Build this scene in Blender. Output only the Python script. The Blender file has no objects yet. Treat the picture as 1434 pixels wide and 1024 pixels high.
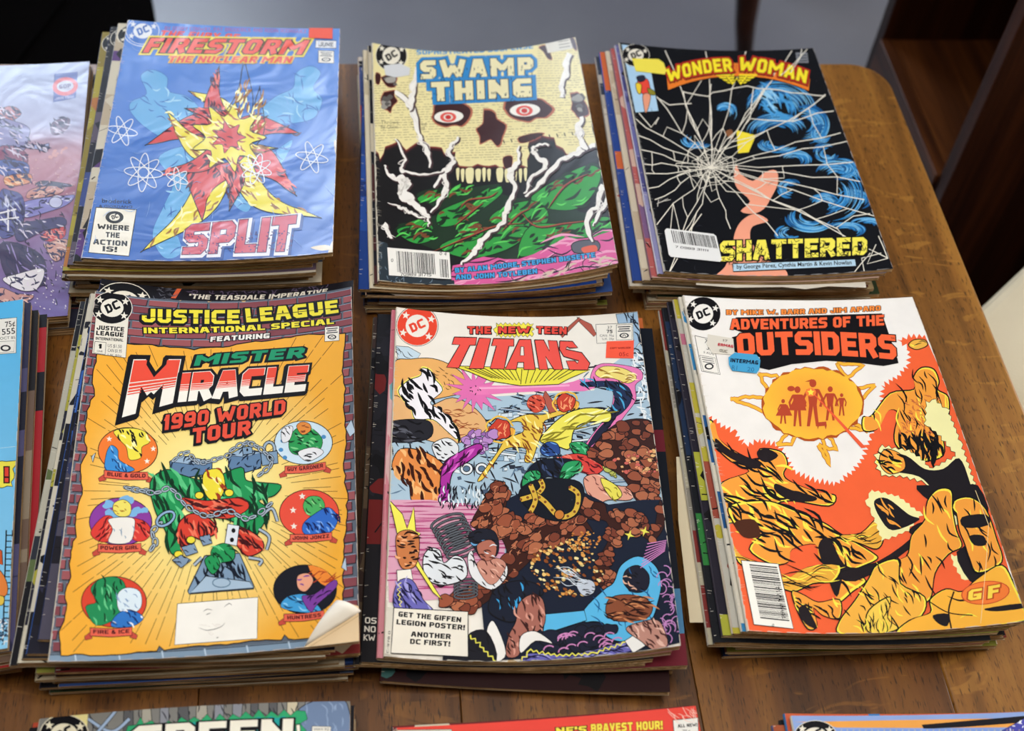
import bpy, math, random
import numpy as np
from mathutils import Vector, Matrix
from mathutils.geometry import tessellate_polygon

# ------------------------------------------------------------ scene, camera, light, exposure
S = bpy.context.scene
COL = S.collection
R = random.Random(7)
rad = math.radians

CAM_F, CAM_H, PITCH, ROLL, YAW = 1813.7, 0.7107, rad(51.341), rad(6.175), rad(9.773)
_cp, _sp = math.cos(PITCH), math.sin(PITCH)
FW = np.array([math.sin(YAW) * _cp, math.cos(YAW) * _cp, -_sp])
_r = np.cross(FW, [0, 0, 1]); _r /= np.linalg.norm(_r)
_u = np.cross(_r, FW)
RT = math.cos(ROLL) * _r + math.sin(ROLL) * _u
UP = -math.sin(ROLL) * _r + math.cos(ROLL) * _u
EYE = np.array([0, 0, CAM_H])
cd = bpy.data.cameras.new('camera'); cam = bpy.data.objects.new('camera', cd); COL.objects.link(cam)
cam.matrix_world = Matrix(((RT[0], UP[0], -FW[0], 0), (RT[1], UP[1], -FW[1], 0), (RT[2], UP[2], -FW[2], CAM_H), (0, 0, 0, 1)))
cd.sensor_width = 36; cd.sensor_fit = 'HORIZONTAL'; cd.lens = CAM_F / 1434 * 36
cd.clip_start = .01
cd.dof.use_dof = True; cd.dof.focus_distance = 0.84; cd.dof.aperture_fstop = 7.0
S.camera = cam

w_ = bpy.data.worlds.new('world'); S.world = w_; w_.use_nodes = True
w_.node_tree.nodes['Background'].inputs[0].default_value = (.80, .90, 1.0, 1)
w_.node_tree.nodes['Background'].inputs[1].default_value = .30

def area(name, loc, target, sx, sy, power, col):
    l = bpy.data.lights.new(name, 'AREA'); l.shape = 'RECTANGLE'; l.size = sx; l.size_y = sy
    l.energy = power; l.color = col
    o = bpy.data.objects.new(name, l); COL.objects.link(o); o.location = loc
    o.rotation_euler = (Vector(target) - Vector(loc)).to_track_quat('-Z', 'Y').to_euler()
    return o
area('window_light_back', (-.975, 3.74, 1.37), (-.3, .7, 0), 1.2, 1.4, 75, (.72, .84, 1.0))
area('window_light_side', (3.42, 1.45, 1.22), (.2, .5, 0), 2.2, 1.7, 90, (1, .97, .92))
area('overhead_fill', (.1, .3, 2.2), (.1, .3, 0), 1.6, 1.2, 26, (1, .95, .88))  # added soft fill from overhead; no fixture hangs there

S.view_settings.view_transform = 'Standard'; S.view_settings.look = 'None'
S.view_settings.gamma = 1; S.view_settings.use_curve_mapping = False
S.view_settings.exposure = 0.2

# ------------------------------------------------------------ helpers
def lin(c):
    if isinstance(c, str):
        c = c.lstrip('#'); c = c if len(c) == 6 else ''.join(k + k for k in c); c = [int(c[i:i + 2], 16) / 255 for i in (0, 2, 4)]
    return tuple((v / 12.92 if v <= .04045 else ((v + .055) / 1.055) ** 2.4) for v in c[:3])

def nt(m): return m.node_tree.nodes, m.node_tree.links
def mat(name, col='#888888', rough=.5, spec=.5, bump=None, var=None, metal=0):
    """principled material; var=(scale, colour2, amount, stretch) mixes a second tone by noise; bump=(scale, strength)"""
    m = bpy.data.materials.new(name); m.use_nodes = True; N, L = nt(m); b = N['Principled BSDF']
    b.inputs['Roughness'].default_value = rough; b.inputs['Specular IOR Level'].default_value = spec
    b.inputs['Metallic'].default_value = metal
    b.inputs['Base Color'].default_value = (*lin(col), 1)
    tc = N.new('ShaderNodeTexCoord')
    if var:
        mp = N.new('ShaderNodeMapping'); mp.inputs['Scale'].default_value = var[3]
        n = N.new('ShaderNodeTexNoise'); n.inputs['Scale'].default_value = var[0]; n.inputs['Detail'].default_value = 5
        rp = N.new('ShaderNodeValToRGB'); rp.color_ramp.elements[0].position = .38; rp.color_ramp.elements[1].position = .62
        rp.color_ramp.elements[0].color = (*lin(col), 1); rp.color_ramp.elements[1].color = (*lin(var[1]), 1)
        L.new(tc.outputs['Object'], mp.inputs[0]); L.new(mp.outputs[0], n.inputs['Vector'])
        L.new(n.outputs[0], rp.inputs[0]); L.new(rp.outputs[0], b.inputs['Base Color'])
    if bump:
        n2 = N.new('ShaderNodeTexNoise'); n2.inputs['Scale'].default_value = bump[0]; n2.inputs['Detail'].default_value = 3
        bp = N.new('ShaderNodeBump'); bp.inputs['Strength'].default_value = bump[1]; bp.inputs['Distance'].default_value = .001
        L.new(tc.outputs['Object'], n2.inputs['Vector']); L.new(n2.outputs[0], bp.inputs['Height']); L.new(bp.outputs[0], b.inputs['Normal'])
    return m

def print_mat(name, rough, spec, bstr, bscale=14, gain=1.0):
    """printed paper: colour comes from the flat inks stored on the mesh, plus creases, rubbed specks and fine grain"""
    m = bpy.data.materials.new(name); m.use_nodes = True; N, L = nt(m); b = N['Principled BSDF']
    b.inputs['Roughness'].default_value = rough; b.inputs['Specular IOR Level'].default_value = spec
    at = N.new('ShaderNodeAttribute'); at.attribute_name = 'ink'
    tc = N.new('ShaderNodeTexCoord')
    n = N.new('ShaderNodeTexNoise'); n.inputs['Scale'].default_value = 60; n.inputs['Detail'].default_value = 8
    rp = N.new('ShaderNodeValToRGB'); rp.color_ramp.elements[0].position = .3; rp.color_ramp.elements[1].position = .7
    rp.color_ramp.elements[0].color = (.97 * gain,) * 3 + (1,); rp.color_ramp.elements[1].color = (1.03 * gain,) * 3 + (1,)
    mx = N.new('ShaderNodeMix'); mx.data_type = 'RGBA'; mx.blend_type = 'MULTIPLY'; mx.inputs[0].default_value = 1
    L.new(tc.outputs['Object'], n.inputs['Vector']); L.new(n.outputs[0], rp.inputs[0])
    L.new(at.outputs['Color'], mx.inputs[6]); L.new(rp.outputs[0], mx.inputs[7]); L.new(mx.outputs[2], b.inputs['Base Color'])
    n2 = N.new('ShaderNodeTexNoise'); n2.inputs['Scale'].default_value = bscale; n2.inputs['Detail'].default_value = 3
    n2.inputs['Distortion'].default_value = .8
    bp = N.new('ShaderNodeBump'); bp.inputs['Strength'].default_value = bstr; bp.inputs['Distance'].default_value = .004
    L.new(tc.outputs['Object'], n2.inputs['Vector']); L.new(n2.outputs[0], bp.inputs['Height']); L.new(bp.outputs[0], b.inputs['Normal'])
    return m

def page_mat(name, c1, c2):
    m = bpy.data.materials.new(name); m.use_nodes = True; N, L = nt(m); b = N['Principled BSDF']
    b.inputs['Roughness'].default_value = .9; b.inputs['Specular IOR Level'].default_value = .1
    tc = N.new('ShaderNodeTexCoord'); mp = N.new('ShaderNodeMapping'); mp.inputs['Scale'].default_value = (14, 14, 2600)
    n = N.new('ShaderNodeTexNoise'); n.inputs['Scale'].default_value = 1; n.inputs['Detail'].default_value = 3
    rp = N.new('ShaderNodeValToRGB'); rp.color_ramp.elements[0].position = .36; rp.color_ramp.elements[1].position = .64
    rp.color_ramp.elements[0].color = (*lin(c1), 1); rp.color_ramp.elements[1].color = (*lin(c2), 1)
    n3 = N.new('ShaderNodeTexNoise'); n3.inputs['Scale'].default_value = 45
    rp3 = N.new('ShaderNodeValToRGB'); rp3.color_ramp.elements[0].color = (.62, .58, .52, 1); rp3.color_ramp.elements[0].position = .3
    rp3.color_ramp.elements[1].position = .6
    mx = N.new('ShaderNodeMix'); mx.data_type = 'RGBA'; mx.blend_type = 'MULTIPLY'; mx.inputs[0].default_value = 1
    L.new(tc.outputs['Object'], mp.inputs[0]); L.new(mp.outputs[0], n.inputs['Vector']); L.new(n.outputs[0], rp.inputs[0])
    L.new(tc.outputs['Object'], n3.inputs['Vector']); L.new(n3.outputs[0], rp3.inputs[0])
    L.new(rp.outputs[0], mx.inputs[6]); L.new(rp3.outputs[0], mx.inputs[7]); L.new(mx.outputs[2], b.inputs['Base Color'])
    return m

def meshobj(name, V, F, m, parent=None, smooth=False):
    me = bpy.data.meshes.new(name); me.from_pydata([tuple(v) for v in V], [], F); me.update()
    if m: me.materials.append(m)
    if smooth: me.polygons.foreach_set('use_smooth', [True] * len(me.polygons))
    o = bpy.data.objects.new(name, me); COL.objects.link(o)
    if parent: o.parent = parent
    return o
def empty(name, loc, rz=0):
    o = bpy.data.objects.new(name, None); COL.objects.link(o); o.location = loc; o.rotation_euler = (0, 0, rz)
    o.empty_display_size = .02; return o
def tag(o, label=None, cat=None, group=None, kind=None):
    if label: o['label'] = label
    if cat: o['category'] = cat
    if group: o['group'] = group
    if kind: o['kind'] = kind
    return o
class MB:
    def __init__(s): s.V = []; s.F = []
    def add(s, V, F):
        n = len(s.V); s.V += [tuple(v) for v in V]; s.F += [tuple(i + n for i in f) for f in F]
    def box(s, x0, x1, y0, y1, z0, z1):
        s.add([(x, y, z) for x in (x0, x1) for y in (y0, y1) for z in (z0, z1)],
              [(0, 1, 3, 2), (4, 6, 7, 5), (0, 4, 5, 1), (2, 3, 7, 6), (0, 2, 6, 4), (1, 5, 7, 3)])
    def prism(s, P, z0, z1):
        n = len(P); s.add([(x, y, z0) for x, y in P] + [(x, y, z1) for x, y in P],
            [tuple(range(n))[::-1], tuple(range(n, 2 * n))] + [(i, (i + 1) % n, n + (i + 1) % n, n + i) for i in range(n)])
    def tube(s, pts, rs, k=10):
        base = len(s.V); pts = [Vector(p) for p in pts]
        if not hasattr(rs, '__len__'): rs = [rs] * len(pts)
        for i, p in enumerate(pts):
            d = (pts[min(i + 1, len(pts) - 1)] - pts[max(i - 1, 0)]).normalized()
            a = d.orthogonal().normalized() if i == 0 else (a - d * a.dot(d)).normalized()
            b = d.cross(a)
            for j in range(k):
                t = 2 * math.pi * j / k; s.V.append(tuple(p + (a * math.cos(t) + b * math.sin(t)) * rs[i]))
        for i in range(len(pts) - 1):
            for j in range(k):
                s.F.append((base + i * k + j, base + i * k + (j + 1) % k, base + (i + 1) * k + (j + 1) % k, base + (i + 1) * k + j))
        s.F.append(tuple(base + j for j in range(k))[::-1]); s.F.append(tuple(base + (len(pts) - 1) * k + j for j in range(k)))
    def build(s, name, m, parent=None, bevel=0, smooth=False):
        o = meshobj(name, s.V, s.F, m, parent, smooth)
        if bevel:
            b = o.modifiers.new('bevel', 'BEVEL'); b.width = bevel; b.segments = 3; b.limit_method = 'ANGLE'
        return o

# ------------------------------------------------------------ comic books
CW, CL = .168, .260
class Stack:
    """a pile; its height at any spot follows the sag of its uppermost cover"""
    def __init__(s, pose, q, w=CW, l=CL):
        s.x, s.y, s.a = pose; s.q = list(q) + [0] * (7 - len(q)); s.w, s.l = w, l
    def Z(s, X, Y):
        c, n = math.cos(s.a), math.sin(s.a); dx, dy = X - s.x, Y - s.y
        u = np.clip((dx * c + dy * n) / (s.w / 2), -1.03, 1.03); v = np.clip((-dx * n + dy * c) / (s.l / 2), -1.03, 1.03); q = s.q
        return q[0] + q[1] * u + q[2] * v + q[3] * u * v + q[4] * (u * u - .33) + q[5] * (u * u - .33) * v + q[6] * (v * v - .33)
    def pose(s, dx, dy, da):
        c, n = math.cos(s.a), math.sin(s.a)
        return s.x + dx * c - dy * n, s.y + dx * n + dy * c, s.a + da

class Sheet:
    """a cover's face; collects ink shapes laid on it, each in cover coordinates (metres from the cover's centre)"""
    def __init__(s, stack, pose, c1, oz, w=CW, l=CL, nx=28, ny=36, lift=0):
        s.st, s.c1, s.oz, s.w, s.l, s.nx, s.ny, s.lift = stack, c1, oz, w, l, nx, ny, lift
        s.x, s.y, s.a = pose; s.hx, s.hy = w / nx, l / ny
        gx = np.linspace(-w / 2, w / 2, nx + 1); gy = np.linspace(-l / 2, l / 2, ny + 1)
        GX, GY = np.meshgrid(gx, gy, indexing='ij'); s.G = s.zl(GX, GY)
        s.P = []; s.occ = np.zeros((120, 180), int); s.v = (0, 0, 1, 1)
    def zl(s, X, Y):
        c, n = math.cos(s.a), math.sin(s.a)
        return s.c1 * s.st.Z(s.x + X * c - Y * n, s.y + X * n + Y * c) - s.oz
    def zg(s, X, Y):
        fx = np.clip((X + s.w / 2) / s.hx, 0, s.nx - 1e-6); fy = np.clip((Y + s.l / 2) / s.hy, 0, s.ny - 1e-6)
        i = fx.astype(int); j = fy.astype(int); fx = fx - i; fy = fy - j; G = s.G
        a, b, c, d = G[i, j], G[i + 1, j], G[i + 1, j + 1], G[i, j + 1]
        return np.where(fx >= fy, a + fx * (b - a) + fy * (c - b), a + fy * (d - a) + fx * (c - d))
    # --- coordinates: points measured on the photograph -> cover coordinates (where that sight line meets the cover)
    def view(s, x0, y0, k, ky=None): s.v = (x0, y0, k, ky or k)
    def L(s, pts):
        p = np.array(pts, float).reshape(-1, 2)
        if s.v is None:                                     # millimetres from the cover's top left corner
            return np.stack([p[:, 0] / 1000 - s.w / 2, s.l / 2 - p[:, 1] / 1000], 1)
        px = s.v[0] + p[:, 0] / s.v[2]; py = s.v[1] + p[:, 1] / s.v[3]
        d = FW[None] + RT[None] * ((px - 717) / CAM_F)[:, None] - UP[None] * ((py - 512) / CAM_F)[:, None]
        z = np.full(len(p), .04)
        for _ in range(9):
            t = (z - CAM_H) / d[:, 2]; X = d[:, 0] * t; Y = d[:, 1] * t; z = s.c1 * s.st.Z(X, Y)
        c, n = math.cos(s.a), math.sin(s.a); dx, dy = X - s.x, Y - s.y
        return np.stack([dx * c + dy * n, -dx * n + dy * c], 1)
    # --- layering
    def _lay(s, Q):
        i0 = int(np.clip((Q[:, 0].min() / s.w + .5) * 120, 0, 119)); i1 = int(np.clip((Q[:, 0].max() / s.w + .5) * 120, 0, 119))
        j0 = int(np.clip((Q[:, 1].min() / s.l + .5) * 180, 0, 179)); j1 = int(np.clip((Q[:, 1].max() / s.l + .5) * 180, 0, 179))
        k = int(s.occ[i0:i1 + 1, j0:j1 + 1].max()) + 1; return k, (i0, i1 + 1, j0, j1 + 1)
    def _add(s, polys, col, txt=False):
        """polys: list of (n,2) cover-space arrays, drawn together as one layer"""
        polys = [np.asarray(q) for q in polys if len(q) > 2]
        if not polys: return
        k, b = s._lay(np.concatenate(polys)); s.occ[b[0]:b[1], b[2]:b[3]] = k + (1 if txt else 0)
        if isinstance(col, str): col = lin(col)
        for n, q in enumerate(polys): s.P.append((q, k + ((n % 11) * .15 if txt else (n % 5) * .15), col))
    def poly(s, pts, col, sm=0, ink=0, inkc='#0c0a10', closed=True):
        p = smooth(pts, sm, True) if sm else dens(pts)
        s._add([s.L(p)], col)
        if ink: s.line(list(p) + [p[0]], ink, inkc)
        return p
    def polys(s, lst, col): s._add([s.L(p) for p in lst], col)
    def _band(s, pts, w, taper=0):
        p = np.array(pts, float); n = len(p)
        if n < 2: return []
        t = np.gradient(p, axis=0); ln = np.hypot(t[:, 0], t[:, 1]) + 1e-9; nrm = np.stack([-t[:, 1], t[:, 0]], 1) / ln[:, None]
        if hasattr(w, '__len__'): ww = np.interp(np.linspace(0, 1, n), np.linspace(0, 1, len(w)), w)
        else: ww = np.full(n, float(w))
        if taper:
            f = np.linspace(0, 1, n)
            ww = ww * ((1 - f) if taper == 1 else np.sin(np.pi * (f * .94 + .03)) if taper == 2 else f)
        A = s.L(p + nrm * ww[:, None] / 2); B = s.L(p - nrm * ww[:, None] / 2)
        return [np.array([A[i], A[i + 1], B[i + 1], B[i]]) for i in range(n - 1)]
    def line(s, pts, w, col='#0c0a10', sm=0, taper=0):
        s._add(s._band(smooth(pts, sm) if sm else dens(pts, 40), w, taper), col)
    def lines(s, lst, w, col='#0c0a10', sm=0, taper=0):
        out = []
        for pts in lst: out += s._band(smooth(pts, sm) if sm else dens(pts, 40), w, taper)
        s._add(out, col)
    def ell(s, cx, cy, rx, ry=None, col='#ffffff', rot=0, n=28, ink=0, inkc='#0c0a10', jit=0):
        s.poly(ellp(cx, cy, rx, ry or rx, rot, n, jit), col, ink=ink, inkc=inkc)
    def star(s, cx, cy, r, col, inner=.42, n=5, rot=0):
        s.poly([(cx + (r if k % 2 == 0 else r * inner) * math.sin(rot + math.pi * k / n), cy - (r if k % 2 == 0 else r * inner) * math.cos(rot + math.pi * k / n)) for k in range(2 * n)], col)
    def text(s, t, p0, p1, h, col, wt=1.1, h2=None, slant=0, bulge=0, out=0, outc='#0c0a10', ext=None, extc='#0c0a10', up=None, gap=.7):
        """block lettering fitted between two baseline ends"""
        wt = min(wt, 1.42 if gap < 1 else 1.62); runs = []; X = 0
        for ch in t:
            if ch == ' ': X += 2.2; continue
            W, segs = GLY.get(ch, GLY['?']); runs.append((X, W, segs)); X += W + gap
        X -= gap
        p0 = np.array(p0, float); p1 = np.array(p1, float); d = p1 - p0; h2 = h if h2 is None else h2
        nd = np.array([d[1], -d[0]]) / (np.hypot(*d) + 1e-9)
        def mp(P):
            P = np.array(P, float); f = P[:, 0] / X; g = P[:, 1] / 6; hh = (h + (h2 - h) * f)
            base = p0 + d * f[:, None] + nd * (4 * bulge * f * (1 - f))[:, None]
            tang = d / (np.hypot(*d) + 1e-9)
            U = nd if up is None else np.array(up, float)
            return base + U * (g * hh)[:, None] + tang * (slant * g * hh)[:, None]
        def draw(wd, c, off=(0, 0)):
            Q = []
            for (x, W, segs) in runs:
                for sg in segs:
                    P = [(x + wt / 2 + a / 4 * (W - wt), wt / 2 + b / 6 * (6 - wt)) for a, b in sg]
                    for q in strokepolys(P, wd): Q.append(s.L(mp(q) + np.array(off)))
            s._add(Q, c, True)
        if ext:
            m = max(1, int(math.hypot(*ext) / 2.5))
            for k in range(m, 0, -1): draw(wt + 2 * out, extc, (ext[0] * k / m, ext[1] * k / m))
        if out: draw(wt + 2 * out, outc)
        draw(wt, col)
    def ftext(s, t, p0, p1, h, col, bold=0, slant=0, bulge=0):
        """plain lettering with Blender's own font"""
        P, X0, X1 = fontpolys(t, bold); p0 = np.array(p0, float); p1 = np.array(p1, float); d = p1 - p0
        nd = np.array([d[1], -d[0]]) / (np.hypot(*d) + 1e-9); tang = d / (np.hypot(*d) + 1e-9); Q = []
        for q in P:
            f = (q[:, 0] - X0) / (X1 - X0); g = q[:, 1] / .72
            Q.append(s.L(p0 + d * f[:, None] + nd * (g * h + 4 * bulge * f * (1 - f))[:, None] + tang * (slant * g * h)[:, None]))
        s._add(Q, col)
    # --- build
    def build(s, name, m, parent, base):
        V = []; F = []; C = []; Lz = []
        def put(q, k, c):
            n = len(V); V.extend(q); F.append(tuple(range(n, n + len(q))))
            if callable(c): C.extend(c(a[0], a[1]) for a in q)
            else: C.extend([c] * len(q))
            Lz.extend([k] * len(q))
        x0, y0 = -s.w / 2 + .0007, -s.l / 2
        for i in range(s.nx):
            for j in range(s.ny):
                a = (max(x0, -s.w / 2 + i * s.hx), y0 + j * s.hy); b = (-s.w / 2 + (i + 1) * s.hx, a[1]); c = (b[0], a[1] + s.hy); d = (a[0], c[1])
                put([a, b, c], 0, base); put([a, c, d], 0, base)
        for q, k, col in s.P:
            if len(q) > 3:
                tri = tessellate_polygon([[Vector((a, b, 0)) for a, b in q]]); parts = [[tuple(q[i]) for i in t] for t in tri]
            else: parts = [[tuple(a) for a in q]]
            for t in parts:
                for c in s.split(t): put(c, k, col)
        A = np.array(V, float); z = s.zg(A[:, 0], A[:, 1]) + s.lift + np.array(Lz) * min(7e-6, 9e-4 / max(1, s.occ.max()))
        P3 = np.column_stack([A, z])
        me = bpy.data.meshes.new(name); me.from_pydata(P3.tolist(), [], F)
        # keep every face turned up
        at = me.attributes.new('ink', 'FLOAT_COLOR', 'POINT'); cc = np.ones((len(V), 4)); cc[:, :3] = np.array(C); at.data.foreach_set('color', cc.ravel())
        e = 1e-4; gx = (s.zl(A[:, 0] + e, A[:, 1]) - s.zl(A[:, 0] - e, A[:, 1])) / 2e-4; gy = (s.zl(A[:, 0], A[:, 1] + e) - s.zl(A[:, 0], A[:, 1] - e)) / 2e-4
        N = np.column_stack([-gx, -gy, np.ones(len(A))]); N /= np.linalg.norm(N, axis=1)[:, None]
        me.polygons.foreach_set('use_smooth', [True] * len(me.polygons)); me.update()
        me.normals_split_custom_set_from_vertices(N.tolist())
        me.materials.append(m); o = bpy.data.objects.new(name, me); COL.objects.link(o); o.parent = parent
        return o
    def split(s, t):
        """cut a triangle along the cover's grid so that it bends with the paper; also trims it to the cover"""
        w2, l2 = s.w / 2, s.l / 2
        P = t
        ar = (P[1][0] - P[0][0]) * (P[2][1] - P[0][1]) - (P[1][1] - P[0][1]) * (P[2][0] - P[0][0])
        if abs(ar) < 1e-11: return []
        if ar < 0: P = P[::-1]
        xs = [p[0] for p in P]; ys = [p[1] for p in P]
        e = 1e-9
        if min(xs) < -w2 + .0008: P = half(P, 1, 0, -w2 + .0008)
        if P and max(xs) > w2: P = half(P, -1, 0, -w2)
        if P and min(ys) < -l2: P = half(P, 0, 1, -l2)
        if P and max(ys) > l2: P = half(P, 0, -1, -l2)
        if len(P) < 3: return []
        xs = [p[0] for p in P]; ys = [p[1] for p in P]; out = []
        i0 = max(0, int((min(xs) + w2) / s.hx)); i1 = min(s.nx - 1, int((max(xs) + w2 - e) / s.hx))
        for i in range(i0, i1 + 1):
            Q = P
            if i > i0: Q = half(Q, 1, 0, -w2 + i * s.hx)
            if i < i1 and Q: Q = half(Q, -1, 0, w2 - (i + 1) * s.hx)
            if len(Q) < 3: continue
            yq = [p[1] for p in Q]; j0 = max(0, int((min(yq) + l2) / s.hy)); j1 = min(s.ny - 1, int((max(yq) + l2 - e) / s.hy))
            for j in range(j0, j1 + 1):
                T = Q
                if j > j0: T = half(T, 0, 1, -l2 + j * s.hy)
                if j < j1 and T: T = half(T, 0, -1, l2 - (j + 1) * s.hy)
                if len(T) < 3: continue
                nx_, ny_ = 1 / s.hx, -1 / s.hy; c = (-w2 / s.hx + i) - (-l2 / s.hy + j)
                dd = [p[0] * nx_ + p[1] * ny_ - c for p in T]
                if min(dd) > -1e-7 or max(dd) < 1e-7: out.append(T)
                else:
                    for q in (half(T, nx_, ny_, c), half(T, -nx_, -ny_, -c)):
                        if len(q) > 2: out.append(q)
        return out
def half(P, a, b, c):
    out = []; n = len(P); D = [p[0] * a + p[1] * b - c for p in P]
    for k in range(n):
        p, q, dp, dq = P[k], P[(k + 1) % n], D[k], D[(k + 1) % n]
        if dp >= 0: out.append(p)
        if (dp > 0 and dq < 0) or (dp < 0 and dq > 0):
            t = dp / (dp - dq); out.append((p[0] + (q[0] - p[0]) * t, p[1] + (q[1] - p[1]) * t))
    return out

def smooth(pts, k=6, closed=False):
    p = np.array(pts, float); n = len(p); out = []
    if k is True: k = 5
    m = n if closed else n - 1
    for i in range(m):
        if closed: a, b, c, d = p[(i - 1) % n], p[i], p[(i + 1) % n], p[(i + 2) % n]
        else: a, b, c, d = p[max(i - 1, 0)], p[i], p[i + 1], p[min(i + 2, n - 1)]
        for t in np.arange(k) / k:
            out.append(.5 * ((2 * b) + (c - a) * t + (2 * a - 5 * b + 4 * c - d) * t * t + (3 * b - a - 3 * c + d) * t ** 3))
    if not closed: out.append(p[-1])
    return out
def dens(pts, step=60):
    out = []; n = len(pts)
    for i in range(n - 1):
        a, b = np.array(pts[i], float), np.array(pts[i + 1], float); m = max(1, int(np.hypot(*(b - a)) / step))
        out += [a + (b - a) * k / m for k in range(m)]
    out.append(np.array(pts[-1], float)); return out
def ellp(cx, cy, rx, ry, rot=0, n=28, jit=0):
    c, s_ = math.cos(rot), math.sin(rot); o = []
    for k in range(n):
        t = 2 * math.pi * k / n; r = 1 + (R.uniform(-jit, jit) if jit else 0); x, y = rx * math.cos(t) * r, ry * math.sin(t) * r
        o.append((cx + x * c - y * s_, cy + x * s_ + y * c))
    return o
def strokepolys(P, w):
    """one rectangle per stroke of a letter, run on at the joints so that corners close"""
    P = [np.array(p, float) for p in P]; closed = np.allclose(P[0], P[-1]) and len(P) > 3; n = len(P) - 1; D = []
    for a, b in zip(P[:-1], P[1:]): d = b - a; D.append(d / (np.hypot(*d) + 1e-9))
    def ext(k, other):
        t = math.acos(max(-1, min(1, float(D[k] @ D[other]))))
        if t < 1.75: return w / 2 * math.tan(t / 2)
        return w / 2 if abs(D[k][0]) < .05 else .2 * w
    out = []
    for k in range(n):
        e0 = ext(k, k - 1) if k > 0 else (ext(k, n - 1) if closed else w / 2)
        e1 = ext(k, k + 1) if k < n - 1 else (ext(k, 0) if closed else w / 2)
        a, b = P[k] - D[k] * e0, P[k + 1] + D[k] * e1; m = np.array([-D[k][1], D[k][0]]) * w / 2
        out.append(np.array([a + m, b + m, b - m, a - m]))
    return out

def _g(d):
    o = {}
    for k, v in d.items():
        W = 4
        if '@' in v: W, v = v.split('@'); W = float(W)
        o[k] = (W, [[(float(a.split(',')[0]), float(a.split(',')[1])) for a in sg.split()] for sg in v.split('|')])
    return o
GLY = _g({'A': '4.4@0,0 1.3,6 2.7,6 4,0|.6,1.9 3.4,1.9', 'B': '0,0 0,6 3.3,6 4,5.3 4,3.9 3.2,3.1 0,3.1|3.2,3.1 4,2.3 4,.7 3.3,0 0,0',
 'C': '4,6 .8,6 0,5.2 0,.8 .8,0 4,0', 'D': '0,0 0,6 3,6 4,5 4,1 3,0 0,0', 'E': '3.7@4,6 0,6 0,0 4,0|0,3.1 3.4,3.1',
 'F': '3.6@4,6 0,6 0,0|0,3 3.3,3', 'G': '4,6 .8,6 0,5.2 0,.8 .8,0 4,0 4,2.6 2.5,2.6', 'H': '0,0 0,6|4,0 4,6|0,3 4,3',
 'I': '1.3@2,0 2,6', 'J': '4,6 4,.8 3.2,0 .8,0 0,.8 0,2', 'K': '0,0 0,6|4,6 .6,3.1 4,0', 'L': '3.4@0,6 0,0 4,0',
 'M': '6@0,0 0,6 2,2.4 4,6 4,0', 'N': '4.3@0,0 0,6 4,0 4,6', 'O': '.8,0 0,.8 0,5.2 .8,6 3.2,6 4,5.2 4,.8 3.2,0 .8,0',
 'P': '0,0 0,6 3.3,6 4,5.3 4,3.4 3.3,2.7 0,2.7', 'Q': '.8,0 0,.8 0,5.2 .8,6 3.2,6 4,5.2 4,.8 3.2,0 .8,0|2.4,1.6 4,0',
 'R': '0,0 0,6 3.3,6 4,5.3 4,3.4 3.3,2.7 0,2.7|2.4,2.7 4,0', 'S': '4,6 .8,6 0,5.2 0,3.8 .8,3.1 3.2,3.1 4,2.4 4,.8 3.2,0 0,0',
 'T': '0,6 4,6|2,6 2,0', 'U': '0,6 0,.8 .8,0 3.2,0 4,.8 4,6', 'V': '0,6 2,0 4,6', 'W': '6.6@0,6 .8,0 2,4 3.2,0 4,6', 'X': '0,0 4,6|0,6 4,0',
 'Y': '0,6 2,2.8 4,6|2,2.8 2,0', 'Z': '0,6 4,6 0,0 4,0', '0': '.8,0 0,.8 0,5.2 .8,6 3.2,6 4,5.2 4,.8 3.2,0 .8,0', '1': '2@0,4.6 2.6,6 2.6,0',
 '2': '0,4.8 0,5.2 .8,6 3.2,6 4,5.2 4,3.7 0,.6 0,0 4,0', '3': '0,6 4,6 4,0 0,0|.8,3.1 4,3.1', '4': '3.2,0 3.2,6|3.2,6 0,2 4,2',
 '5': '4,6 0,6 0,3.4 3.2,3.4 4,2.6 4,.8 3.2,0 0,0', '6': '4,6 .8,6 0,5.2 0,.8 .8,0 3.2,0 4,.8 4,2.6 3.2,3.3 0,3.3', '7': '0,6 4,6 1.6,0',
 '8': '.8,3.1 0,3.9 0,5.2 .8,6 3.2,6 4,5.2 4,3.9 3.2,3.1 .8,3.1|.8,3.1 0,2.3 0,.8 .8,0 3.2,0 4,.8 4,2.3 3.2,3.1', '9': '0,0 3.2,0 4,.8 4,5.2 3.2,6 .8,6 0,5.2 0,3.5 .8,2.8 4,2.8',
 '!': '1.3@2,6 2,3|2,.3 2,-.1', '.': '1@2,.3 2,0', ',': '1@2,.5 1.4,-.8', "'": '1@2,6 2,4.6', '-': '2.6@0,3 4,3', '&': '4,0 .8,4.4 .8,5.4 1.6,6 2.6,5.4 2.6,4.6 0,2 0,.8 .8,0 2.6,0 4,1.8',
 '?': '4,4 4,6 0,6', '"': '1.6@.5,6 .5,4.8|3.5,6 3.5,4.8', '/': '3@0,0 4,6', '$': '4,5 .5,5 0,4.2 0,3.4 4,2.6 4,1.8 3.4,1 0,1|2,0 2,6'})
_fc = {}
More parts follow.
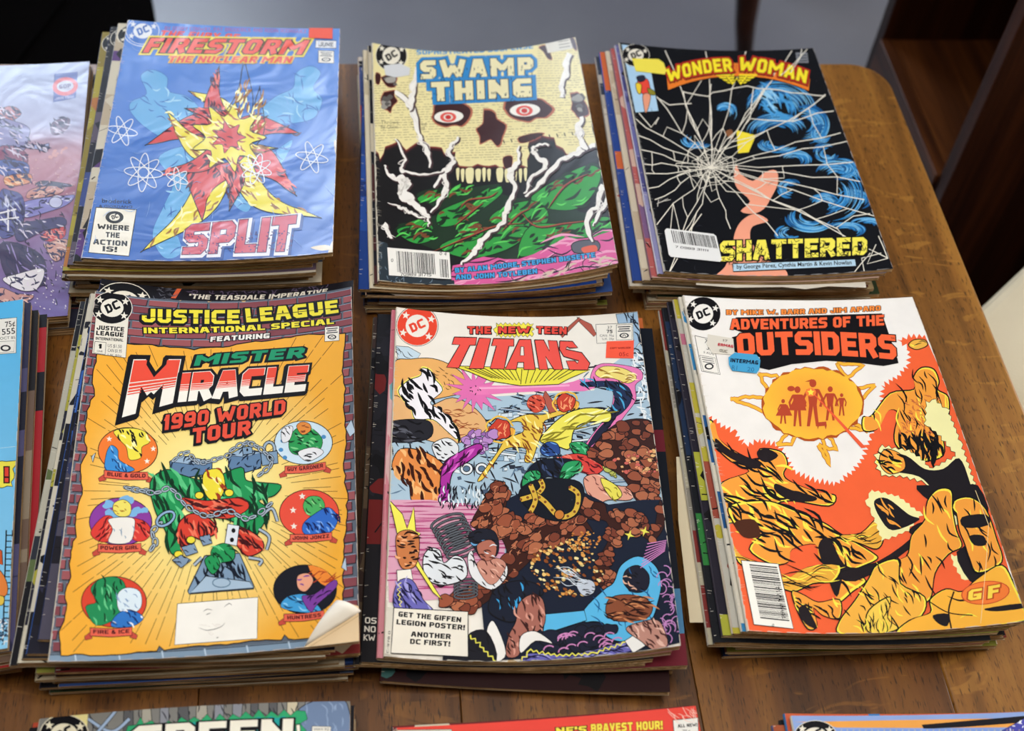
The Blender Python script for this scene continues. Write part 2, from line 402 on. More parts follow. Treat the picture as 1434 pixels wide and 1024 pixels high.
def fontpolys(t, bold=0):
    if (t, bold) in _fc: return _fc[(t, bold)]
    cu = bpy.data.curves.new('lettering', 'FONT'); cu.body = t; cu.resolution_u = 2; cu.offset = bold; cu.fill_mode = 'FRONT'
    ob = bpy.data.objects.new('lettering', cu); me = ob.to_mesh()
    V = [v.co[:2] for v in me.vertices]; P = [np.array([V[i] for i in f.vertices]) for f in me.polygons]
    ob.to_mesh_clear(); bpy.data.objects.remove(ob); bpy.data.curves.remove(cu)
    xs = [v[0] for v in V]; _fc[(t, bold)] = (P, min(xs), max(xs)); return _fc[(t, bold)]

def conform(sh, pts, th, name, m, parent, dz=0.0):
    """a thin piece of paper that follows the surface it lies on"""
    import bmesh
    L = sh.L(dens(list(pts) + [pts[0]], 12))[:-1]; bm = bmesh.new()
    tri = tessellate_polygon([[Vector((a, b, 0)) for a, b in L]])
    for t in tri:
        for c in sh.split([tuple(L[i]) for i in t]):
            A = np.array(c); z = sh.zg(A[:, 0], A[:, 1]) + sh.lift + dz
            try: bm.faces.new([bm.verts.new((a, b, zz)) for (a, b), zz in zip(c, z)])
            except ValueError: pass
    bmesh.ops.remove_doubles(bm, verts=bm.verts, dist=2e-6)
    bmesh.ops.recalc_face_normals(bm, faces=bm.faces)
    me = bpy.data.meshes.new(name); bm.to_mesh(me); bm.free(); me.materials.append(m)
    o = bpy.data.objects.new(name, me); COL.objects.link(o); o.parent = parent
    k = o.modifiers.new('thickness', 'SOLIDIFY'); k.thickness = th; k.offset = 0
    return o
PAPER = {}
def paper(col):
    if col not in PAPER: PAPER[col] = mat('cover_paper_' + col[1:], col, .55, .3, bump=(90, .1))
    return PAPER[col]
PAGES = [page_mat('aged_pages_%s' % 'abcd'[i], a, b) for i, (a, b) in enumerate((('#9a7648', '#dcb684'), ('#b08c5c', '#e6c89c'), ('#8a6438', '#c89c6c'), ('#b89668', '#ecd2a8')))]
INK_DULL = print_mat('printed_cover_matt', .5, .12, .12)
INK_SEMI = print_mat('printed_cover_satin', .36, .35, .22)
INK_GLOSS = print_mat('printed_cover_gloss', .27, .6, .5, 16)

def comic(st, dx, dy, da, c0, c1, spine='#cfc4b0', pages=0, w=CW, l=CL, label=None, group=None, art=None, base='#222222', ink=None, fine=False, leaves=7, slack=0):
    """one comic book: folded cover, page block and printed face (plus whatever art() adds); c0..c1 is its share of the pile's height"""
    x, y, a = st.pose(dx, dy, da); oz = c0 * float(st.Z(x, y)); root = empty('comic_book', (x, y, oz), a)
    tag(root, label, 'comic book', group)
    cs, sn = math.cos(a), math.sin(a)
    def Zw(X, Y): return st.Z(x + X * cs - Y * sn, y + X * sn + Y * cs)
    t = (c1 - c0) * float(st.Z(x, y)); r = t * .42; T = .00018
    nx, ny = (28, 14) if fine else (12, 7)
    ys = np.linspace(-l / 2, l / 2, ny + 1)
    prof = []                                                   # (x, share of thickness, x inner, share inner)
    ti = T / t
    for k in range(nx + 1): prof.append((w / 2 - (w - r) * k / nx, 1., w / 2 - (w - r) * k / nx, 1 - ti))
    for k in range(1, 6):
        th = math.pi * k / 6; prof.append((-w / 2 + r - r * math.sin(th), .5 + .5 * math.cos(th), -w / 2 + r - (r - T) * math.sin(th), .5 + (.5 - ti) * math.cos(th)))
    for k in range(nx + 1): prof.append((-w / 2 + r + (w - r) * k / nx, 0., -w / 2 + r + (w - r) * k / nx, ti))
    n = len(prof); V = []; F = []
    for j, yy in enumerate(ys):
        for (xo, so, xi, si) in prof:
            for (xx, ss) in ((xo, so), (xi, si)):
                zz = float(Zw(xx, yy)); cc = c0 + .00012 / .04 + ss * (c1 - c0 - .00024 / .04); V.append((xx, yy, cc * zz - oz))
    idx = lambda j, k, s: (j * n + k) * 2 + s
    for j in range(ny):
        for k in range(n - 1):
            F.append((idx(j, k, 0), idx(j, k + 1, 0), idx(j + 1, k + 1, 0), idx(j + 1, k, 0)))
            F.append((idx(j, k, 1), idx(j + 1, k, 1), idx(j + 1, k + 1, 1), idx(j, k + 1, 1)))
        for k in (0, n - 1): F.append((idx(j, k, 0), idx(j + 1, k, 0), idx(j + 1, k, 1), idx(j, k, 1)))
    for j in (0, ny):
        for k in range(n - 1): F.append((idx(j, k, 0), idx(j, k, 1), idx(j, k + 1, 1), idx(j, k + 1, 0)))
    cm = meshobj('cover', V, F, paper('#c9b698'), root).data; cm.materials.append(paper(spine))
    mi = [1 if (f % (2 * (n - 1) + 2)) % 2 == 0 and f < ny * (2 * (n - 1) + 2) and nx - 1 <= (f % (2 * (n - 1) + 2)) // 2 <= nx + 7 and (f % (2 * (n - 1) + 2)) < 2 * (n - 1) else 0 for f in range(len(F))]
    cm.polygons.foreach_set('material_index', mi)
    V = []; F = []; px, py = 8, 6
    for q in range(leaves):
        s0 = .07 + .86 * q / leaves; s1 = .07 + .86 * (q + .9) / leaves
        x0 = -w / 2 + r * 1.1; x1 = w / 2 - R.uniform(-.0001, .0009); yb = -l / 2 + R.uniform(-.0002, .0008); yt = l / 2 - R.uniform(0, .0008); nb = len(V)
        for ss in (s0, s1):
            for j in range(py + 1):
                for k in range(px + 1):
                    X = x0 + (x1 - x0) * k / px; Y = yb + (yt - yb) * j / py; zz = float(Zw(X, Y)); V.append((X, Y, (c0 + ss * (c1 - c0)) * zz - oz))
        m = (px + 1) * (py + 1); I = lambda s_, j, k: nb + s_ * m + j * (px + 1) + k
        for j in range(py):
            for k in range(px):
                F.append((I(1, j, k), I(1, j, k + 1), I(1, j + 1, k + 1), I(1, j + 1, k))); F.append((I(0, j, k), I(0, j + 1, k), I(0, j + 1, k + 1), I(0, j, k + 1)))
        for k in range(px):
            F.append((I(0, 0, k), I(0, 0, k + 1), I(1, 0, k + 1), I(1, 0, k))); F.append((I(0, py, k), I(1, py, k), I(1, py, k + 1), I(0, py, k + 1)))
        for j in range(py):
            F.append((I(0, j, px), I(0, j + 1, px), I(1, j + 1, px), I(1, j, px))); F.append((I(0, j, 0), I(1, j, 0), I(1, j + 1, 0), I(0, j + 1, 0)))
    meshobj('pages', V, F, PAGES[pages], root)
    sh = Sheet(st, (x, y, a), c1, oz, w, l, *((28, 36) if fine else (12, 10)), lift=-4e-5 if fine else 0)
    if art:
        art(sh, root)
        if callable(base): b = base
        else: b = lin(base)
        if ink != 'none': sh.build('cover_print', ink or INK_DULL, root, sh.base if hasattr(sh, 'base') else b)
    if fine:
        for yy in (.062, -.058):
            m = MB(); zz = float(Zw(-w / 2, yy)); zc = (c0 + c1) / 2 * zz - oz
            m.tube([(-w / 2 - .0001, yy + k * .006 / 4 - .003, zc) for k in range(5)], .00028, 6); m.build('staple', STEEL, root)
    return root, sh
STEEL = mat('staple_steel', '#8d8a86', .35, .5, metal=1)
# ------------------------------------------------------------ the room around the table
def wood_mat(name, c_dark, c_mid, c_light, along='y', pores=True, rough=.38, scale=1.0, flake=True, spec=.35):
    m = bpy.data.materials.new(name); m.use_nodes = True; N, L = nt(m); b = N['Principled BSDF']; b.inputs['Roughness'].default_value = rough
    b.inputs['Specular IOR Level'].default_value = spec
    tc = N.new('ShaderNodeTexCoord'); oi = N.new('ShaderNodeObjectInfo')
    ad = N.new('ShaderNodeVectorMath'); ad.operation = 'ADD'; mu = N.new('ShaderNodeVectorMath'); mu.operation = 'SCALE'
    cb = N.new('ShaderNodeCombineXYZ'); L.new(oi.outputs['Random'], cb.inputs[0]); L.new(oi.outputs['Random'], cb.inputs[1]); L.new(oi.outputs['Random'], cb.inputs[2])
    L.new(cb.outputs[0], mu.inputs[0]); mu.inputs['Scale'].default_value = 9.0
    L.new(tc.outputs['Object'], ad.inputs[0]); L.new(mu.outputs[0], ad.inputs[1])
    def noise(sx, sy, det=4, dist=0, rough_=.55):
        mp = N.new('ShaderNodeMapping'); v = (sx, sy, sx) if along == 'y' else (sy, sx, sx)
        if along == 'z': v = (sx, sx, sy)
        mp.inputs['Scale'].default_value = [a * scale for a in v]
        n = N.new('ShaderNodeTexNoise'); n.inputs['Scale'].default_value = 1; n.inputs['Detail'].default_value = det; n.inputs['Distortion'].default_value = dist; n.inputs['Roughness'].default_value = rough_
        L.new(ad.outputs[0], mp.inputs[0]); L.new(mp.outputs[0], n.inputs['Vector']); return n.outputs[0]
    def ramp(fac, stops):
        r = N.new('ShaderNodeValToRGB'); e = r.color_ramp.elements
        while len(e) < len(stops): e.new(.5)
        for k, (p, c) in enumerate(stops): e[k].position = p; e[k].color = (*lin(c), 1) if isinstance(c, str) else (c, c, c, 1)
        L.new(fac, r.inputs[0]); return r.outputs[0]
    def mix(f, a, b_, mode='MIX'):
        x = N.new('ShaderNodeMix'); x.data_type = 'RGBA'; x.blend_type = mode
        if isinstance(f, float): x.inputs[0].default_value = f
        else: L.new(f, x.inputs[0])
        for s_, k in ((a, 6), (b_, 7)):
            if isinstance(s_, str): x.inputs[k].default_value = (*lin(s_), 1)
            else: L.new(s_, x.inputs[k])
        return x.outputs[2]
    col = ramp(noise(38, 1.6, 5, .6), [(.3, c_dark), (.5, c_mid), (.72, c_light)])
    col = mix(.55, col, ramp(noise(9, 2.2, 3, .8), [(.35, .55), (.65, 1.0)]), 'MULTIPLY')
    col = mix(ramp(noise(240, 12, 2), [(.50, 0.), (.70, .4)]), col, c_dark)
    if flake: col = mix(ramp(noise(14, 46, 2, 2.2), [(.60, 0.), (.66, .35)]), col, c_light)
    if pores: col = mix(ramp(noise(950, 130, 1, .2), [(.60, 0.), (.70, .7)]), col, '#1c0e05')
    L.new(col, b.inputs['Base Color'])
    bp = N.new('ShaderNodeBump'); bp.inputs['Strength'].default_value = .25; bp.inputs['Distance'].default_value = .0004
    L.new(noise(420, 30, 2), bp.inputs['Height']); L.new(bp.outputs[0], b.inputs['Normal'])
    return m

OAK = wood_mat('oak_table_top', '#482a0f', '#74481c', '#966428', spec=.4, rough=.36)
OAK_MID_LIT = wood_mat('oak_table_top_mid_lit', '#543214', '#7e4e20', '#a06c2c', spec=.4, rough=.36)  # in-between boards: some of the stronger light painted into the oak
OAK_GOLD_LIT = wood_mat('oak_table_top_golden_lit', '#6a441b', '#96642a', '#b8833a')  # same oak, with the brighter light on the right strip put into its colour
WALNUT = wood_mat('dark_stained_wood', '#2a1309', '#4f2911', '#74431f', pores=False, flake=False, rough=.42, spec=.18)
WALNUT_V = wood_mat('dark_stained_wood_upright', '#200e06', '#3c1c0d', '#552b14', along='z', pores=False, flake=False, rough=.45, spec=.15)
BLACK = mat('black_lacquer', '#0b0a0b', .4, .4, bump=(40, .1))
FLOOR = mat('blue_grey_vinyl_floor', '#6b6c76', .34, .5, bump=(30, .08), var=(3, '#74757e', 1, (1, 1, 1)))

m = MB(); m.box(-3.6, 3.6, -2.6, 3.9, -.80, -.75); tag(m.build('floor', FLOOR), kind='structure')
WALL = mat('painted_wall', '#8d8778', .85, .2, bump=(50, .1), var=(2, '#878172', 1, (1, 1, 1))); CEIL = mat('ceiling_paint', '#cfcabf', .9, .2, bump=(60, .1))
FRAME = mat('white_window_paint', '#d8d6d0', .5, .3, bump=(70, .05)); GLASS = mat('window_glass', '#ffffff', .02, .5, bump=(2, .02)); GLASS.node_tree.nodes['Principled BSDF'].inputs['Transmission Weight'].default_value = 1
def holed(name, axis, at, a0, a1, z0, z1, h0, h1, g0, g1, t=.12):
    m = MB()
    for (p, q, r_, s_) in ((a0, h0, z0, z1), (h1, a1, z0, z1), (h0, h1, z0, g0), (h0, h1, g1, z1)):
        if axis == 'y': m.box(p, q, at, at + t, r_, s_)
        else: m.box(at, at + t, p, q, r_, s_)
    tag(m.build(name, WALL), kind='structure')
holed('wall_back', 'y', 3.8, -3.6, 3.6, -.75, 2.3, -1.6, -.35, .65, 2.1)
holed('wall_right', 'x', 3.5, -2.6, 3.8, -.75, 2.3, .3, 2.6, .35, 2.1)
m = MB(); m.box(-3.62, -3.5, -2.6, 3.8, -.75, 2.3); tag(m.build('wall_left', WALL), kind='structure')
m = MB(); m.box(-3.5, 3.5, -2.6, -2.5, -.75, 2.3); tag(m.build('wall_front', WALL), kind='structure')
m = MB(); m.box(-3.6, 3.6, -2.6, 3.9, 2.3, 2.36); tag(m.build('ceiling', CEIL), kind='structure')
def window(name, axis, at, h0, h1, g0, g1):
    w = empty(name, (0, at, 0) if axis == 'y' else (at, 0, 0)); tag(w, kind='structure')
    def bar(nm, a, b, z0, z1, m_, t0=-.02, t1=.02):
        k = MB(); k.box(a, b, t0, t1, z0, z1) if axis == 'y' else k.box(t0, t1, a, b, z0, z1); k.build(nm, m_, w)
    for a, b, c, d in ((h0, h0 + .05, g0, g1), (h1 - .05, h1, g0, g1), (h0 + .05, h1 - .05, g0, g0 + .05), (h0 + .05, h1 - .05, g1 - .05, g1)): bar('frame_bar', a, b, c, d, FRAME)
    mid = (h0 + h1) / 2; bar('glazing_bar', mid - .015, mid + .015, g0 + .05, g1 - .05, FRAME); bar('pane', h0 + .05, mid - .015, g0 + .05, g1 - .05, GLASS, -.003, .003); bar('pane', mid + .015, h1 - .05, g0 + .05, g1 - .05, GLASS, -.003, .003)
window('window_1', 'y', 3.86, -1.6, -.35, .65, 2.1); window('window_2', 'x', 3.56, .3, 2.6, .35, 2.1)

# table: planks of one top, apron and legs
tbl = empty('oak_table', (0, 0, 0)); tag(tbl, 'golden brown oak table with a rounded corner under all the comics', 'table')
X0, X1, Y0, Y1, RC, TH = -.92, .457, -.28, .892, .034, .026
seams = [-.92, -.80, -.665, -.53, -.385, -.235, -.105, .045, .185, .338, .457]
for a, b in zip(seams[:-1], seams[1:]):
    P = []
    a_, b_ = a + (.00018 if a > X0 else 0), b - (.00018 if b < X1 else 0)
    def corner(cx, cy, t0, t1): return [(cx + RC * math.cos(rad(t0 + (t1 - t0) * k / 10)), cy + RC * math.sin(rad(t0 + (t1 - t0) * k / 10))) for k in range(11)]
    P += [(a_, Y0)] if a > X0 else corner(X0 + RC, Y0 + RC, 180, 270)
    P += [(b_, Y0)] if b < X1 else corner(X1 - RC, Y0 + RC, 270, 360)
    P += [(b_, Y1)] if b < X1 else corner(X1 - RC, Y1 - RC, 0, 90)
    P += [(a_, Y1)] if a > X0 else corner(X0 + RC, Y1 - RC, 90, 180)
    m = MB(); m.prism(P, -TH, 0 if b < X1 else .00005); o = m.build('plank', OAK_GOLD_LIT if a > .3 else OAK_MID_LIT if a > .15 else OAK, tbl); bv = o.modifiers.new('bevel', 'BEVEL'); bv.width = .0022 if b >= X1 or a <= X0 else .0006; bv.segments = 3; bv.limit_method = 'ANGLE'; bv.angle_limit = rad(50)
for (ax, bx, ay, by) in ((X0 + .05, X1 - .05, Y1 - .07, Y1 - .048), (X0 + .05, X1 - .05, Y0 + .048, Y0 + .07), (X0 + .05, X0 + .072, Y0 + .07, Y1 - .07), (X1 - .072, X1 - .05, Y0 + .07, Y1 - .07)):
    m = MB(); m.box(ax, bx, ay, by, -TH - .09, -TH); m.build('apron', WALNUT, tbl)
for lx in (X0 + .08, X1 - .08):
    for ly in (Y0 + .08, Y1 - .08):
        m = MB(); m.tube([(lx, ly, -TH), (lx, ly, -.14), (lx, ly, -.16), (lx, ly, -.5), (lx, ly, -.75)], [.032, .032, .026, .022, .018], 14); m.build('leg', WALNUT_V, tbl)

# bookcase beside the table: open towards the table
bk = empty('wooden_bookcase', (.594, .93, -.75)); tag(bk, 'dark stained wooden bookcase standing right of the table, open side to the table', 'bookcase')
def bpart(name, x0, x1, y0, y1, z0, z1, m_=WALNUT, bev=.002, par=None):
    m = MB(); m.box(x0, x1, y0, y1, z0, z1); return m.build(name, m_, par or bk, bevel=bev)
bpart('side_panel', 0, .42, 0, .022, 0, 1.25, WALNUT_V)
bpart('side_panel', 0, .42, .25, .27, 0, 1.25, WALNUT_V)
bpart('back_panel', .405, .42, .022, .25, 0, 1.25, WALNUT_V)
for z in (.06, .535, .92, 1.23): bpart('shelf', .004, .405, .022, .25, z, z + .02)
bpart('front_rail', -.004, .012, .022, .25, .505, .556)
bpart('plinth', .01, .03, .022, .25, 0, .06)
lo = empty('low_wooden_cabinet', (.695, .72, -.75)); tag(lo, 'low dark wooden cabinet with a moulded top in front of the bookcase', 'cabinet')
bpart('top_board', 0, .42, 0, .20, .53, .55, WALNUT, .004, lo)
bpart('top_moulding', .008, .41, .006, .192, .505, .529, WALNUT, .006, lo)
bpart('body', .022, .40, .012, .18, .05, .504, WALNUT_V, .002, lo)
bpart('door_panel', .014, .022, .025, .165, .09, .47, WALNUT_V, .004, lo)
bpart('plinth', .03, .39, .016, .17, 0, .049, WALNUT_V, .002, lo)
m = MB(); m.tube([(.013, .05, .30), (-.004, .05, .30)], [.006, .010], 12); m.build('knob', STEEL, lo)
fr = empty('metal_stand', (.64, 1.25, -.75)); tag(fr, 'slim black metal stand with close-set upright bars behind the bookcase', 'stand')
for xx, yy in ((0, .012), (.015, 0), (.30, .012), (.315, 0)):
    m = MB(); m.box(xx - .003, xx + .003, yy - .003, yy + .003, .012, 1.2); m.build('upright_bar', BLACK, fr)
m = MB(); m.box(-.01, .325, -.01, .022, 0, .012); m.build('base_bar', BLACK, fr)
m = MB(); m.box(-.01, .325, -.01, .022, 1.2, 1.212); m.build('top_bar', BLACK, fr)
so = empty('padded_stool', (.605, .63, -.75), rad(40)); tag(so, 'cream padded stool partly hidden below the right table edge', 'stool')
CREAM = mat('cream_upholstery', '#cfc4ab', .8, .2, bump=(400, .2), var=(8, '#c6bba2', 1, (1, 1, 1)))
m = MB(); m.box(-.11, .11, -.11, .11, .575, .62); m.build('cushion', CREAM, so, bevel=.012)
m = MB(); m.box(-.105, .105, -.105, .105, .545, .574); m.build('seat_frame', WALNUT, so, bevel=.002)
for sx in (-1, 1):
    for sy in (-1, 1): m = MB(); m.tube([(sx * .088, sy * .088, .545), (sx * .095, sy * .095, 0)], [.013, .009], 10); m.build('leg', WALNUT_V, so)
# black block added for the soft shadow behind the left of the table
tr = empty('shadow_block', (-.72, 1.43, -.75), rad(-18)); tag(tr, 'added black block standing in for the shadow behind the left of the table', 'shadow_block')
TRB = mat('shadow_block_black', '#040304', .9, .05, bump=(120, .3)); TRE = mat('shadow_block_edging', '#1c0b06', .5, .3, bump=(80, .2))
m = MB(); m.box(-.36, .36, -.27, .27, 0, .46); m.build('body', TRB, tr, bevel=.01)
m = MB(); m.box(-.365, .365, -.275, .275, .465, .58); m.build('lid', TRB, tr, bevel=.02)
m = MB(); m.box(-.37, .37, -.279, -.2755, .44, .48); m.build('edging', TRE, tr, bevel=.001)
for xx in (-.2, .2):
    m = MB(); m.box(xx - .02, xx + .02, -.285, -.2795, .42, .5); m.build('latch', STEEL, tr, bevel=.001)
# chair whose leg shows behind the table
ch = empty('wooden_chair', (.866, 2.01, -.75), 0); tag(ch, 'dark brown wooden chair standing on the grey floor behind the table', 'chair')
m = MB(); m.prism([(-.2, -.2), (.2, -.2), (.22, .21), (-.22, .21)], .43, .455); m.build('seat', WALNUT, ch, bevel=.008)
for sx in (-1, 1):
    m = MB(); m.tube([(sx * .185, -.17, .43), (sx * .218, -.18, .32), (sx * .222, -.19, .22), (sx * .208, -.19, .1), (sx * .19, -.19, 0)], [.027, .029, .025, .018, .013], 12); m.build('leg', WALNUT_V, ch, smooth=True)
    m = MB(); m.tube([(sx * .19, .26, 0), (sx * .185, .2, .2), (sx * .185, .19, .43), (sx * .19, .21, .65), (sx * .195, .27, .92)], [.013, .018, .021, .018, .014], 12); m.build('leg', WALNUT_V, ch, smooth=True)
for y_ in (-.185, .18):
    m = MB(); m.box(-.175, .175, y_, y_ + .02, .37, .43); m.build('seat_rail', WALNUT, ch)
m = MB(); m.box(-.18, .18, .235, .255, .78, .90); m.build('back_rail', WALNUT, ch, bevel=.006)
# ------------------------------------------------------------ the piles
ST = {
'F': Stack((-.1070, .7443, -.0223), (.05293, .00001, -.00224, -.00263, .00404, -.00176, .00235)),
'S': Stack((.0883, .7385, -.0026), (.03676, .00506, -.00075, -.00190, .01213, .00001, -.00139)),
'W': Stack((.2919, .7374, -.0142), (.03692, -.00077, -.00164, -.00117, .00593, -.00060, -.00027)),
'J': Stack((-.0968, .4580, .0066), (.04746, .00061, .00088, -.00162, .00907, .00352, -.00168)),
'T': Stack((.0923, .4538, -.0579), (.02977, .00394, -.00066, -.00341, .01091, -.00266, -.00180)),
'O': Stack((.2977, .4573, -.0238), (.03600, .00006, -.00044, -.00124, .00680, -.00219, -.00263)),
'M': Stack((-.3146, .7270, rad(3.3)), (.021, -.001, 0, 0, .002), .20, .272),
'B': Stack((-.3037, .4640, rad(6.2)), (.030, .001, 0, 0, .003)),
'G': Stack((-.1040, .1730, rad(-1)), (.033, .004, 0, 0, -.003, -.002)),
'H': Stack((.0925, .1580, rad(.8)), (.028, .001, 0, 0, .003)),
'K': Stack((.3065, .1470, rad(-2)), (.030, 0, 0, 0, .003)),
}
def art_strip(pal, logo=None, seed=0, n=9):
    """printed face of a comic of which only the margins show: flat colour fields down the page, some with the round emblem"""
    def f(sh, root):
        rr = random.Random(seed); sh.v = None; W, H = sh.w * 1000, sh.l * 1000
        y = -2.
        while y < H:
            h = rr.uniform(10, 46)
            sh.poly([(-1, y), (W + 1, y + rr.uniform(-4, 4)), (W + 1, y + h + 3), (-1, y + h + rr.uniform(0, 4))], rr.choice(pal)); y += h
        for k in range(n * 2):
            cx, cy = rr.choice([rr.uniform(0, 26), rr.uniform(0, W)]), rr.uniform(0, H); r = rr.uniform(3, 11)
            sh.poly([(cx + r * rr.uniform(.4, 1.3) * math.cos(t), cy + r * rr.uniform(.5, 1.6) * math.sin(t)) for t in np.arange(0, 6.2, .8)], rr.choice(pal + ['#0d0b10']))
        for k in range(14):
            a = (rr.uniform(0, 18), rr.uniform(0, H)); sh.line([a, (a[0] + rr.uniform(2, 20), a[1] + rr.uniform(-8, 8))], rr.uniform(.3, 1.1), '#0d0b10')
        if logo: emblem(sh, 15, 14, 13.5, *logo)
        for k in range(26):
            yy = rr.uniform(0, H); sh.line([(0, yy), (rr.uniform(.8, 3.5), yy + rr.uniform(-.8, .8))], rr.uniform(.15, .4), '#cfc8bc')
    return f
def emblem(sh, cx, cy, r, disc='#0d0c10', mid='#e9e2d2', letter='#0d0c10', rot=0.0, ky=1.0, stars=True, ring=None):
    """round publisher's emblem: disc, four stars, pale centre with two slanted letters"""
    sh.ell(cx, cy, r, r * ky, mid); sh.ell(cx, cy, r * .965, r * .965 * ky, disc); 
    if ring: sh.ell(cx, cy, r * .9, r * .9 * ky, ring); sh.ell(cx, cy, r * .86, r * .86 * ky, disc)
    sh.ell(cx, cy, r * .56, r * .56 * ky, mid)
    if stars:
        for t in (35, 145, 215, 325):
            t = rad(t) + rot; sh.star(cx + r * .76 * math.cos(t), cy + r * .76 * ky * math.sin(t), r * .2, mid, rot=rot)
    c, s_ = math.cos(-.6 + rot), math.sin(-.6 + rot); a = r * .37; ox, oy = -s_ * r * .21, c * r * .21
    p0 = (cx - a * c + ox, cy + (-a * s_ + oy) * ky); p1 = (cx + a * c + ox, cy + (a * s_ + oy) * ky)
    sh.text('DC', p0, p1, r * .44, letter, wt=1.5, gap=.6)

ORD = ['at', 'second from', 'third from', 'fourth from', 'fifth from', 'sixth from', 'seventh from', 'eighth from', 'ninth from', 'tenth from', 'eleventh from', 'twelfth from', 'thirteenth from', 'fourteenth from']
def _tease(sh):
    sh.v = None; sh.poly([(38, 0), (168, 0), (168, 30), (30, 30)], '#17141c'); sh.poly([(49, 0), (52, 0), (49, 9), (46, 9)], '#d8603a'); hatch(sh, [(36, 0), (48, 0), (48, 12), (36, 12)], 20, 5, .6, 0, '#5a5a66', 3, 1); hatch(sh, [(56, 0), (150, 0), (150, 5), (56, 5)], 50, 5, .5, 0, '#6a5a78', 4, 1.5)
    sh.text('"THE TEASDALE IMPERATIVE', (57, 8.2), (150, 8.2), 4.2, '#e6e0d2', 1.3, slant=.15); emblem(sh, 17, 17, 17, *K_LOGO)
def _caps(sh):
    sh.view(0, 0, 1)
    for t, x, y in (('OS', 511, 873), ('NO', 510, 885), ('KW', 509, 897)): sh.text(t, (x, y), (x + 16, y + .6), 8.5, '#e8e4da', 1.0)
EXTRA = {('J', 1): _tease, ('T', 2): _caps}
def extra(art, key):
    def f(sh, root):
        art(sh, root)
        if key in EXTRA: EXTRA[key](sh)
    return f
def loose(key, c, pts, col, lab, name='loose_page'):
    st = ST[key]; z = c * float(st.Z(st.x, st.y)); sh = Sheet(st, (st.x, st.y, st.a), c, z, .26, .34, 26, 34, 0); sh.view(0, 0, 1)
    o = conform(sh, pts, .0001, name, mat('loose_paper_' + col[1:], col, .8, .1, bump=(90, .2)), None); o.location = (st.x, st.y, z); o.rotation_euler = (0, 0, st.a); tag(o, lab, 'page'); return o
def pile(key, n, where, specs, total_pages=(0,), w=CW, l=CL, seed=1, drift=0, skip_top=True, spread=.006, bias=0):
    """specs: from the second comic down (dx, dy, da_deg, spine, palette, emblem, label); the rest are told apart by nothing"""
    rr = random.Random(seed); st = ST[key]
    for i in range(n - 1):                       # i = 0 lowest
        from_top = n - 1 - i; c0, c1 = i / n, (i + 1) / n
        if from_top <= len(specs):
            dx, dy, da, spine, pal, logo, lab = specs[from_top - 1]
            comic(st, dx, dy, rad(da), c0, c1, spine, rr.choice(total_pages), w, l, lab, None, extra(art_strip(pal, logo, seed * 31 + i), (key, from_top)), pal[0], INK_DULL)
        else:
            dx = bias + rr.uniform(-spread, spread) + drift * from_top; dy = rr.uniform(.0002, .0030)
            comic(st, dx, dy, rad(rr.uniform(-.8, .8)), c0, c1, rr.choice(['#b9a98c', '#3a3540', '#8d867c', '#5c3a38', '#37405f', '#c9bda6', '#2a272a']), rr.choice(total_pages), w, l,
                  'yellowed comic %s the bottom of the %s, page edges showing' % (ORD[i], where), 'comic books in the lower %s' % where,
                  art_strip(rr.choice(PALS), None, seed * 57 + i, 4), '#333333', INK_DULL)
PALS = [['#1b1a22', '#2b2c3c', '#6a2324', '#c8bda6'], ['#22325f', '#3a5aa0', '#c9b58a', '#1a1a22'], ['#7a2b25', '#b5482f', '#d8b04c', '#1a1416'], ['#cfc5b0', '#a99a80', '#44506a', '#7d2c2c'], ['#17151a', '#31402a', '#8a8b3a', '#3a2420']]
K_LOGO = ('#0d0c10', '#e9e2d2', '#0d0c10')
DK = ['#15131a', '#221f2c', '#15131a', '#3a3d55']
# ------------------------------------------------------------ printed faces of the uppermost comics
INKC = '#0c0a10'
def inside(P, x, y):
    c = False; n = len(P); j = n - 1
    for i in range(n):
        if (P[i][1] > y) != (P[j][1] > y) and x < (P[j][0] - P[i][0]) * (y - P[i][1]) / (P[j][1] - P[i][1] + 1e-12) + P[i][0]: c = not c
        j = i
    return c
def scatter(P, n, rr):
    xs = [p[0] for p in P]; ys = [p[1] for p in P]; out = []
    for _ in range(n * 8):
        if len(out) >= n: break
        x, y = rr.uniform(min(xs), max(xs)), rr.uniform(min(ys), max(ys))
        if inside(P, x, y): out.append((x, y))
    return out
def hatch(sh, P, n, ln, w, ang, col=INKC, seed=1, spread=.35, curve=.25, taper=2):
    rr = random.Random(seed); L = []
    for x, y in scatter(P, n, rr):
        a = ang + rr.uniform(-spread, spread); l = ln * rr.uniform(.4, 1.2); c = rr.uniform(-curve, curve) * l
        L.append([(x - l / 2 * math.cos(a), y - l / 2 * math.sin(a)), (x - c * math.sin(a), y + c * math.cos(a)), (x + l / 2 * math.cos(a), y + l / 2 * math.sin(a))])
    sh.lines(L, w, col, 3, taper)
def lumps(sh, P, n, r, col, seed=1, ry=.7, rot=0, ink=0, m=9, jit=.25):
    rr = random.Random(seed)
    for x, y in scatter(P, n, rr):
        q = r * rr.uniform(.5, 1.2); pts = []
        for k in range(m):
            t = 2 * math.pi * k / m; g = q * (1 + rr.uniform(-jit, jit)); a, b = g * math.cos(t), g * ry * math.sin(t)
            pts.append((x + a * math.cos(rot) - b * math.sin(rot), y + a * math.sin(rot) + b * math.cos(rot)))
        sh.poly(pts, col if isinstance(col, str) else rr.choice(col), 3, ink)
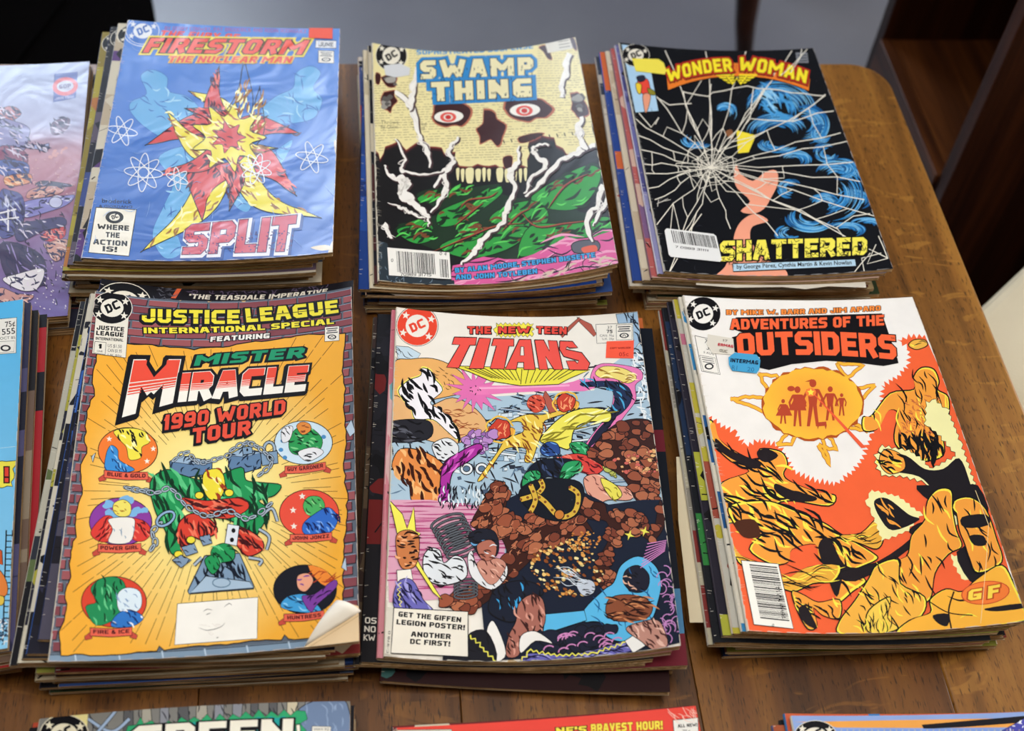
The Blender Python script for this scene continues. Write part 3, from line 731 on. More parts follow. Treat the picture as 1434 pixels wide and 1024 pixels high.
def mass(sh, P, col, dark=INKC, light=None, ink=3, n=14, ln=40, w=7, ang=0., seed=1, sm=4):
    """a plain abstract comic-style form: flat colour, ink outline, ink and highlight streaks"""
    Q = sh.poly(P, col, sm, ink)
    if light: hatch(sh, P, max(2, n // 2), ln, w * 1.1, ang, light, seed + 50)
    if n: hatch(sh, P, n, ln, w, ang, dark, seed)
def ragged(pts, amp, step, seed=1, spike=False):
    rr = random.Random(seed); out = []
    for i in range(len(pts) - 1):
        a, b = np.array(pts[i], float), np.array(pts[i + 1], float); d = b - a; L = np.hypot(*d); n = np.array([-d[1], d[0]]) / (L + 1e-9); m = max(1, int(L / step))
        for k in range(m):
            o = amp * (1 if k % 2 else -1) * rr.uniform(.4, 1) if spike else rr.uniform(-amp, amp)
            out.append(tuple(a + d * k / m + n * o))
    out.append(tuple(pts[-1])); return out
def barcode(sh, Q, n=34, seed=3, frac=(.12, .95, .08, .78), col=INKC):
    """Q: corners TL TR BR BL; upright bars between the given fractions"""
    rr = random.Random(seed); Q = [np.array(q, float) for q in Q]
    B = lambda f, g: (Q[0] * (1 - f) + Q[1] * f) * (1 - g) + (Q[3] * (1 - f) + Q[2] * f) * g
    P = []; f = frac[0]; u = (frac[1] - frac[0]) / (n * 2.1)
    while f < frac[1]:
        w = u * rr.choice([.7, .7, 1.3, 1.9]); P.append([B(f, frac[2]), B(f + w, frac[2]), B(f + w, frac[3]), B(f, frac[3])]); f += w + u * rr.choice([.8, 1, 1.7])
    sh.polys(P, col)
def sticker(sh, root, name, pts, col, lab, draw=None, lift=.00032):
    """a stuck-on paper label: its own thin piece on the cover"""
    lift += (sh._lay(sh.L(pts))[0]) * min(7e-6, 9e-4 / max(1, sh.occ.max())) - .0002; sh.slift = lift + .0001
    o = conform(sh, pts, .00012, name, mat(name + '_paper', col, .5, .3, bump=(200, .1)), root, lift); o['label'] = lab
    return o
def codebox(sh, x0, y0, x1, y1, skew=0, rows=3):
    P = [(x0, y0), (x1, y0 + skew), (x1, y1 + skew), (x0, y1)]
    sh.poly(P, '#eee9df', ink=2)
    h = (y1 - y0)
    for k in range(rows): sh.lines([[(x0 + 6 + 4 * (k % 2), y0 + h * (.14 + .14 * k)), (x1 - 6 - 4 * (k % 2), y0 + skew + h * (.14 + .14 * k))]], h * .07, '#3a3a40')
    sh.ell((x0 + x1) / 2, y0 + skew / 2 + h * .72, (x1 - x0) * .3, h * .17, '#22222a'); sh.ell((x0 + x1) / 2, y0 + skew / 2 + h * .72, (x1 - x0) * .2, h * .11, '#eee9df')
    sh.line([((x0 + x1) / 2 - (x1 - x0) * .12, y0 + skew / 2 + h * .78), ((x0 + x1) / 2, y0 + skew / 2 + h * .66), ((x0 + x1) / 2 + (x1 - x0) * .12, y0 + skew / 2 + h * .78)], h * .05, '#22222a')
def wear(sh, seed, n=60, col='#d8cfc0', right=True):
    """rubbed edges along the spine and the open side"""
    rr = random.Random(seed); v = sh.v; sh.v = None; W, H = sh.w * 1000, sh.l * 1000; L = []
    for k in range(n):
        y = rr.uniform(0, H); L.append([(.6, y), (rr.uniform(1.5, 5), y + rr.uniform(-1, 1))])
    sh.lines(L, .28, col, 0, 1)
    sh.polys([[(.7, y), (.7 + rr.uniform(.2, .7), y + 1), (.7 + rr.uniform(.2, .7), y + rr.uniform(3, 9)), (.7, y + 10)] for y in np.arange(0, H, 9)], col)
    if right:
        sh.polys([[(W, y), (W - rr.uniform(.1, .5), y + 1), (W - rr.uniform(.1, .6), y + rr.uniform(3, 8)), (W, y + 10)] for y in np.arange(0, H, 11)], col)
        sh.polys([[(x, H), (x + 1, H - rr.uniform(.1, .5)), (x + 7, H - rr.uniform(.1, .6)), (x + 10, H)] for x in np.arange(0, W, 12)], col)
    sh.v = v

# ---- blue cover, rear left
def art_F(sh, root):
    c0 = sh.L([0, 0])[0]
    def base(x, y):
        f = min(1, max(0, (y / sh.l + .5))); a, b = lin('#3565b8'), lin('#4d83d8'); return tuple(a[i] + (b[i] - a[i]) * f for i in range(3))
    sh.base = base; sh.view(0, 0, 2.438)
    # pale blue cloud forms behind
    PB, PL = '#64a9de', '#2c62b4'
    for P, sd in (([(480, 260), (520, 238), (570, 262), (575, 310), (640, 330), (680, 380), (600, 430), (560, 470), (490, 430), (445, 380), (450, 345), (500, 320)], 1),
                  ([(1010, 250), (1060, 225), (1095, 250), (1070, 300), (1100, 340), (1075, 400), (1010, 420), (940, 420), (890, 380), (940, 330), (1000, 300)], 2),
                  ([(540, 540), (620, 500), (690, 520), (700, 600), (640, 680), (600, 760), (620, 860), (560, 880), (520, 800), (560, 700), (590, 620)], 3),
                  ([(780, 570), (880, 560), (960, 500), (1000, 480), (960, 560), (880, 620), (850, 720), (800, 700), (790, 640)], 4)):
        sh.poly(P, PB, 5, 2, PL); hatch(sh, P, 16, 46, 4, .5, PL, sd, 1.2)
        hatch(sh, P, 6, 40, 6, .3, '#9fd0ee', sd + 9, 1.0)
    # atoms
    def atom(x, y, r, n=3, ph=0, col='#e8ecf4', w=3):
        for k in range(n):
            P = ellp(x, y, r, r * .26, ph + math.pi * k / n, 26); sh.line(P + [P[0]], w, col)
    # an explosion of plain red and yellow flames
    RD, RDK, YE = '#d4484a', '#4a1030', '#efe04a'
    def tongue(x0, y0, x1, y1, w, bend, col, dk, li, sd):
        dx, dy = x1 - x0, y1 - y0; L = math.hypot(dx, dy); nx, ny = -dy / L, dx / L; A = []; B = []
        for k in range(7):
            f = k / 6; o = bend * math.sin(math.pi * f * 1.25); ww = w * (1 - f) ** .6 * (1 + .25 * math.sin(5 * f)); A.append((x0 + dx * f + nx * (o + ww), y0 + dy * f + ny * (o + ww))); B.append((x0 + dx * f + nx * (o - ww), y0 + dy * f + ny * (o - ww)))
        mass(sh, A + B[::-1], col, dk, li, 3, 20, 44, 7, math.atan2(dy, dx), sd)
    for q in ((770, 470, 500, 470, 50, 34, RD), (790, 470, 1018, 436, 42, -26, RD), (760, 520, 560, 400, 40, -30, YE), (800, 500, 905, 310, 40, 30, YE), (750, 560, 505, 872, 52, -34, YE), (760, 560, 665, 740, 62, 40, RD), (800, 560, 1020, 640, 56, -40, RD), (820, 560, 1070, 768, 40, 46, YE),
              (770, 560, 800, 715, 34, -24, RD), (770, 430, 660, 300, 34, 26, YE), (780, 430, 850, 208, 38, 24, YE), (770, 440, 730, 232, 36, -26, RD), (780, 470, 940, 520, 30, 20, YE), (760, 500, 560, 600, 30, -22, RD), (790, 450, 640, 360, 30, 18, RD)):
        tongue(*q[:6], q[6], RDK if q[6] == RD else '#a06a1c', '#ee7a70' if q[6] == RD else '#fff8b8', int(q[2]))
    P = [(780 + (130 if k % 2 == 0 else 78) * math.cos(k * math.pi / 9), 470 + (120 if k % 2 == 0 else 72) * math.sin(k * math.pi / 9)) for k in range(18)]
    mass(sh, P, YE, '#a8501c', '#fff8b8', 3, 26, 40, 6, .6, 10); mass(sh, [(780 + (60 if k % 2 == 0 else 34) * math.cos(k * math.pi / 7), 470 + (56 if k % 2 == 0 else 32) * math.sin(k * math.pi / 7)) for k in range(14)], RD, RDK, '#f29a8c', 2, 8, 26, 5, .4, 19)
    for a in ((418, 447, 52, 3, .2), (490, 590, 66, 4, .1), (605, 612, 40, 3, .4), (875, 578, 54, 4, .3), (1065, 538, 56, 3, .2)): atom(*a)
    # bottom lettering
    def sp(x, y):
        return lin('#d25a68') if math.sin(x * 4000) + math.sin(y * 3700) > -.6 else lin('#7a3a78')
    sh.text('SPLIT', (626, 874), (1000, 862), 100, '#e8e6ee', 1.6, 122, .18, 0, .5, '#e8e6ee', (8, 8), '#2a4a96', gap=.5)
    sh.text('SPLIT', (622, 870), (996, 858), 100, '#cc4e60', 1.6, 122, .18, 0, .15, '#3a1a50', gap=.5)
    rr = random.Random(4); Pb = [(622, 800), (1000, 790), (1000, 855), (622, 868)]
    sh.polys([ellp(x, y, 3, 2.4, 0, 5) for x, y in scatter(Pb, 150, rr)], '#4a2a6a')
    # title
    emblem(sh, 487, 106, 57, '#4274c8', '#e4e8f0', '#3a68b8', .12, .8); sh.line(ellp(487, 106, 66, 52)[:26], 2.5, '#dfe5f2')
    sh.text('BY GERRY CONWAY, PAT BRODERICK AND RODIN RODRIGUEZ', (562, 103), (1046, 113), 13, '#9a5aa0', 1.0)
    sh.text('THE FURY OF', (543, 124), (812, 137), 21, '#e2483e', 1.4, slant=.45)
    sh.text('FIRESTORM', (487, 181), (1030, 188), 52, '#efd84a', 1.6, slant=.55, out=.85, outc='#efd84a')
    sh.text('FIRESTORM', (487, 180), (1030, 187), 50, '#ee5a48', 1.55, slant=.55, out=.32, outc='#1a1420')
    sh.text('THE NUCLEAR MAN', (570, 214), (992, 216), 22, '#e2483e', 1.4, slant=.5, out=.7, outc='#efc84a')
    sh.poly([(1078, 137), (1148, 139), (1147, 165), (1077, 163)], '#e6e6ea', ink=2); sh.text('JUNE', (1088, 159), (1138, 160), 15, '#2a2a36', 1.2)
    codebox(sh, 1087, 172, 1140, 214, 2)
    # signature and box
    sh.ftext('broderick', (348, 692), (450, 696), 15, INKC, .01); sh.ftext('& GIORDANO', (338, 708), (452, 711), 9, INKC, .01)
    Q = [(328, 708), (466, 716), (440, 875), (302, 862)]; sh.poly(Q, '#f0eadc', ink=3)
    emblem(sh, 391, 742, 32, INKC, '#efe9da', INKC, .08, .68, False)
    for t, x0, x1, y in (('WHERE', 332, 440, 782), ('THE', 360, 408, 810), ('ACTION', 318, 434, 834), ('IS!', 350, 399, 858)): sh.text(t, (x0, y), (x1, y + (x1 - x0) * .06), 18, INKC, 1.5)
    sh.text('C-983', (291, 850), (300, 815), 7, '#1c2c5c', 1.1)
    # rubbed spots
    for P in ([(1060, 845), (1110, 836), (1135, 848), (1100, 856)], [(1140, 485), (1152, 480), (1150, 520), (1146, 528)], [(1120, 862), (1140, 815), (1142, 860)], [(315, 615), (322, 605), (324, 660), (312, 680)], [(1146, 440), (1154, 436), (1152, 470)]):
        sh.poly(P, '#d6c4a4', 3)
    hatch(sh, [(380, 100), (1150, 110), (1140, 850), (300, 840)], 26, 60, 1.6, 1.1, '#86aee6', 77, 1.5)
    wear(sh, 31, 70, '#c9c6d2')
    sticker(sh, root, 'price_sticker', [(1056, 92), (1136, 95), (1135, 134), (1054, 131)], '#f0583e', 'orange red blank price sticker')

# ---- skull cover, rear middle
def art_S(sh, root):
    sh.view(480, 30, 2.438); rr = random.Random(5)
    NP = ragged([(96, 60), (820, 60), (850, 330), (870, 420), (800, 445), (760, 455), (720, 400), (680, 385), (640, 410), (632, 450), (630, 492), (540, 500), (480, 486), (400, 492), (380, 470), (385, 440), (350, 445), (320, 425), (290, 430), (270, 400), (215, 440), (190, 410), (150, 430), (128, 470), (96, 400)], 7, 18, 3)
    sh.poly([(x, y + 13) for x, y in NP], '#3c1418'); sh.poly([(x, y + 5) for x, y in NP], '#8a3a34'); sh.poly(NP, '#ece0a6')
    L = []
    for y in np.arange(212, 498, 8.5):
        x = 108
        while x < 850:
            l = rr.uniform(6, 26)
            if inside(NP, x, y + 4) and inside(NP, x + l, y + 4) and rr.random() < .86: L.append([(x, y - (x - 100) * .03), (x + l, y - (x + l - 100) * .03)])
            x += l + rr.uniform(3, 6)
    sh.lines(L, 1.9, '#a89c78')
    L = []
    for y in np.arange(84, 210, 8.5):
        for x0, x1 in ((225, 255), (665, 800)):
            x = x0
            while x < x1: l = rr.uniform(6, 20); L.append([(x, y), (x + l, y - 1)]); x += l + 4
    sh.lines(L, 1.8, '#b3a780')
    sh.ftext('Throws', (130, 350), (190, 350), 12, '#8a805f', .01); sh.ftext('Closed', (232, 352), (285, 356), 12, '#8a805f', .01); sh.ftext('By Chem', (130, 366), (188, 366), 12, '#8a805f', .01); sh.ftext('Spill', (238, 370), (278, 372), 12, '#8a805f', .01)
    # scorched holes
    MR = '#3a1216'
    def hole(P, sm=3): sh.poly(P, '#b86a50', sm); c = np.mean(P, 0); sh.poly([tuple(c + (np.array(p) - c) * .91) for p in P], MR, sm)
    hole(ragged([(300, 325), (310, 285), (350, 275), (420, 278), (442, 300), (438, 335), (410, 358), (350, 362), (315, 350), (300, 325)], 5, 20, 6))
    hole(ragged([(548, 300), (560, 250), (620, 225), (640, 250), (700, 278), (722, 298), (700, 325), (640, 342), (590, 338), (560, 325), (548, 300)], 5, 20, 7))
    for (cx, cy, rx, ry) in ((362, 325, 50, 21), (622, 303, 52, 22)):
        sh.ell(cx, cy, rx, ry, '#f2eee6', -.04); sh.ell(cx - 2, cy + 2, rx * .55, ry * .8, '#e0564c'); sh.ell(cx - 2, cy + 2, rx * .32, ry * .5, '#e8e2d8'); sh.ell(cx - 2, cy + 2, rx * .2, ry * .36, '#c82c28')
    hole(ragged([(480, 300), (508, 296), (530, 330), (556, 352), (552, 400), (530, 432), (505, 405), (470, 420), (456, 372), (482, 345), (480, 300)], 5, 18, 8))
    hole(ragged([(140, 240), (175, 235), (185, 270), (165, 310), (138, 300), (130, 262), (140, 240)], 4, 14, 9)); lumps(sh, [(140, 255), (172, 255), (168, 300), (140, 295)], 5, 14, ['#9a9690', '#5a5654'], 3)
    hole(ragged([(128, 190), (160, 180), (190, 195), (180, 225), (150, 222), (128, 190)], 4, 14, 10)); lumps(sh, [(140, 192), (182, 195), (178, 220), (150, 215)], 5, 15, ['#a8a49e', '#6a6664'], 4)
    hole(ragged([(775, 245), (805, 238), (835, 285), (842, 320), (812, 338), (782, 300), (775, 245)], 4, 14, 11)); lumps(sh, [(785, 255), (810, 250), (830, 310), (805, 325)], 7, 15, ['#9a9690', '#5a5654'], 5)
    for P in ([(668, 88), (690, 80), (705, 100), (716, 130), (700, 128), (685, 104)], [(775, 55), (792, 60), (800, 100), (786, 90)], [(112, 175), (130, 182), (125, 215), (112, 210)], [(545, 470), (560, 458), (580, 462), (576, 500), (555, 506)], [(600, 395), (660, 380), (690, 384), (640, 410), (604, 416)]): hole(P)
    T = [[(548 + k * 26, 404 - k * 3), (552 + k * 26, 404 - k * 3 + 12)] for k in range(10)]; sh.lines(T, 3.5, '#1c1418')
    # teeth
    for k, (x, w, h) in enumerate(((386, 15, 40), (402, 16, 42), (419, 30, 50), (452, 22, 42), (475, 16, 44), (492, 16, 40), (524, 26, 46), (552, 22, 44), (584, 14, 42), (600, 15, 44), (617, 15, 42))):
        y = 504 + (k % 2) * 3; sh.poly([(x, y), (x + w - 2, y - 2), (x + w - 4, y + h - 6), (x + w / 2, y + h), (x + 3, y + h - 6)], '#ece4b0', 3, 2, '#1a0c10')
    # green mossy mound
    GP = [(185, 712), (255, 680), (335, 650), (252, 600), (300, 572), (440, 566), (520, 558), (545, 590), (640, 602), (725, 540), (830, 492), (880, 510), (872, 580), (800, 645), (905, 668), (912, 735), (770, 745), (700, 785), (560, 822), (430, 812), (330, 785), (230, 745)]
    sh.poly(GP, '#16301c', 5)
    for P, sd in (([(185, 712), (250, 678), (300, 690), (310, 740), (260, 760), (215, 745)], 1), ([(258, 600), (330, 572), (440, 568), (420, 592), (330, 606), (270, 618)], 2), ([(330, 650), (440, 600), (520, 560), (545, 585), (480, 640), (400, 690), (330, 700)], 3),
                  ([(640, 604), (730, 540), (830, 492), (880, 510), (865, 575), (800, 640), (700, 640)], 4), ([(540, 640), (640, 612), (700, 650), (680, 700), (560, 700), (500, 680)], 5), ([(330, 770), (450, 720), (600, 700), (640, 720), (560, 780), (430, 810)], 6), ([(640, 700), (780, 690), (905, 668), (910, 730), (780, 745), (690, 785), (600, 800)], 7), ([(390, 700), (460, 690), (480, 730), (420, 750)], 8)):
        sh.poly(P, '#2c9a3e', 5, 3, '#10200f'); hatch(sh, P, 16, 60, 11, -.4, '#12301a', sd, .5); hatch(sh, P, 7, 55, 6, -.4, '#5cd05a', sd + 20, .4); hatch(sh, P, 5, 50, 9, -.3, '#7a4428', sd + 40, .5)
    for pts in ([(400, 640), (430, 610), (500, 600), (530, 580)], [(380, 700), (440, 650), (480, 620)], [(600, 640), (660, 700), (760, 690), (850, 680)], [(700, 640), (760, 560), (840, 520)], [(540, 720), (600, 660), (640, 640)], [(300, 790), (420, 740), (520, 700), (620, 690)]):
        sh.line([(x + 2, y + 2) for x, y in pts], 8, '#2a0e0c', 5, 2); sh.line(pts, 5, '#a04a34', 5, 2)
    # pink ground
    GR = ragged([(375, 835), (480, 808), (600, 812), (700, 778), (760, 738), (830, 745), (925, 715), (960, 830), (960, 860), (760, 905), (520, 930), (370, 930), (375, 835)], 4, 24, 12)
    sh.poly(GR, '#dc5c9c'); hatch(sh, GR, 34, 130, 9, -.18, '#f0a0c4', 3, .12); hatch(sh, GR, 22, 110, 6, -.2, '#3a1a3c', 4, .15); hatch(sh, [(600, 880), (930, 800), (940, 850), (620, 920)], 26, 60, 8, -.2, '#d8bfae', 5, .6); hatch(sh, [(600, 870), (930, 790), (940, 850), (500, 925)], 24, 50, 3, -.4, INKC, 6, .9)
    sh.poly(ragged([(100, 730), (150, 760), (160, 870), (380, 885), (380, 940), (100, 930)], 4, 20, 2), '#26323c'); hatch(sh, [(100, 740), (150, 770), (160, 875), (380, 890), (380, 930), (100, 925)], 60, 22, 3, 0, '#6f8090', 9, 1.5)
    # canister with embers
    sh.poly([(782, 762), (820, 748), (870, 752), (875, 780), (830, 792), (790, 790)], '#5a5c68', 4, 3); sh.poly([(815, 775), (860, 765), (868, 785), (830, 795)], '#e06048', 4)
    # smoke
    def smoke(pts, w, sd=1):
        r_ = random.Random(int(pts[0][0] + pts[-1][1])); P = smooth(pts, 5); P = [(x + r_.uniform(-5, 5), y + r_.uniform(-5, 5)) for x, y in P]; w = [a * .62 for a in w]
        ww = [float(v) * r_.uniform(.6, 1.35) for v in np.interp(np.linspace(0, 1, len(P)), np.linspace(0, 1, len(w)), w)]
        sh.line([(x + 4, y + 3) for x, y in P], [a + 5 for a in ww], '#4a3438', 3); sh.line(P, ww, '#f4f0ea', 3)
        for k in range(3): j = r_.randrange(max(1, len(P) - 5)); sh.line([(x + r_.uniform(-16, 16), y + r_.uniform(-4, 4)) for x, y in P[j:j + 6]], 3.5, '#e8e2dc', 3, 2)
    smoke([(180, 232), (235, 300), (255, 380), (285, 440), (300, 500)], [14, 40, 22, 26, 10]); smoke([(250, 160), (240, 240), (230, 300)], [18, 34, 26])
    smoke([(395, 395), (362, 440), (380, 480), (340, 520), (310, 570)], [10, 26, 18, 26, 8]); smoke([(180, 400), (215, 470), (200, 505), (260, 520), (345, 515)], [8, 14, 16, 10, 6])
    smoke([(145, 492), (160, 530), (215, 545), (200, 580), (245, 625), (290, 665), (292, 700)], [6, 20, 44, 60, 44, 20, 5]); smoke([(350, 520), (345, 590), (300, 650)], [20, 22, 12]); smoke([(155, 622), (200, 636), (240, 660), (280, 672)], [4, 12, 14, 8])
    smoke([(598, 420), (600, 480), (572, 520), (585, 570), (560, 640), (545, 690), (480, 745), (450, 790), (405, 828)], [6, 18, 38, 22, 32, 18, 26, 24, 12])
    smoke([(700, 420), (655, 425), (648, 450), (690, 490), (640, 540), (620, 590)], [16, 12, 14, 30, 18, 6]); smoke([(860, 420), (800, 450), (740, 480), (680, 545), (625, 600)], [22, 34, 18, 24, 8])
    smoke([(815, 330), (805, 380), (835, 440)], [22, 36, 20]); smoke([(885, 560), (868, 620), (835, 690), (848, 755)], [28, 24, 30, 6]); smoke([(905, 600), (880, 650), (850, 700)], [14, 18, 8]); smoke([(140, 690), (165, 745)], [26, 6]); smoke([(770, 110), (752, 200), (745, 260)], [30, 34, 20])
    # lettering
    sh.text('SOPHISTICATED SUSPENSE', (252, 113), (650, 92), 16, '#3f98d6', 1.3, bulge=-5)
    for (t, a, b, h, h2, w) in (('SWAMP', (266, 198), (652, 184), 64, 62, 2.0), ('THING', (304, 274), (646, 258), 66, 64, 1.9)):
        sh.text(t, a, b, h, '#2b86c8', w, h2, out=1.05, outc='#2b86c8', gap=1.0); sh.text(t, a, b, h, '#ece2b4', w, h2, out=.2, outc='#15242c', gap=1.0, bulge=0)
    hatch(sh, [(266, 165), (652, 150), (652, 196), (268, 204)], 34, 12, 3, 1.57, '#1c2a30', 5, .1); hatch(sh, [(304, 245), (646, 230), (646, 270), (304, 280)], 30, 12, 3, 1.57, '#1c2a30', 6, .1)
    emblem(sh, 166, 117, 54, INKC, '#ece6d6', INKC, .05, .98)
    sh.poly([(690, 72), (775, 58), (786, 92), (700, 108)], '#ddd8cc', ink=1, inkc='#b8b0a0'); sh.lines([[(735, 70), (772, 64)], [(737, 80), (775, 74)], [(739, 90), (776, 84)]], 3, '#8a8378')
    for t, a, b in (('BY ALAN MOORE, STEPHEN BISSETTE', (384, 860), (862, 806)), ('AND JOHN TOTLEBEN', (386, 883), (664, 862))): sh.text(t, a, b, 17, '#3fa2e2', 1.5, out=.55, outc='#141a30', bulge=-3)
    Q = [(152, 773), (364, 790), (370, 881), (158, 868)]; sh.poly(Q, '#f1eee8'); barcode(sh, Q, 34, 3, (.14, .76, .10, .86)); barcode(sh, Q, 7, 4, (.83, .96, .28, .95))
    sh.text('70989 31715', (196, 870), (302, 872), 11, INKC, .9, out=.0); sh.ftext('0', (164, 822), (172, 823), 12, INKC); sh.ftext('0 4', (330, 799), (354, 801), 12, INKC)
    wear(sh, 33, 90, '#c8bca6'); wear(sh, 34, 40, '#e8e0d0', False)
    sticker(sh, root, 'price_sticker', [(140, 152), (196, 144), (230, 160), (228, 184), (180, 192), (146, 184)], '#d4d6da', 'faded pale price sticker')

# ---- shattered glass cover, rear right
def art_W(sh, root):
    sh.view(820, 30, 2.561); rr = random.Random(11)
    # plain skin coloured shards
    SK = '#f0a084'
    sh.poly([(540, 515), (556, 545), (600, 572), (645, 540), (684, 535), (690, 580), (664, 635), (640, 672), (600, 690), (556, 680), (590, 645), (545, 600), (532, 560)], SK, 3)
    sh.poly([(608, 690), (655, 715), (600, 735), (590, 770), (600, 800), (640, 850), (705, 880), (718, 918), (600, 930), (470, 920), (500, 880), (525, 820), (535, 760), (560, 715)], SK, 4)
    sh.poly([(502, 395), (525, 388), (530, 420), (512, 415)], '#8a5a3a', 3); sh.poly([(540, 388), (612, 408), (586, 470), (546, 474)], '#f0dc3c', 0, 2)
    # blue swirls
    def swirl(cx, cy, r, a0, a1, n, k=.5):
        for q, c in enumerate(('#1c5c96', '#2f86c8', '#79bce6')):
            L = []
            for _ in range(n):
                R_ = r * rr.uniform(.35, 1.05); s_ = rr.uniform(a0, a1); e = s_ + rr.uniform(.7, 1.5); L.append([(cx + R_ * math.cos(t), cy + R_ * k * math.sin(t)) for t in np.linspace(s_, e, 6)])
            sh.lines(L, (9, 5, 2.5)[q], c, 2, 2)
    for a in ((690, 330, 130, 3.2, 5.4, 22, .85), (690, 400, 110, 3.0, 5.0, 20, .6), (780, 370, 90, 4.4, 6.6, 20, .8), (850, 400, 45, .3, 3.6, 16, .8), (690, 440, 70, .2, 2.8, 14, .4), (500, 330, 42, 3.4, 5.6, 16, .9), (400, 420, 60, .6, 2.4, 10, .6), (750, 500, 60, 3.4, 5.8, 16, .6), (870, 470, 50, .2, 4, 16, .7), (900, 560, 80, 3.4, 5.6, 20, .7), (910, 530, 60, 4.4, 7, 14, .6),
              (740, 600, 50, 1.2, 4.4, 12, .7), (850, 660, 60, 3.4, 6.2, 20, .7), (810, 700, 90, .3, 2.6, 20, .6), (960, 640, 60, 3.4, 6, 14, .6), (740, 760, 60, .6, 3.6, 14, .5), (930, 750, 70, 3.6, 5.8, 16, .4), (1010, 730, 60, 3.2, 5.4, 12, .4), (870, 620, 130, 5.2, 6.6, 14, .8)): swirl(*a)
    hatch(sh, [(600, 250), (660, 235), (720, 260), (760, 320), (700, 350), (640, 330), (600, 300)], 26, 70, 9, .9, '#4a9cd8', 3, .4); hatch(sh, [(630, 250), (690, 260), (680, 320), (640, 310)], 12, 60, 5, .9, '#9ad0f0', 4, .3)
    # fracture lines
    C = (450, 525); CK = '#e6e0d2'; ends = [(285, 105), (430, 108), (450, 225), (575, 108), (590, 350), (640, 240), (740, 105), (860, 265), (915, 400), (940, 430), (960, 505), (985, 575), (1000, 640), (1040, 700), (1085, 850), (905, 745), (690, 770), (520, 745), (300, 900), (375, 770), (255, 730), (248, 640), (222, 600), (212, 545), (195, 510), (195, 460), (190, 410), (180, 350), (255, 270), (350, 250)]
    paths = []
    for e in ends:
        P = [C]; n = 6
        for k in range(1, n + 1):
            f = k / n; P.append((C[0] + (e[0] - C[0]) * f + rr.uniform(-9, 9) * (f < 1), C[1] + (e[1] - C[1]) * f + rr.uniform(-9, 9) * (f < 1)))
        paths.append(P)
    sh.lines(paths, [2, 3.2, 3.6], CK)
    ang = sorted(paths, key=lambda P: math.atan2(P[-1][1] - C[1], P[-1][0] - C[0])); L = []
    for a, b in zip(ang, ang[1:] + ang[:1]):
        for k in (1, 2, 3, 4, 5):
            if rr.random() < (.95, .8, .55, .4, .3)[k - 1]: L.append([a[k], ((a[k][0] + b[k][0]) / 2 + rr.uniform(-6, 6), (a[k][1] + b[k][1]) / 2 + rr.uniform(-6, 6)), b[max(1, k + rr.choice((0, 0, -1)))]])
    sh.lines(L, 2.8, CK)
    L = []
    for r in (18, 34, 52, 74):
        P = ellp(C[0], C[1], r * 1.25, r, 0, 16, .22); L.append(P + [P[0]])
    sh.lines(L, 1.8, CK); hatch(sh, ellp(C[0], C[1], 60, 46), 40, 30, 2, 0, CK, 8, 1.6); sh.ell(C[0], C[1], 9, 6, CK)
    for P in ([(1020, 830), (960, 905)], [(1040, 800), (1010, 870), (1085, 850)], [(1060, 830), (990, 850), (1000, 900)], [(940, 790), (900, 740), (960, 700), (1020, 690)], [(350, 255), (440, 270), (455, 255), (580, 235), (860, 268)], [(255, 275), (300, 300), (380, 295)], [(600, 240), (590, 350), (740, 360), (860, 262)], [(190, 330), (235, 380), (262, 345), (250, 370)], [(740, 362), (830, 330), (890, 322)], [(415, 690), (370, 755), (330, 760)], [(300, 905), (330, 850)], [(1085, 850), (1050, 770)]):
        sh.line(ragged(P, 3, 40, 3), 3.6, CK)
    # title
    arc = lambda x: 232 - 58 * (1 - ((x - 545) / 262) ** 2)
    xs = np.linspace(290, 806, 14); band = [(x, arc(x) - 26) for x in xs] + [(x - (x - 545) * .02, arc(x) + 24 - abs(x - 545) * .02) for x in xs[::-1]]
    sh.poly(band, '#e77c2a', ink=3)
    for x in (375, 412, 672, 710): sh.star(x, arc(x) + 1, 10, '#f2e8d8')
    def wg(x0, x1, y): return [(x0, y), (x1, y)]
    for k in range(4): sh.polys([[(462 + k * 14, 190 + k * 9), (533, 190 + k * 9), (533, 196 + k * 9), (470 + k * 14, 196 + k * 9)], [(550, 190 + k * 9), (622 - k * 14, 190 + k * 9), (614 - k * 14, 196 + k * 9), (550, 196 + k * 9)]], '#f3df2e')
    sh.line([(508, 200), (528, 228), (542, 206), (556, 228), (577, 200)], 9, INKC); sh.line([(508, 198), (528, 226), (542, 204), (556, 226), (577, 198)], 6, '#f3df2e')
    sh.text('WONDER', (297, 222), (528, 181), 50, '#f3df2e', 1.9, 48, bulge=11, out=.8, outc='#b4281e', ext=(2, 3)); sh.text('WONDER', (297, 222), (528, 181), 50, '#f3df2e', 1.9, 48, bulge=11, out=.15)
    sh.text('WOMAN', (546, 180), (790, 224), 52, '#f3df2e', 1.9, 46, bulge=11, out=.8, outc='#b4281e', ext=(2, 3)); sh.text('WOMAN', (546, 180), (790, 224), 52, '#f3df2e', 1.9, 46, bulge=11, out=.15)
    # corner panel
    sh.poly([(128, 82), (218, 92), (232, 160), (262, 322), (178, 328), (150, 190)], '#a9cdea', ink=2)
    emblem(sh, 180, 122, 50, INKC, '#e6e0d2', INKC, .1, .82)
    for P, c in (([(188, 205), (222, 208), (232, 240), (240, 262), (206, 262), (192, 240)], '#e0483a'), ([(180, 222), (200, 228), (196, 262), (184, 250)], '#e8c838'), ([(206, 262), (232, 262), (228, 300), (216, 330), (208, 300)], '#e49a7c'), ([(182, 200), (208, 194), (214, 210), (194, 218)], '#22283c'), ([(222, 240), (246, 250), (250, 264), (230, 262)], '#8a8428')): sh.poly(P, c, 3, 2)
    # lower lettering
    sh.text('SHATTERED', (482, 862), (1010, 838), 74, '#f1e458', 2.1, 64, out=.35, up=(0, -1), gap=.45)
    L = []
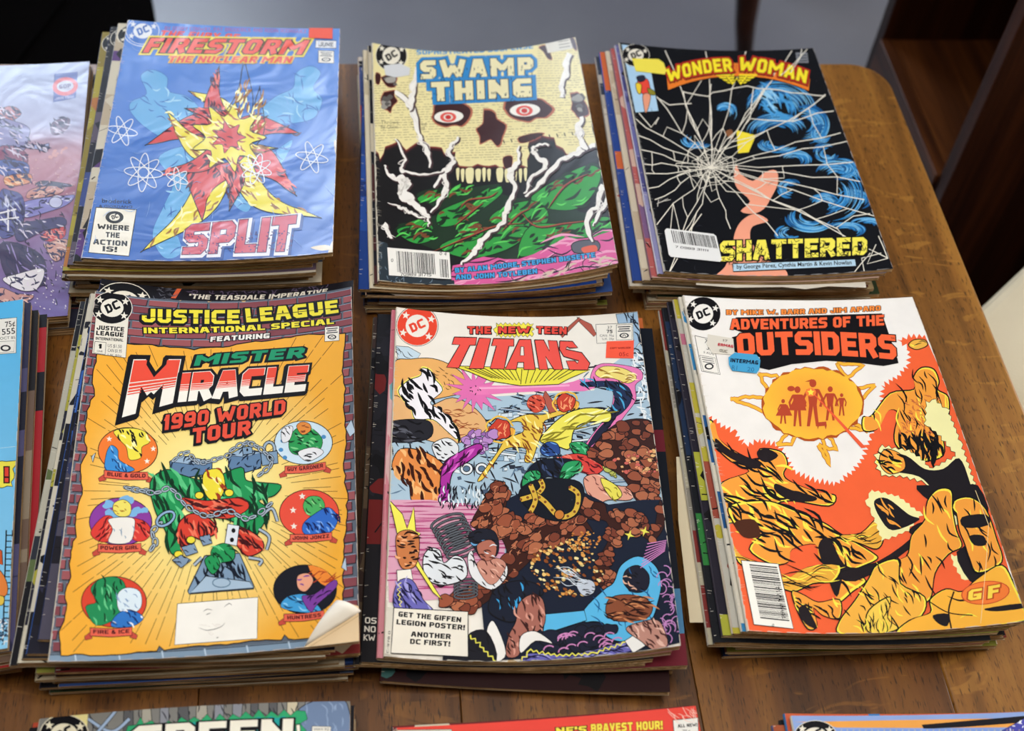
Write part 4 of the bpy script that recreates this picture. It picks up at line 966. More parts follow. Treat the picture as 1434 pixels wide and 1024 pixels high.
    for x, y in scatter([(485, 795), (1015, 778), (1015, 838), (485, 860)], 120, rr): a = rr.uniform(0, 3.1); L.append([(x, y), (x + 14 * math.cos(a), y + 14 * math.sin(a)), (x + 22 * math.cos(a + .7), y + 22 * math.sin(a + .7))])
    sh.lines(L, 2.3, INKC)
    Q = [(527, 870), (966, 853), (970, 879), (530, 898)]; sh.poly(Q, '#b4d2e6', ink=3); sh.ftext('by George P\u00e9rez, Cynthia Martin & Kevin Nowlan', (542, 888), (954, 872), 15, INKC, .015)
    sh.lines([[(252, 640), (275, 632), (262, 652), (296, 636)], [(255, 655), (280, 645), (305, 640)], [(262, 640), (258, 665)]], 2.4, '#c8c4bc')
    sh.poly([(752, 112), (795, 112), (800, 150), (758, 150)], '#7d8088', ink=1); sh.lines([[(758, 122), (792, 122)], [(760, 132), (794, 132)], [(762, 142), (795, 142)]], 3, '#2a2c34'); sh.line([(700, 195), (745, 155), (795, 100)], 3, CK); sh.line([(735, 185), (770, 130), (775, 100)], 3, CK)
    hatch(sh, [(140, 90), (800, 110), (1090, 890), (290, 890)], 40, 26, 1.2, .8, '#3a3d48', 9, 1.5); wear(sh, 35, 90, '#a8a6a6')
    sticker(sh, root, 'price_sticker', [(166, 134), (262, 137), (280, 150), (290, 178), (284, 192), (180, 180)], '#f0e050', 'bright yellow price sticker over the corner emblem')
    Q = [(283, 752), (290, 744), (458, 764), (468, 772), (488, 856), (482, 864), (306, 846), (298, 838)]
    sticker(sh, root, 'barcode_sticker', Q, '#e6e6e6', 'white rounded barcode sticker')
    v = sh.lift; sub = Sheet(sh.st, (sh.x, sh.y, sh.a), sh.c1, sh.oz, sh.w, sh.l, 28, 36, sh.lift + sh.slift); sub.view(820, 30, 2.561)
    barcode(sub, [(300, 748), (462, 770), (476, 822), (312, 800)], 30, 5, (.03, .97, .05, .9)); sub.text('7 0989 31111', (320, 814), (440, 828), 8, '#3a3a40', .9)
    overlay(sub, root, 'barcode')

def overlay(sub, root, name):
    """ink without a ground: printing on a sticker"""
    V = []; F = []; C = []
    for q, k, col in sub.P:
        tri = tessellate_polygon([[Vector((a, b, 0)) for a, b in q]])
        for t in tri:
            for c in sub.split([tuple(q[i]) for i in t]):
                n = len(V); V.extend(c); F.append(tuple(range(n, n + len(c)))); C.extend([(*col, 1)] * len(c))
    A = np.array(V); z = sub.zg(A[:, 0], A[:, 1]) + sub.lift
    me = bpy.data.meshes.new(name); me.from_pydata(np.column_stack([A, z]).tolist(), [], F); at = me.attributes.new('ink', 'FLOAT_COLOR', 'POINT'); at.data.foreach_set('color', np.array(C).ravel()); me.materials.append(INK_DULL)
    o = bpy.data.objects.new(name, me); COL.objects.link(o); o.parent = root; return o
# ---- brick framed sunburst cover, front left
def banner(sh, P, t, txt0, txt1, h):
    """small red ribbon with a name; P = left, right x and centre y at both ends"""
    x0, x1, y0, y1, b = P
    sh.poly([(x0 - 22, y0 + b + 2), (x0 + 6, y0 - b * .2), (x0 + 8, y0 + b * 1.6), (x0 - 18, y0 + b * 2)], '#c84c3e', 0, 2); sh.poly([(x1 - 6, y1 - b * .2), (x1 + 22, y1 + b), (x1 + 16, y1 + b * 1.9), (x1 - 8, y1 + b * 1.5)], '#c84c3e', 0, 2)
    m = (x0 + x1) / 2; ym = (y0 + y1) / 2 + 5
    sh.poly([(x0, y0 - b), (m, ym - b), (x1, y1 - b), (x1, y1 + b), (m, ym + b), (x0, y0 + b)], '#e4634c', 0, 2.5)
    sh.text(t, txt0, txt1, h, '#4a1018', 1.3, bulge=-3)
def chain(sh, pts, r, col='#a9b8c8'):
    P = smooth(pts, 6); acc = 0; last = P[0]; k = 0
    for a, b in zip(P[:-1], P[1:]):
        acc += np.hypot(*(np.array(b) - a))
        if acc > r * 1.5:
            acc = 0; ang = math.atan2(b[1] - a[1], b[0] - a[0]); q = ellp(b[0], b[1], r, r * (.6 if k % 2 else .3), ang, 12); sh.line(q + [q[0]], r * .62, INKC); sh.line(q + [q[0]], r * .3, col); k += 1
def art_J(sh, root):
    sh.view(0, 0, 1); C = sh.L([(296, 690)])[0]
    def rad_(x, y):
        d = math.hypot((x - C[0]) / .062, (y - C[1]) / .085); f = min(1, max(0, d - .25) / 1.05); a, b = lin('#faf2a0'), lin('#f0ac38'); return tuple(a[i] + (b[i] - a[i]) * f for i in range(3))
    # bricks of the frame
    sh.v = None; rr = random.Random(21); sh.poly([(0, 0), (168, 0), (168, 260), (0, 260)], '#5b6472')
    def brick(x0, y0, x1, y1):
        j = lambda: rr.uniform(-.35, .35); P = [(x0 + j(), y0 + j()), (x1 + j(), y0 + j()), (x1 + j(), y1 + j()), (x0 + j(), y1 + j())]
        sh.poly([(a + .5, b + .6) for a, b in P], '#1e1a26'); sh.poly(P, rr.choice(['#8e4a50', '#7e4048', '#9a5458', '#86464e'])); sh.line([P[0], P[1]], .35, '#93a8bc')
    for r in range(6):
        y = 1 + r * 6.6; x = -6 - (r % 2) * 9
        while x < 168: brick(x + .8, y + .7, x + 19, y + 5.9); x += 19.6
    for r in range(31):
        y = 40.6 + r * 7.15
        w = 15.5 if r % 2 else 10.5
        brick(2 if r % 2 else 5, y + .8, w + 3, y + 6.2); brick(168 - w, y + .8, 167 if r % 2 else 165, y + 6.2)
        if r % 2 == 0: brick(-2, y + .8, 3.4, y + 6.2)
    sh.poly([(0, 255.5), (168, 255.5), (168, 260), (0, 260)], '#7f96ac'); sh.line([(0, 256), (168, 256)], .5, '#222430')
    for x in range(14, 160, 23): sh.line([(x, 255.6), (x + 1, 260)], .8, '#b9cbdc')
    sh.view(0, 0, 1)
    L_ = [(139.6, 486), (130, 520), (130.5, 554), (120, 583), (119.7, 634), (112, 660), (114, 692), (105, 720), (105, 752), (98, 780), (99.7, 800), (92, 830), (94, 854), (84, 885), (85, 917)]
    Bm = [(85, 917.5), (156, 918), (219, 912), (224, 904), (230, 910), (290, 905), (362, 898), (393, 896), (399, 889), (404, 896), (440, 893), (478, 888)]
    Rr = [(482, 886), (482, 840), (480, 789), (486, 716), (487, 692), (480, 650), (485, 612), (481, 580), (484, 561), (480, 520), (484, 466)]
    Tp = [(484, 466), (440, 468), (399, 473), (350, 480), (312, 486), (272, 489), (230, 485), (188, 482), (160, 483), (139.6, 486)]
    I = ragged(L_, 2, 7, 1) + ragged(Bm, 1.4, 9, 2) + ragged(Rr, 2, 8, 3) + ragged(Tp, 1.2, 8, 4)
    sh.poly(I, rad_, ink=1.6)
    # rays
    L = []; rr = random.Random(8)
    for k in range(96):
        t = 2 * math.pi * k / 96 + rr.uniform(-.02, .02); r0 = rr.uniform(95, 130); x, y = math.cos(t), math.sin(t); r = r0
        while r < 330:
            l = rr.uniform(18, 46); P = [(296 + x * r, 690 + y * r * .92), (296 + x * (r + l), 690 + y * (r + l) * .92)]
            if inside(I, *P[0]) and inside(I, *P[1]): L.append(P)
            r += l + rr.uniform(2, 8)
    sh.lines(L, .75, '#5c3a14')
    for P in ([(484, 600), (492, 588), (498, 605), (490, 612)], [(128, 640), (134, 634), (130, 648)], [(478, 795), (484, 780), (486, 800)]): sh.poly(P, '#b8cadc', 0, 1)
    # medallions, plain coloured shapes only
    def med(v, cx, cy, rx, ry, bg): sh.view(0, v, 2.7577); sh.ell(cx, cy, rx, ry, bg, n=36, ink=3)
    med(380, 494, 692, 115, 88, '#ee7a30')
    for a in ((422, 648), (592, 686), (568, 734)): sh.star(*a, 12, '#f2ece0')
    mass(sh, [(405, 762), (412, 700), (430, 672), (455, 690), (462, 730), (520, 765), (480, 778), (440, 778)], '#3a8cd4', '#123a7a', '#8cc4ee', 2, 10, 30, 5, 1, 3); mass(sh, [(440, 618), (500, 606), (560, 620), (578, 660), (548, 680), (545, 720), (500, 728), (488, 680), (460, 650)], '#efe04c', INKC, '#fff8b0', 2, 14, 34, 7, .9, 4)
    med(380, 1172, 662, 112, 84, '#cfe4f2')
    for x, y in ((1085, 690), (1100, 720), (1092, 655), (1250, 640)): sh.ell(x, y, 9, 8, '#4a8cc4')
    mass(sh, [(1120, 640), (1150, 605), (1200, 605), (1245, 650), (1225, 700), (1150, 710), (1118, 690)], '#2a9a52', '#0c3a20', '#7ad08a', 2, 16, 34, 7, .4, 5); mass(sh, [(1145, 600), (1165, 582), (1195, 590), (1200, 615), (1168, 632)], '#e08a3c', '#7a2a10', None, 2, 5, 20, 4, 0, 6); mass(sh, [(1090, 610), (1130, 600), (1120, 650), (1090, 660)], '#e8e8ec', INKC, None, 2, 5, 24, 4, .8, 7); mass(sh, [(1150, 700), (1210, 680), (1250, 700), (1190, 735)], '#e8e8ec', INKC, None, 2, 6, 24, 5, .3, 8)
    banner(sh, (402, 572, 783, 791, 15), 'BLUE & GOLD', (414, 790), (562, 797), 15); banner(sh, (1100, 1258, 768, 752, 15), 'GUY GARDNER', (1110, 772), (1248, 758), 15)
    med(680, 466, 140, 121, 92, '#8a3c9e'); lumps(sh, ellp(466, 100, 90, 50), 14, 22, '#7cb4e2', 3)
    mass(sh, [(350, 180), (400, 120), (440, 130), (430, 210), (380, 215)], '#da3c34', '#5a0c14', '#f07a64', 2, 9, 40, 6, -.8, 9); mass(sh, [(500, 130), (560, 140), (585, 180), (555, 215), (510, 205)], '#da3c34', '#5a0c14', '#f07a64', 2, 9, 40, 6, .8, 10); mass(sh, [(420, 130), (510, 125), (520, 160), (500, 220), (420, 220), (435, 170)], '#eeeae4', '#8aa0b8', None, 2, 5, 30, 4, 1.2, 11); mass(sh, [(440, 70), (475, 55), (505, 75), (500, 115), (460, 120), (438, 100)], '#efe06a', '#b07a20', None, 2, 7, 24, 4, .5, 12)
    med(680, 1194, 108, 115, 92, '#e8503c')
    for a in ((1167, 42), (1132, 96), (1135, 158)): sh.star(*a, 14, '#f2ece0')
    mass(sh, [(1170, 80), (1190, 45), (1235, 45), (1255, 80), (1235, 120), (1190, 115)], '#4cb060', '#124a24', '#96dc90', 2, 9, 30, 5, .6, 13); mass(sh, [(1170, 150), (1215, 110), (1270, 85), (1305, 130), (1270, 185), (1180, 190)], '#2f6ac8', '#0c1c5a', '#7aa8ec', 2, 14, 40, 7, 1, 14)
    banner(sh, (378, 545, 242, 240, 16), 'POWER GIRL', (388, 248), (534, 246), 15); banner(sh, (1120, 1282, 204, 196, 15), 'JOHN JONZZ', (1130, 210), (1272, 202), 14)
    med(680, 440, 450, 126, 98, '#d8442e')
    mass(sh, [(350, 400), (390, 360), (450, 355), (485, 390), (470, 480), (440, 520), (370, 540), (330, 470), (372, 450)], '#1f8a54', '#083a20', '#66c88a', 2, 18, 44, 7, 1.4, 15); mass(sh, [(455, 420), (490, 395), (540, 410), (545, 470), (500, 500), (458, 480)], '#dceaf4', '#7a9cc4', None, 2, 10, 30, 4, .8, 16); mass(sh, [(450, 500), (500, 480), (555, 510), (510, 545), (430, 545)], '#2f74c4', '#0c2a6a', '#eef2f6', 2, 8, 30, 6, .6, 17)
    med(680, 1178, 402, 122, 95, '#12141f'); sh.poly([(1190, 310), (1260, 330), (1298, 390), (1240, 380)], '#ee8a34', 3); hatch(sh, [(1180, 315), (1290, 350), (1290, 400), (1220, 370)], 10, 60, 4, -.5, '#b03a1c', 3, .3)
    mass(sh, [(1085, 470), (1110, 430), (1180, 420), (1215, 450), (1240, 490), (1160, 490)], '#3f9ad4', '#103a6a', '#8ccdf0', 2, 10, 40, 6, .4, 18); mass(sh, [(1165, 430), (1215, 420), (1290, 365), (1298, 395), (1225, 460), (1200, 490)], '#7a3c9a', '#2c0c44', None, 2, 8, 36, 6, -.7, 19); mass(sh, [(1150, 350), (1190, 340), (1210, 370), (1180, 410), (1150, 395)], '#e8a284', '#7a3a9a', None, 2, 3, 24, 6, 0, 20)
    banner(sh, (348, 510, 566, 564, 16), 'FIRE & ICE', (360, 572), (500, 570), 15); banner(sh, (1096, 1252, 512, 498, 15), 'HUNTRESS', (1110, 518), (1240, 507), 15)
    # centre: slabs, cubes, chains and plain green, red and yellow shapes
    sh.view(0, 380, 2.7577)
    for P in ([(655, 735), (700, 712), (820, 735), (818, 782), (700, 800), (660, 780)], [(880, 712), (940, 680), (1010, 700), (1008, 760), (940, 780), (885, 765)]):
        sh.poly(P, '#5f7fa4', 0, 4); sh.poly([P[0], P[1], P[2], ((P[0][0] + P[2][0]) / 2, (P[0][1] + P[2][1]) / 2 + 12)], '#9cb6d0', 0, 2); hatch(sh, P, 18, 34, 6, -.5, '#16263e', 4, .9)
    for (x, y, r) in ((1040, 718, 34), (955, 690, 20)):
        q = ellp(x, y - r * .9, r * .6, r * .8, 0, 18); sh.line(q + [q[0]], r * .42, INKC); sh.line(q + [q[0]], r * .24, '#9fb4c8'); sh.poly([(x - r, y - r * .5), (x + r * .9, y - r * .7), (x + r, y + r * .7), (x - r * .8, y + r)], '#7f9cba', 0, 4); sh.ell(x, y, r * .2, r * .3, INKC)
    chain(sh, [(660, 740), (720, 700), (770, 740), (880, 712)], 13); chain(sh, [(880, 700), (950, 665), (1010, 690), (1050, 740), (1000, 790)], 14); chain(sh, [(465, 830), (530, 845), (600, 850), (660, 830), (720, 850)], 15)
    sh.view(0, 680, 2.7577)
    sh.poly([(790, 272), (925, 262), (980, 388), (980, 400), (730, 420), (725, 408)], '#7f9ab6', 0, 4); hatch(sh, [(800, 280), (920, 270), (960, 370), (750, 390)], 34, 70, 9, 1.2, '#10182a', 3, .5); sh.poly([(795, 350), (965, 372), (978, 396), (735, 416)], '#a8bfd4', 0, 3); q = ellp(855, 376, 34, 18, 0, 20); sh.line(q + [q[0]], 4, '#5a7894')
    GN, GD = '#1f9454', '#06341c'
    mass(sh, [(580, -10), (640, -60), (700, -40), (800, -20), (930, -70), (950, -20), (1010, -10), (1085, 0), (1060, 40), (1000, 60), (1040, 100), (1000, 180), (960, 240), (930, 160), (850, 120), (760, 60), (700, 100), (690, 180), (700, 262), (660, 262), (640, 180), (600, 100)], GN, GD, '#5cc884', 4, 60, 90, 13, 1.3, 21)
    mass(sh, [(790, -50), (850, -60), (870, 0), (850, 50), (810, 55), (785, 10)], '#efdc3c', '#a0381c', '#fff6a8', 3, 9, 40, 8, 1, 22); mass(sh, [(700, 50), (800, 60), (930, 50), (960, 90), (880, 130), (780, 110)], '#d8402e', '#4a0c10', '#f07a5c', 3, 20, 60, 9, .2, 23)
    mass(sh, [(690, 150), (740, 110), (810, 130), (840, 180), (780, 210), (745, 205), (730, 270), (690, 220)], '#d8402e', '#4a0c10', '#f07a5c', 4, 18, 60, 9, 1.2, 24); mass(sh, [(890, 180), (950, 170), (1010, 210), (1015, 250), (960, 275), (920, 240)], '#d8402e', '#4a0c10', '#f07a5c', 4, 16, 60, 9, .7, 25)
    mass(sh, [(825, 240), (870, 225), (905, 250), (900, 290), (840, 298), (815, 270)], GN, GD, '#5cc884', 3, 8, 40, 6, .6, 26); mass(sh, [(790, 290), (830, 270), (850, 310), (820, 345)], GN, GD, None, 3, 5, 30, 5, 1, 27)
    for x, y in ((770, 40), (885, 30), (738, 212), (690, 268)): sh.ell(x, y, 17, 14, '#efdc3c', ink=3)
    for P in ([(880, 150), (925, 158), (915, 235), (868, 225)],): sh.poly(P, '#dfe4ec', 0, 3); sh.ell(902, 176, 8, 9, INKC); sh.ell(896, 212, 8, 9, INKC)
    for P in ([(665, 290), (700, 270), (740, 290), (700, 320)], [(770, 200), (810, 190), (820, 225), (785, 235)], [(700, 240), (750, 225), (765, 260), (720, 275)]): sh.poly(P, '#8098b4', 0, 3); hatch(sh, P, 5, 20, 4, 0, INKC, 3, 1)
    for pts in ([(1010, 120), (1050, 90), (1072, 140)], [(1000, 170), (1040, 200), (1030, 250)], [(960, 280), (1010, 290), (1000, 310)], [(750, 310), (780, 280)]): sh.line(pts, 15, INKC, 5); sh.line(pts, 9, '#a9b8c8', 5)
    chain(sh, [(465, 5), (540, 20), (600, 30), (660, 15), (720, 80), (800, 120), (880, 100), (960, 130), (1050, 70)], 15); chain(sh, [(640, 130), (590, 180), (600, 220), (575, 260)], 16); q = ellp(640, 130, 38, 22, -.6, 18); sh.line(q + [q[0]], 15, INKC); sh.line(q + [q[0]], 8, '#8fb0d4')
    sh.poly([(685, 457), (996, 432), (993, 592), (674, 616)], '#f6f2ea', ink=2)
    sh.lines([[(785, 488), (800, 478), (822, 482)], [(865, 470), (885, 456), (896, 464)], [(795, 500), (815, 492)], [(765, 548), (800, 560), (850, 548), (870, 530)], [(835, 590), (845, 586)]], 2.6, '#5a5654', 4, 2); hatch(sh, [(760, 540), (860, 530), (850, 590), (800, 575)], 12, 24, 1, .5, '#c8b8b0', 5, .5)
    # top lettering
    sh.view(0, 380, 2.7577)
    sh.text('JUSTICE', (548, 196), (925, 203), 52, '#eee03c', 1.5, 54, out=.55, ext=(-4, 6), bulge=-3); sh.text('LEAGUE', (952, 198), (1308, 160), 54, '#eee03c', 1.5, 50, out=.55, ext=(-4, 6), bulge=-4)
    sh.text('JUSTICE', (548, 196), (925, 203), 52, '#eee03c', 1.5, 54, bulge=-3); sh.text('LEAGUE', (952, 198), (1308, 160), 54, '#eee03c', 1.5, 50, bulge=-4)
    for a, b in (((560, 178), (925, 184)), ((955, 178), (1300, 142))): sh.line([a, b], 2.5, INKC)
    sh.text('INTERNATIONAL SPECIAL', (556, 240), (1290, 203), 22, '#eee03c', 1.4, out=.7, bulge=-11); sh.text('FEATURING', (812, 273), (1040, 259), 19, '#f2eee6', 1.4, out=.7, slant=.15)
    sh.text('MISTER', (748, 366), (1168, 334), 40, '#1c9468', 1.6, slant=.4, out=.7, ext=(-3, 4)); 
    def mir(p0, p1, h):
        a, b = sh.L([p0, p1]); t = sh.L([(p0[0], p0[1] - h * .58), (p1[0], p1[1] - h * .58)])
        def f(x, y):
            g = (x - t[0][0]) / (t[1][0] - t[0][0]); yy = t[0][1] + (t[1][1] - t[0][1]) * g; d = (y - yy) * 1000
            if d > 2.5: return lin('#ea4e3a')
            if d > -4.5: return lin('#f4efe6') if int((d + 10) * 1.4) % 2 else lin('#ea4e3a')
            return lin('#f6f1e8')
        return f
    for t, a, b, h, h2, sl in (('M', (476, 560), (664, 508), 196, 150, .50), ('IRACLE', (690, 505), (1176, 462), 108, 96, .26)):
        sh.text(t, a, b, h, INKC, 1.7, h2, sl, 0, .62, INKC, (-9, 9), INKC, gap=.6)
        sh.text(t, a, b, h, '#f6f1e8', 1.7, h2, sl, gap=.6, out=.12, outc='#f6f1e8')
        n = 7
    # red upper half of the big letters, cut with thin stripes
    for t, a, b, h, h2, sl in (('M', (476, 560), (664, 508), 196, 150, .50), ('IRACLE', (690, 505), (1176, 462), 108, 96, .26)):
        halftext(sh, t, a, b, h, h2, 1.7, sl, .6, '#ea4e3a', [(.60, 1.2), (.53, .58), (.47, .51), (.42, .45), (.375, .395)])
    sh.text('1990 WORLD', (632, 616), (1100, 552), 58, '#e4503a', 1.5, 54, .22, 0, .55, INKC, (-5, 6)); sh.text('TOUR', (742, 668), (966, 632), 58, '#e4503a', 1.6, 54, .22, 0, .55, INKC, (-5, 6))
    sh.text('1990 WORLD', (632, 616), (1100, 552), 58, '#e4503a', 1.5, 54, .22); sh.text('TOUR', (742, 668), (966, 632), 58, '#e4503a', 1.6, 54, .22)
    sh.ftext('TM', (1176, 466), (1192, 465), 6, INKC)
    sh.poly([(372, 150), (500, 150), (486, 335), (356, 318)], '#e9e4d8', ink=2)
    emblem(sh, 433, 142, 79, INKC, '#e9e4d8', INKC, .08, .80)
    for t, x0, x1, y in (('JUSTICE', 373, 479, 226), ('LEAGUE', 371, 477, 247), ('INTERNATIONAL', 369, 476, 265)): sh.text(t, (x0, y), (x1, y + 8), 17 if t[0] != 'I' else 11, INKC, 1.45 if t[0] != 'I' else 1.2)
    sh.poly([(367, 272), (410, 276), (406, 322), (362, 316)], '#e9e4d8', ink=2); sh.text('1', (380, 299), (394, 300), 18, INKC, 1.3); sh.ftext('ONE', (374, 312), (396, 314), 7, INKC)
    for t, y in (('US $1.50', 294), ('CAN $1.95', 312), ('UK 80p', 327)): sh.ftext(t, (416, y), (470, y + 4), 13 if y < 320 else 8, '#2a2a30')
    codebox(sh, 1254, 216, 1310, 272, -4)
    wear(sh, 37, 60, '#bfb4b0')
    # folded corner
    sh.view(0, 680, 2.7577); sh.poly([(1300, 446), (1400, 470), (1400, 640), (1174, 626)], '#e8cba2', ink=1.5, inkc='#b08a60')
    sh.lines([[(1392, 500), (1200, 622)]], 1.5, '#b8946a')
    F3 = sh.L([(1300, 446), (1395, 486), (1176, 624)]); Z = sh.zg(F3[:, 0], F3[:, 1]); V = []
    n = 8
    for k in range(n + 1):
        for m_ in range(n + 1 - k):
            a, b = k / n, m_ / n; c = 1 - a - b; p = F3[0] * c + F3[1] * a + F3[2] * b; z = Z[0] * c + Z[1] * a + Z[2] * b; V.append((p[0], p[1], z + .0006 + .0035 * 4 * c * (1 - c)))
    idx = {}; q = 0
    for k in range(n + 1):
        for m_ in range(n + 1 - k): idx[(k, m_)] = q; q += 1
    F = []
    for k in range(n):
        for m_ in range(n - k):
            F.append((idx[(k, m_)], idx[(k + 1, m_)], idx[(k, m_ + 1)]))
            if m_ + k < n - 1: F.append((idx[(k + 1, m_)], idx[(k + 1, m_ + 1)], idx[(k, m_ + 1)]))
    o = meshobj('folded_corner', V, F, mat('cover_inside_paper', '#f0e8da', .6, .2, bump=(120, .1)), root, True); o['label'] = 'cream underside of the folded page corner'
    s_ = o.modifiers.new('thick', 'SOLIDIFY'); s_.thickness = .0002
def halftext(sh, t, p0, p1, h, h2, wt, slant, gap, col, bands):
    """horizontal bands of a lettering line in a second ink"""
    runs = []; X = 0
    for ch in t:
        W, segs = GLY[ch]; runs.append((X, W, segs)); X += W + gap
    X -= gap; p0 = np.array(p0, float); d = np.array(p1, float) - p0; tang = d / np.hypot(*d); nd = np.array([tang[1], -tang[0]]); Q = []
    for (x, W, segs) in runs:
        for sg in segs:
            P = [(x + wt / 2 + a / 4 * (W - wt), wt / 2 + b / 6 * (6 - wt)) for a, b in sg]
            for q in strokepolys(P, wt):
                for lo_, hi in bands:
                    T = half([tuple(a) for a in q], 0, 1, lo_ * 6) if True else None
                    A2 = sum(q[i][0] * q[(i + 1) % 4][1] - q[(i + 1) % 4][0] * q[i][1] for i in range(4))
                    if T: T = half(T, 0, -1, -hi * 6)
                    if len(T) > 2:
                        T = np.array(T); f = T[:, 0] / X; g = T[:, 1] / 6; hh = h + (h2 - h) * f
                        Q.append(sh.L(p0 + d * f[:, None] + nd * (g * hh)[:, None] + tang * (slant * g * hh)[:, None]))
    sh._add(Q, col, True)

# ---- crowded team cover, front middle
def art_T(sh, root):
    sh.view(490, 410, 2.9265); rr = random.Random(31)
    BL = [(150, 440), (600, 430), (1000, 400), (1100, 300), (1200, 250), (1290, 300), (1290, 860), (150, 860)]
    # machinery ground
    sh.poly([(150, 250), (420, 420), (600, 425), (1000, 400), (1080, 290), (1190, 210), (1400, 260), (1450, 1100), (140, 1100)], '#a9c2d4')
    hatch(sh, [(560, 420), (1250, 230), (1270, 700), (560, 700)], 90, 70, 7, 0, '#1a1c28', 3, .3, .05); hatch(sh, [(150, 560), (700, 440), (700, 850), (150, 850)], 70, 60, 7, .2, '#1a1c28', 4, 1.5, .05); hatch(sh, [(560, 420), (1250, 230), (1270, 700), (150, 850)], 60, 50, 6, .3, '#5a7490', 5, 1.5, .05)
    for k in range(34):
        x, y = rr.uniform(560, 1080), rr.uniform(430, 760); w, h = rr.uniform(14, 60), rr.uniform(8, 22); sh.poly([(x, y), (x + w, y - 3), (x + w, y + h), (x, y + h)], rr.choice(['#d2e0ea', '#8aa8c2', '#6f8aa8', '#2a3040']), 0, 2)
    for k in range(60):
        x, y = (rr.uniform(160, 700), rr.uniform(600, 850)) if k % 2 else (rr.uniform(560, 1080), rr.uniform(425, 640)); w, h = rr.uniform(10, 36), rr.uniform(6, 18); q = rr.uniform(-.3, .3); sh.poly([(x, y), (x + w, y + w * q), (x + w + h * .3, y + h + w * q), (x + h * .3, y + h)], rr.choice(['#1c1e2a', '#2a3040', '#dfe8ee', '#7f9cb8', '#4a5c78']), 0, 1.5)
    for k in range(26):
        x, y = rr.uniform(560, 1060), rr.uniform(430, 780); l, t = rr.uniform(40, 150), rr.uniform(-.25, .25); P = [(x, y), (x + l, y + l * t)]; sh.line(P, 11, INKC); sh.line(P, 7, rr.choice(['#a9c2d4', '#dfe8ee', '#6f8aa8'])); sh.line([(x, y - 2), (x + l, y + l * t - 2)], 1.6, '#f2f6f8')
    for x, y in ((478, 722), (540, 722), (700, 600)): sh.ell(x, y, 26, 24, '#e4e8ec', ink=4); sh.ell(x, y, 14, 12, '#5a7490', ink=3)
    for P in ([(930, 100), (990, 130), (1010, 170), (1000, 180), (940, 120)], [(800, 400), (850, 470), (830, 520), (790, 430)], [(860, 170), (940, 100), (945, 110), (870, 185)]): sh.poly(P, '#b0584a', 0, 2)
    sh.poly([(1090, 88), (1182, 78), (1190, 200), (1160, 240), (1110, 220), (1100, 130)], '#9cbad6', 0, 2); hatch(sh, [(1100, 90), (1200, 90), (1250, 400), (1200, 420), (1160, 200)], 40, 50, 6, 1.1, '#1a2030', 6, .6); hatch(sh, [(1150, 240), (1230, 240), (1250, 520), (1200, 520)], 50, 40, 7, .9, '#eef2f4', 7, 1.0)
    sh.poly([(188, 218), (240, 222), (290, 250), (270, 280), (200, 290)], '#c4d8e6', 0, 2); hatch(sh, [(190, 220), (280, 250), (260, 290), (190, 290)], 8, 50, 3, .7, '#1a2030', 8, .3)
    sh.poly([(180, 290), (250, 272), (340, 270), (420, 300), (470, 345), (470, 400), (430, 420), (180, 450)], '#e6ac66', 4, 3); hatch(sh, [(350, 290), (450, 350), (450, 400), (360, 400)], 16, 30, 3, .8, '#4a2a14', 9, .5)
    sh.poly([(170, 420), (300, 470), (420, 430), (520, 480), (560, 560), (430, 620), (300, 600), (170, 540)], '#e2b078', 4, 3); hatch(sh, [(300, 480), (500, 480), (540, 560), (430, 600)], 40, 44, 4, .05, '#9a4a28', 10, .2)
    # left: white and dark folded form with a yellow rim
    P = [(200, 400), (240, 360), (290, 340), (295, 310), (330, 320), (345, 350), (380, 400), (330, 450), (370, 480), (430, 540), (440, 600), (400, 570), (340, 520), (270, 520), (250, 470), (220, 440)]
    sh.poly([(a + (a - 310) * .06, b + (b - 440) * .06) for a, b in P], '#eee66a', 4); mass(sh, P, '#eeeaf0', INKC, None, 3, 34, 60, 12, 1.0, 11)
    mass(sh, [(165, 530), (300, 520), (340, 550), (320, 600), (200, 615), (160, 590)], '#24242c', INKC, '#5a5c68', 3, 12, 60, 8, .2, 12)
    # pink burst and beam
    B = []
    for k in range(30): t = 2 * math.pi * k / 30; r = (112 if k % 2 == 0 else 58) * rr.uniform(.75, 1.15); B.append((512 + r * math.cos(t), 398 + r * .92 * math.sin(t)))
    sh.poly(B, '#e070b0', 0, 2); sh.poly([(510, 384), (700, 380), (880, 372), (960, 352), (1010, 380), (960, 404), (860, 402), (700, 408), (515, 418)], '#e87cb6', 3); sh.line([(530, 392), (700, 388), (900, 380)], 8, '#f2a8ce'); hatch(sh, ellp(508, 400, 26, 22), 8, 10, 4, 0, INKC, 3, 2)
    sh.poly([(990, 330), (1010, 300), (1060, 290), (1180, 310), (1200, 350), (1170, 380), (1172, 440), (1130, 500), (1060, 590), (980, 660), (950, 650), (1010, 560), (1060, 500), (1080, 420), (1060, 385), (990, 370)], '#e87cb6', 4, 2)
    mass(sh, [(1005, 330), (1040, 302), (1120, 310), (1175, 345), (1140, 372), (1080, 352), (1030, 350)], '#ecd878', '#9a6a1c', '#fff4b8', 2, 10, 50, 5, .1, 13); mass(sh, [(950, 370), (1040, 362), (1110, 370), (1150, 400), (1150, 450), (1105, 500), (1060, 500), (1085, 440), (1060, 390), (960, 385)], '#1d2c50', '#0a0c1c', '#4aa8d8', 2, 18, 50, 7, .9, 14); mass(sh, [(1080, 500), (1110, 480), (1040, 580), (970, 640), (1010, 570)], '#20203a', INKC, None, 2, 6, 40, 6, -.8, 15)
    # centre: orange gold shape, magenta bubbles, red bursts
    mass(sh, [(725, 460), (740, 425), (780, 420), (800, 445), (790, 480), (755, 492)], '#d4503c', '#5a0e10', '#f08a6a', 2, 12, 24, 5, .5, 16)
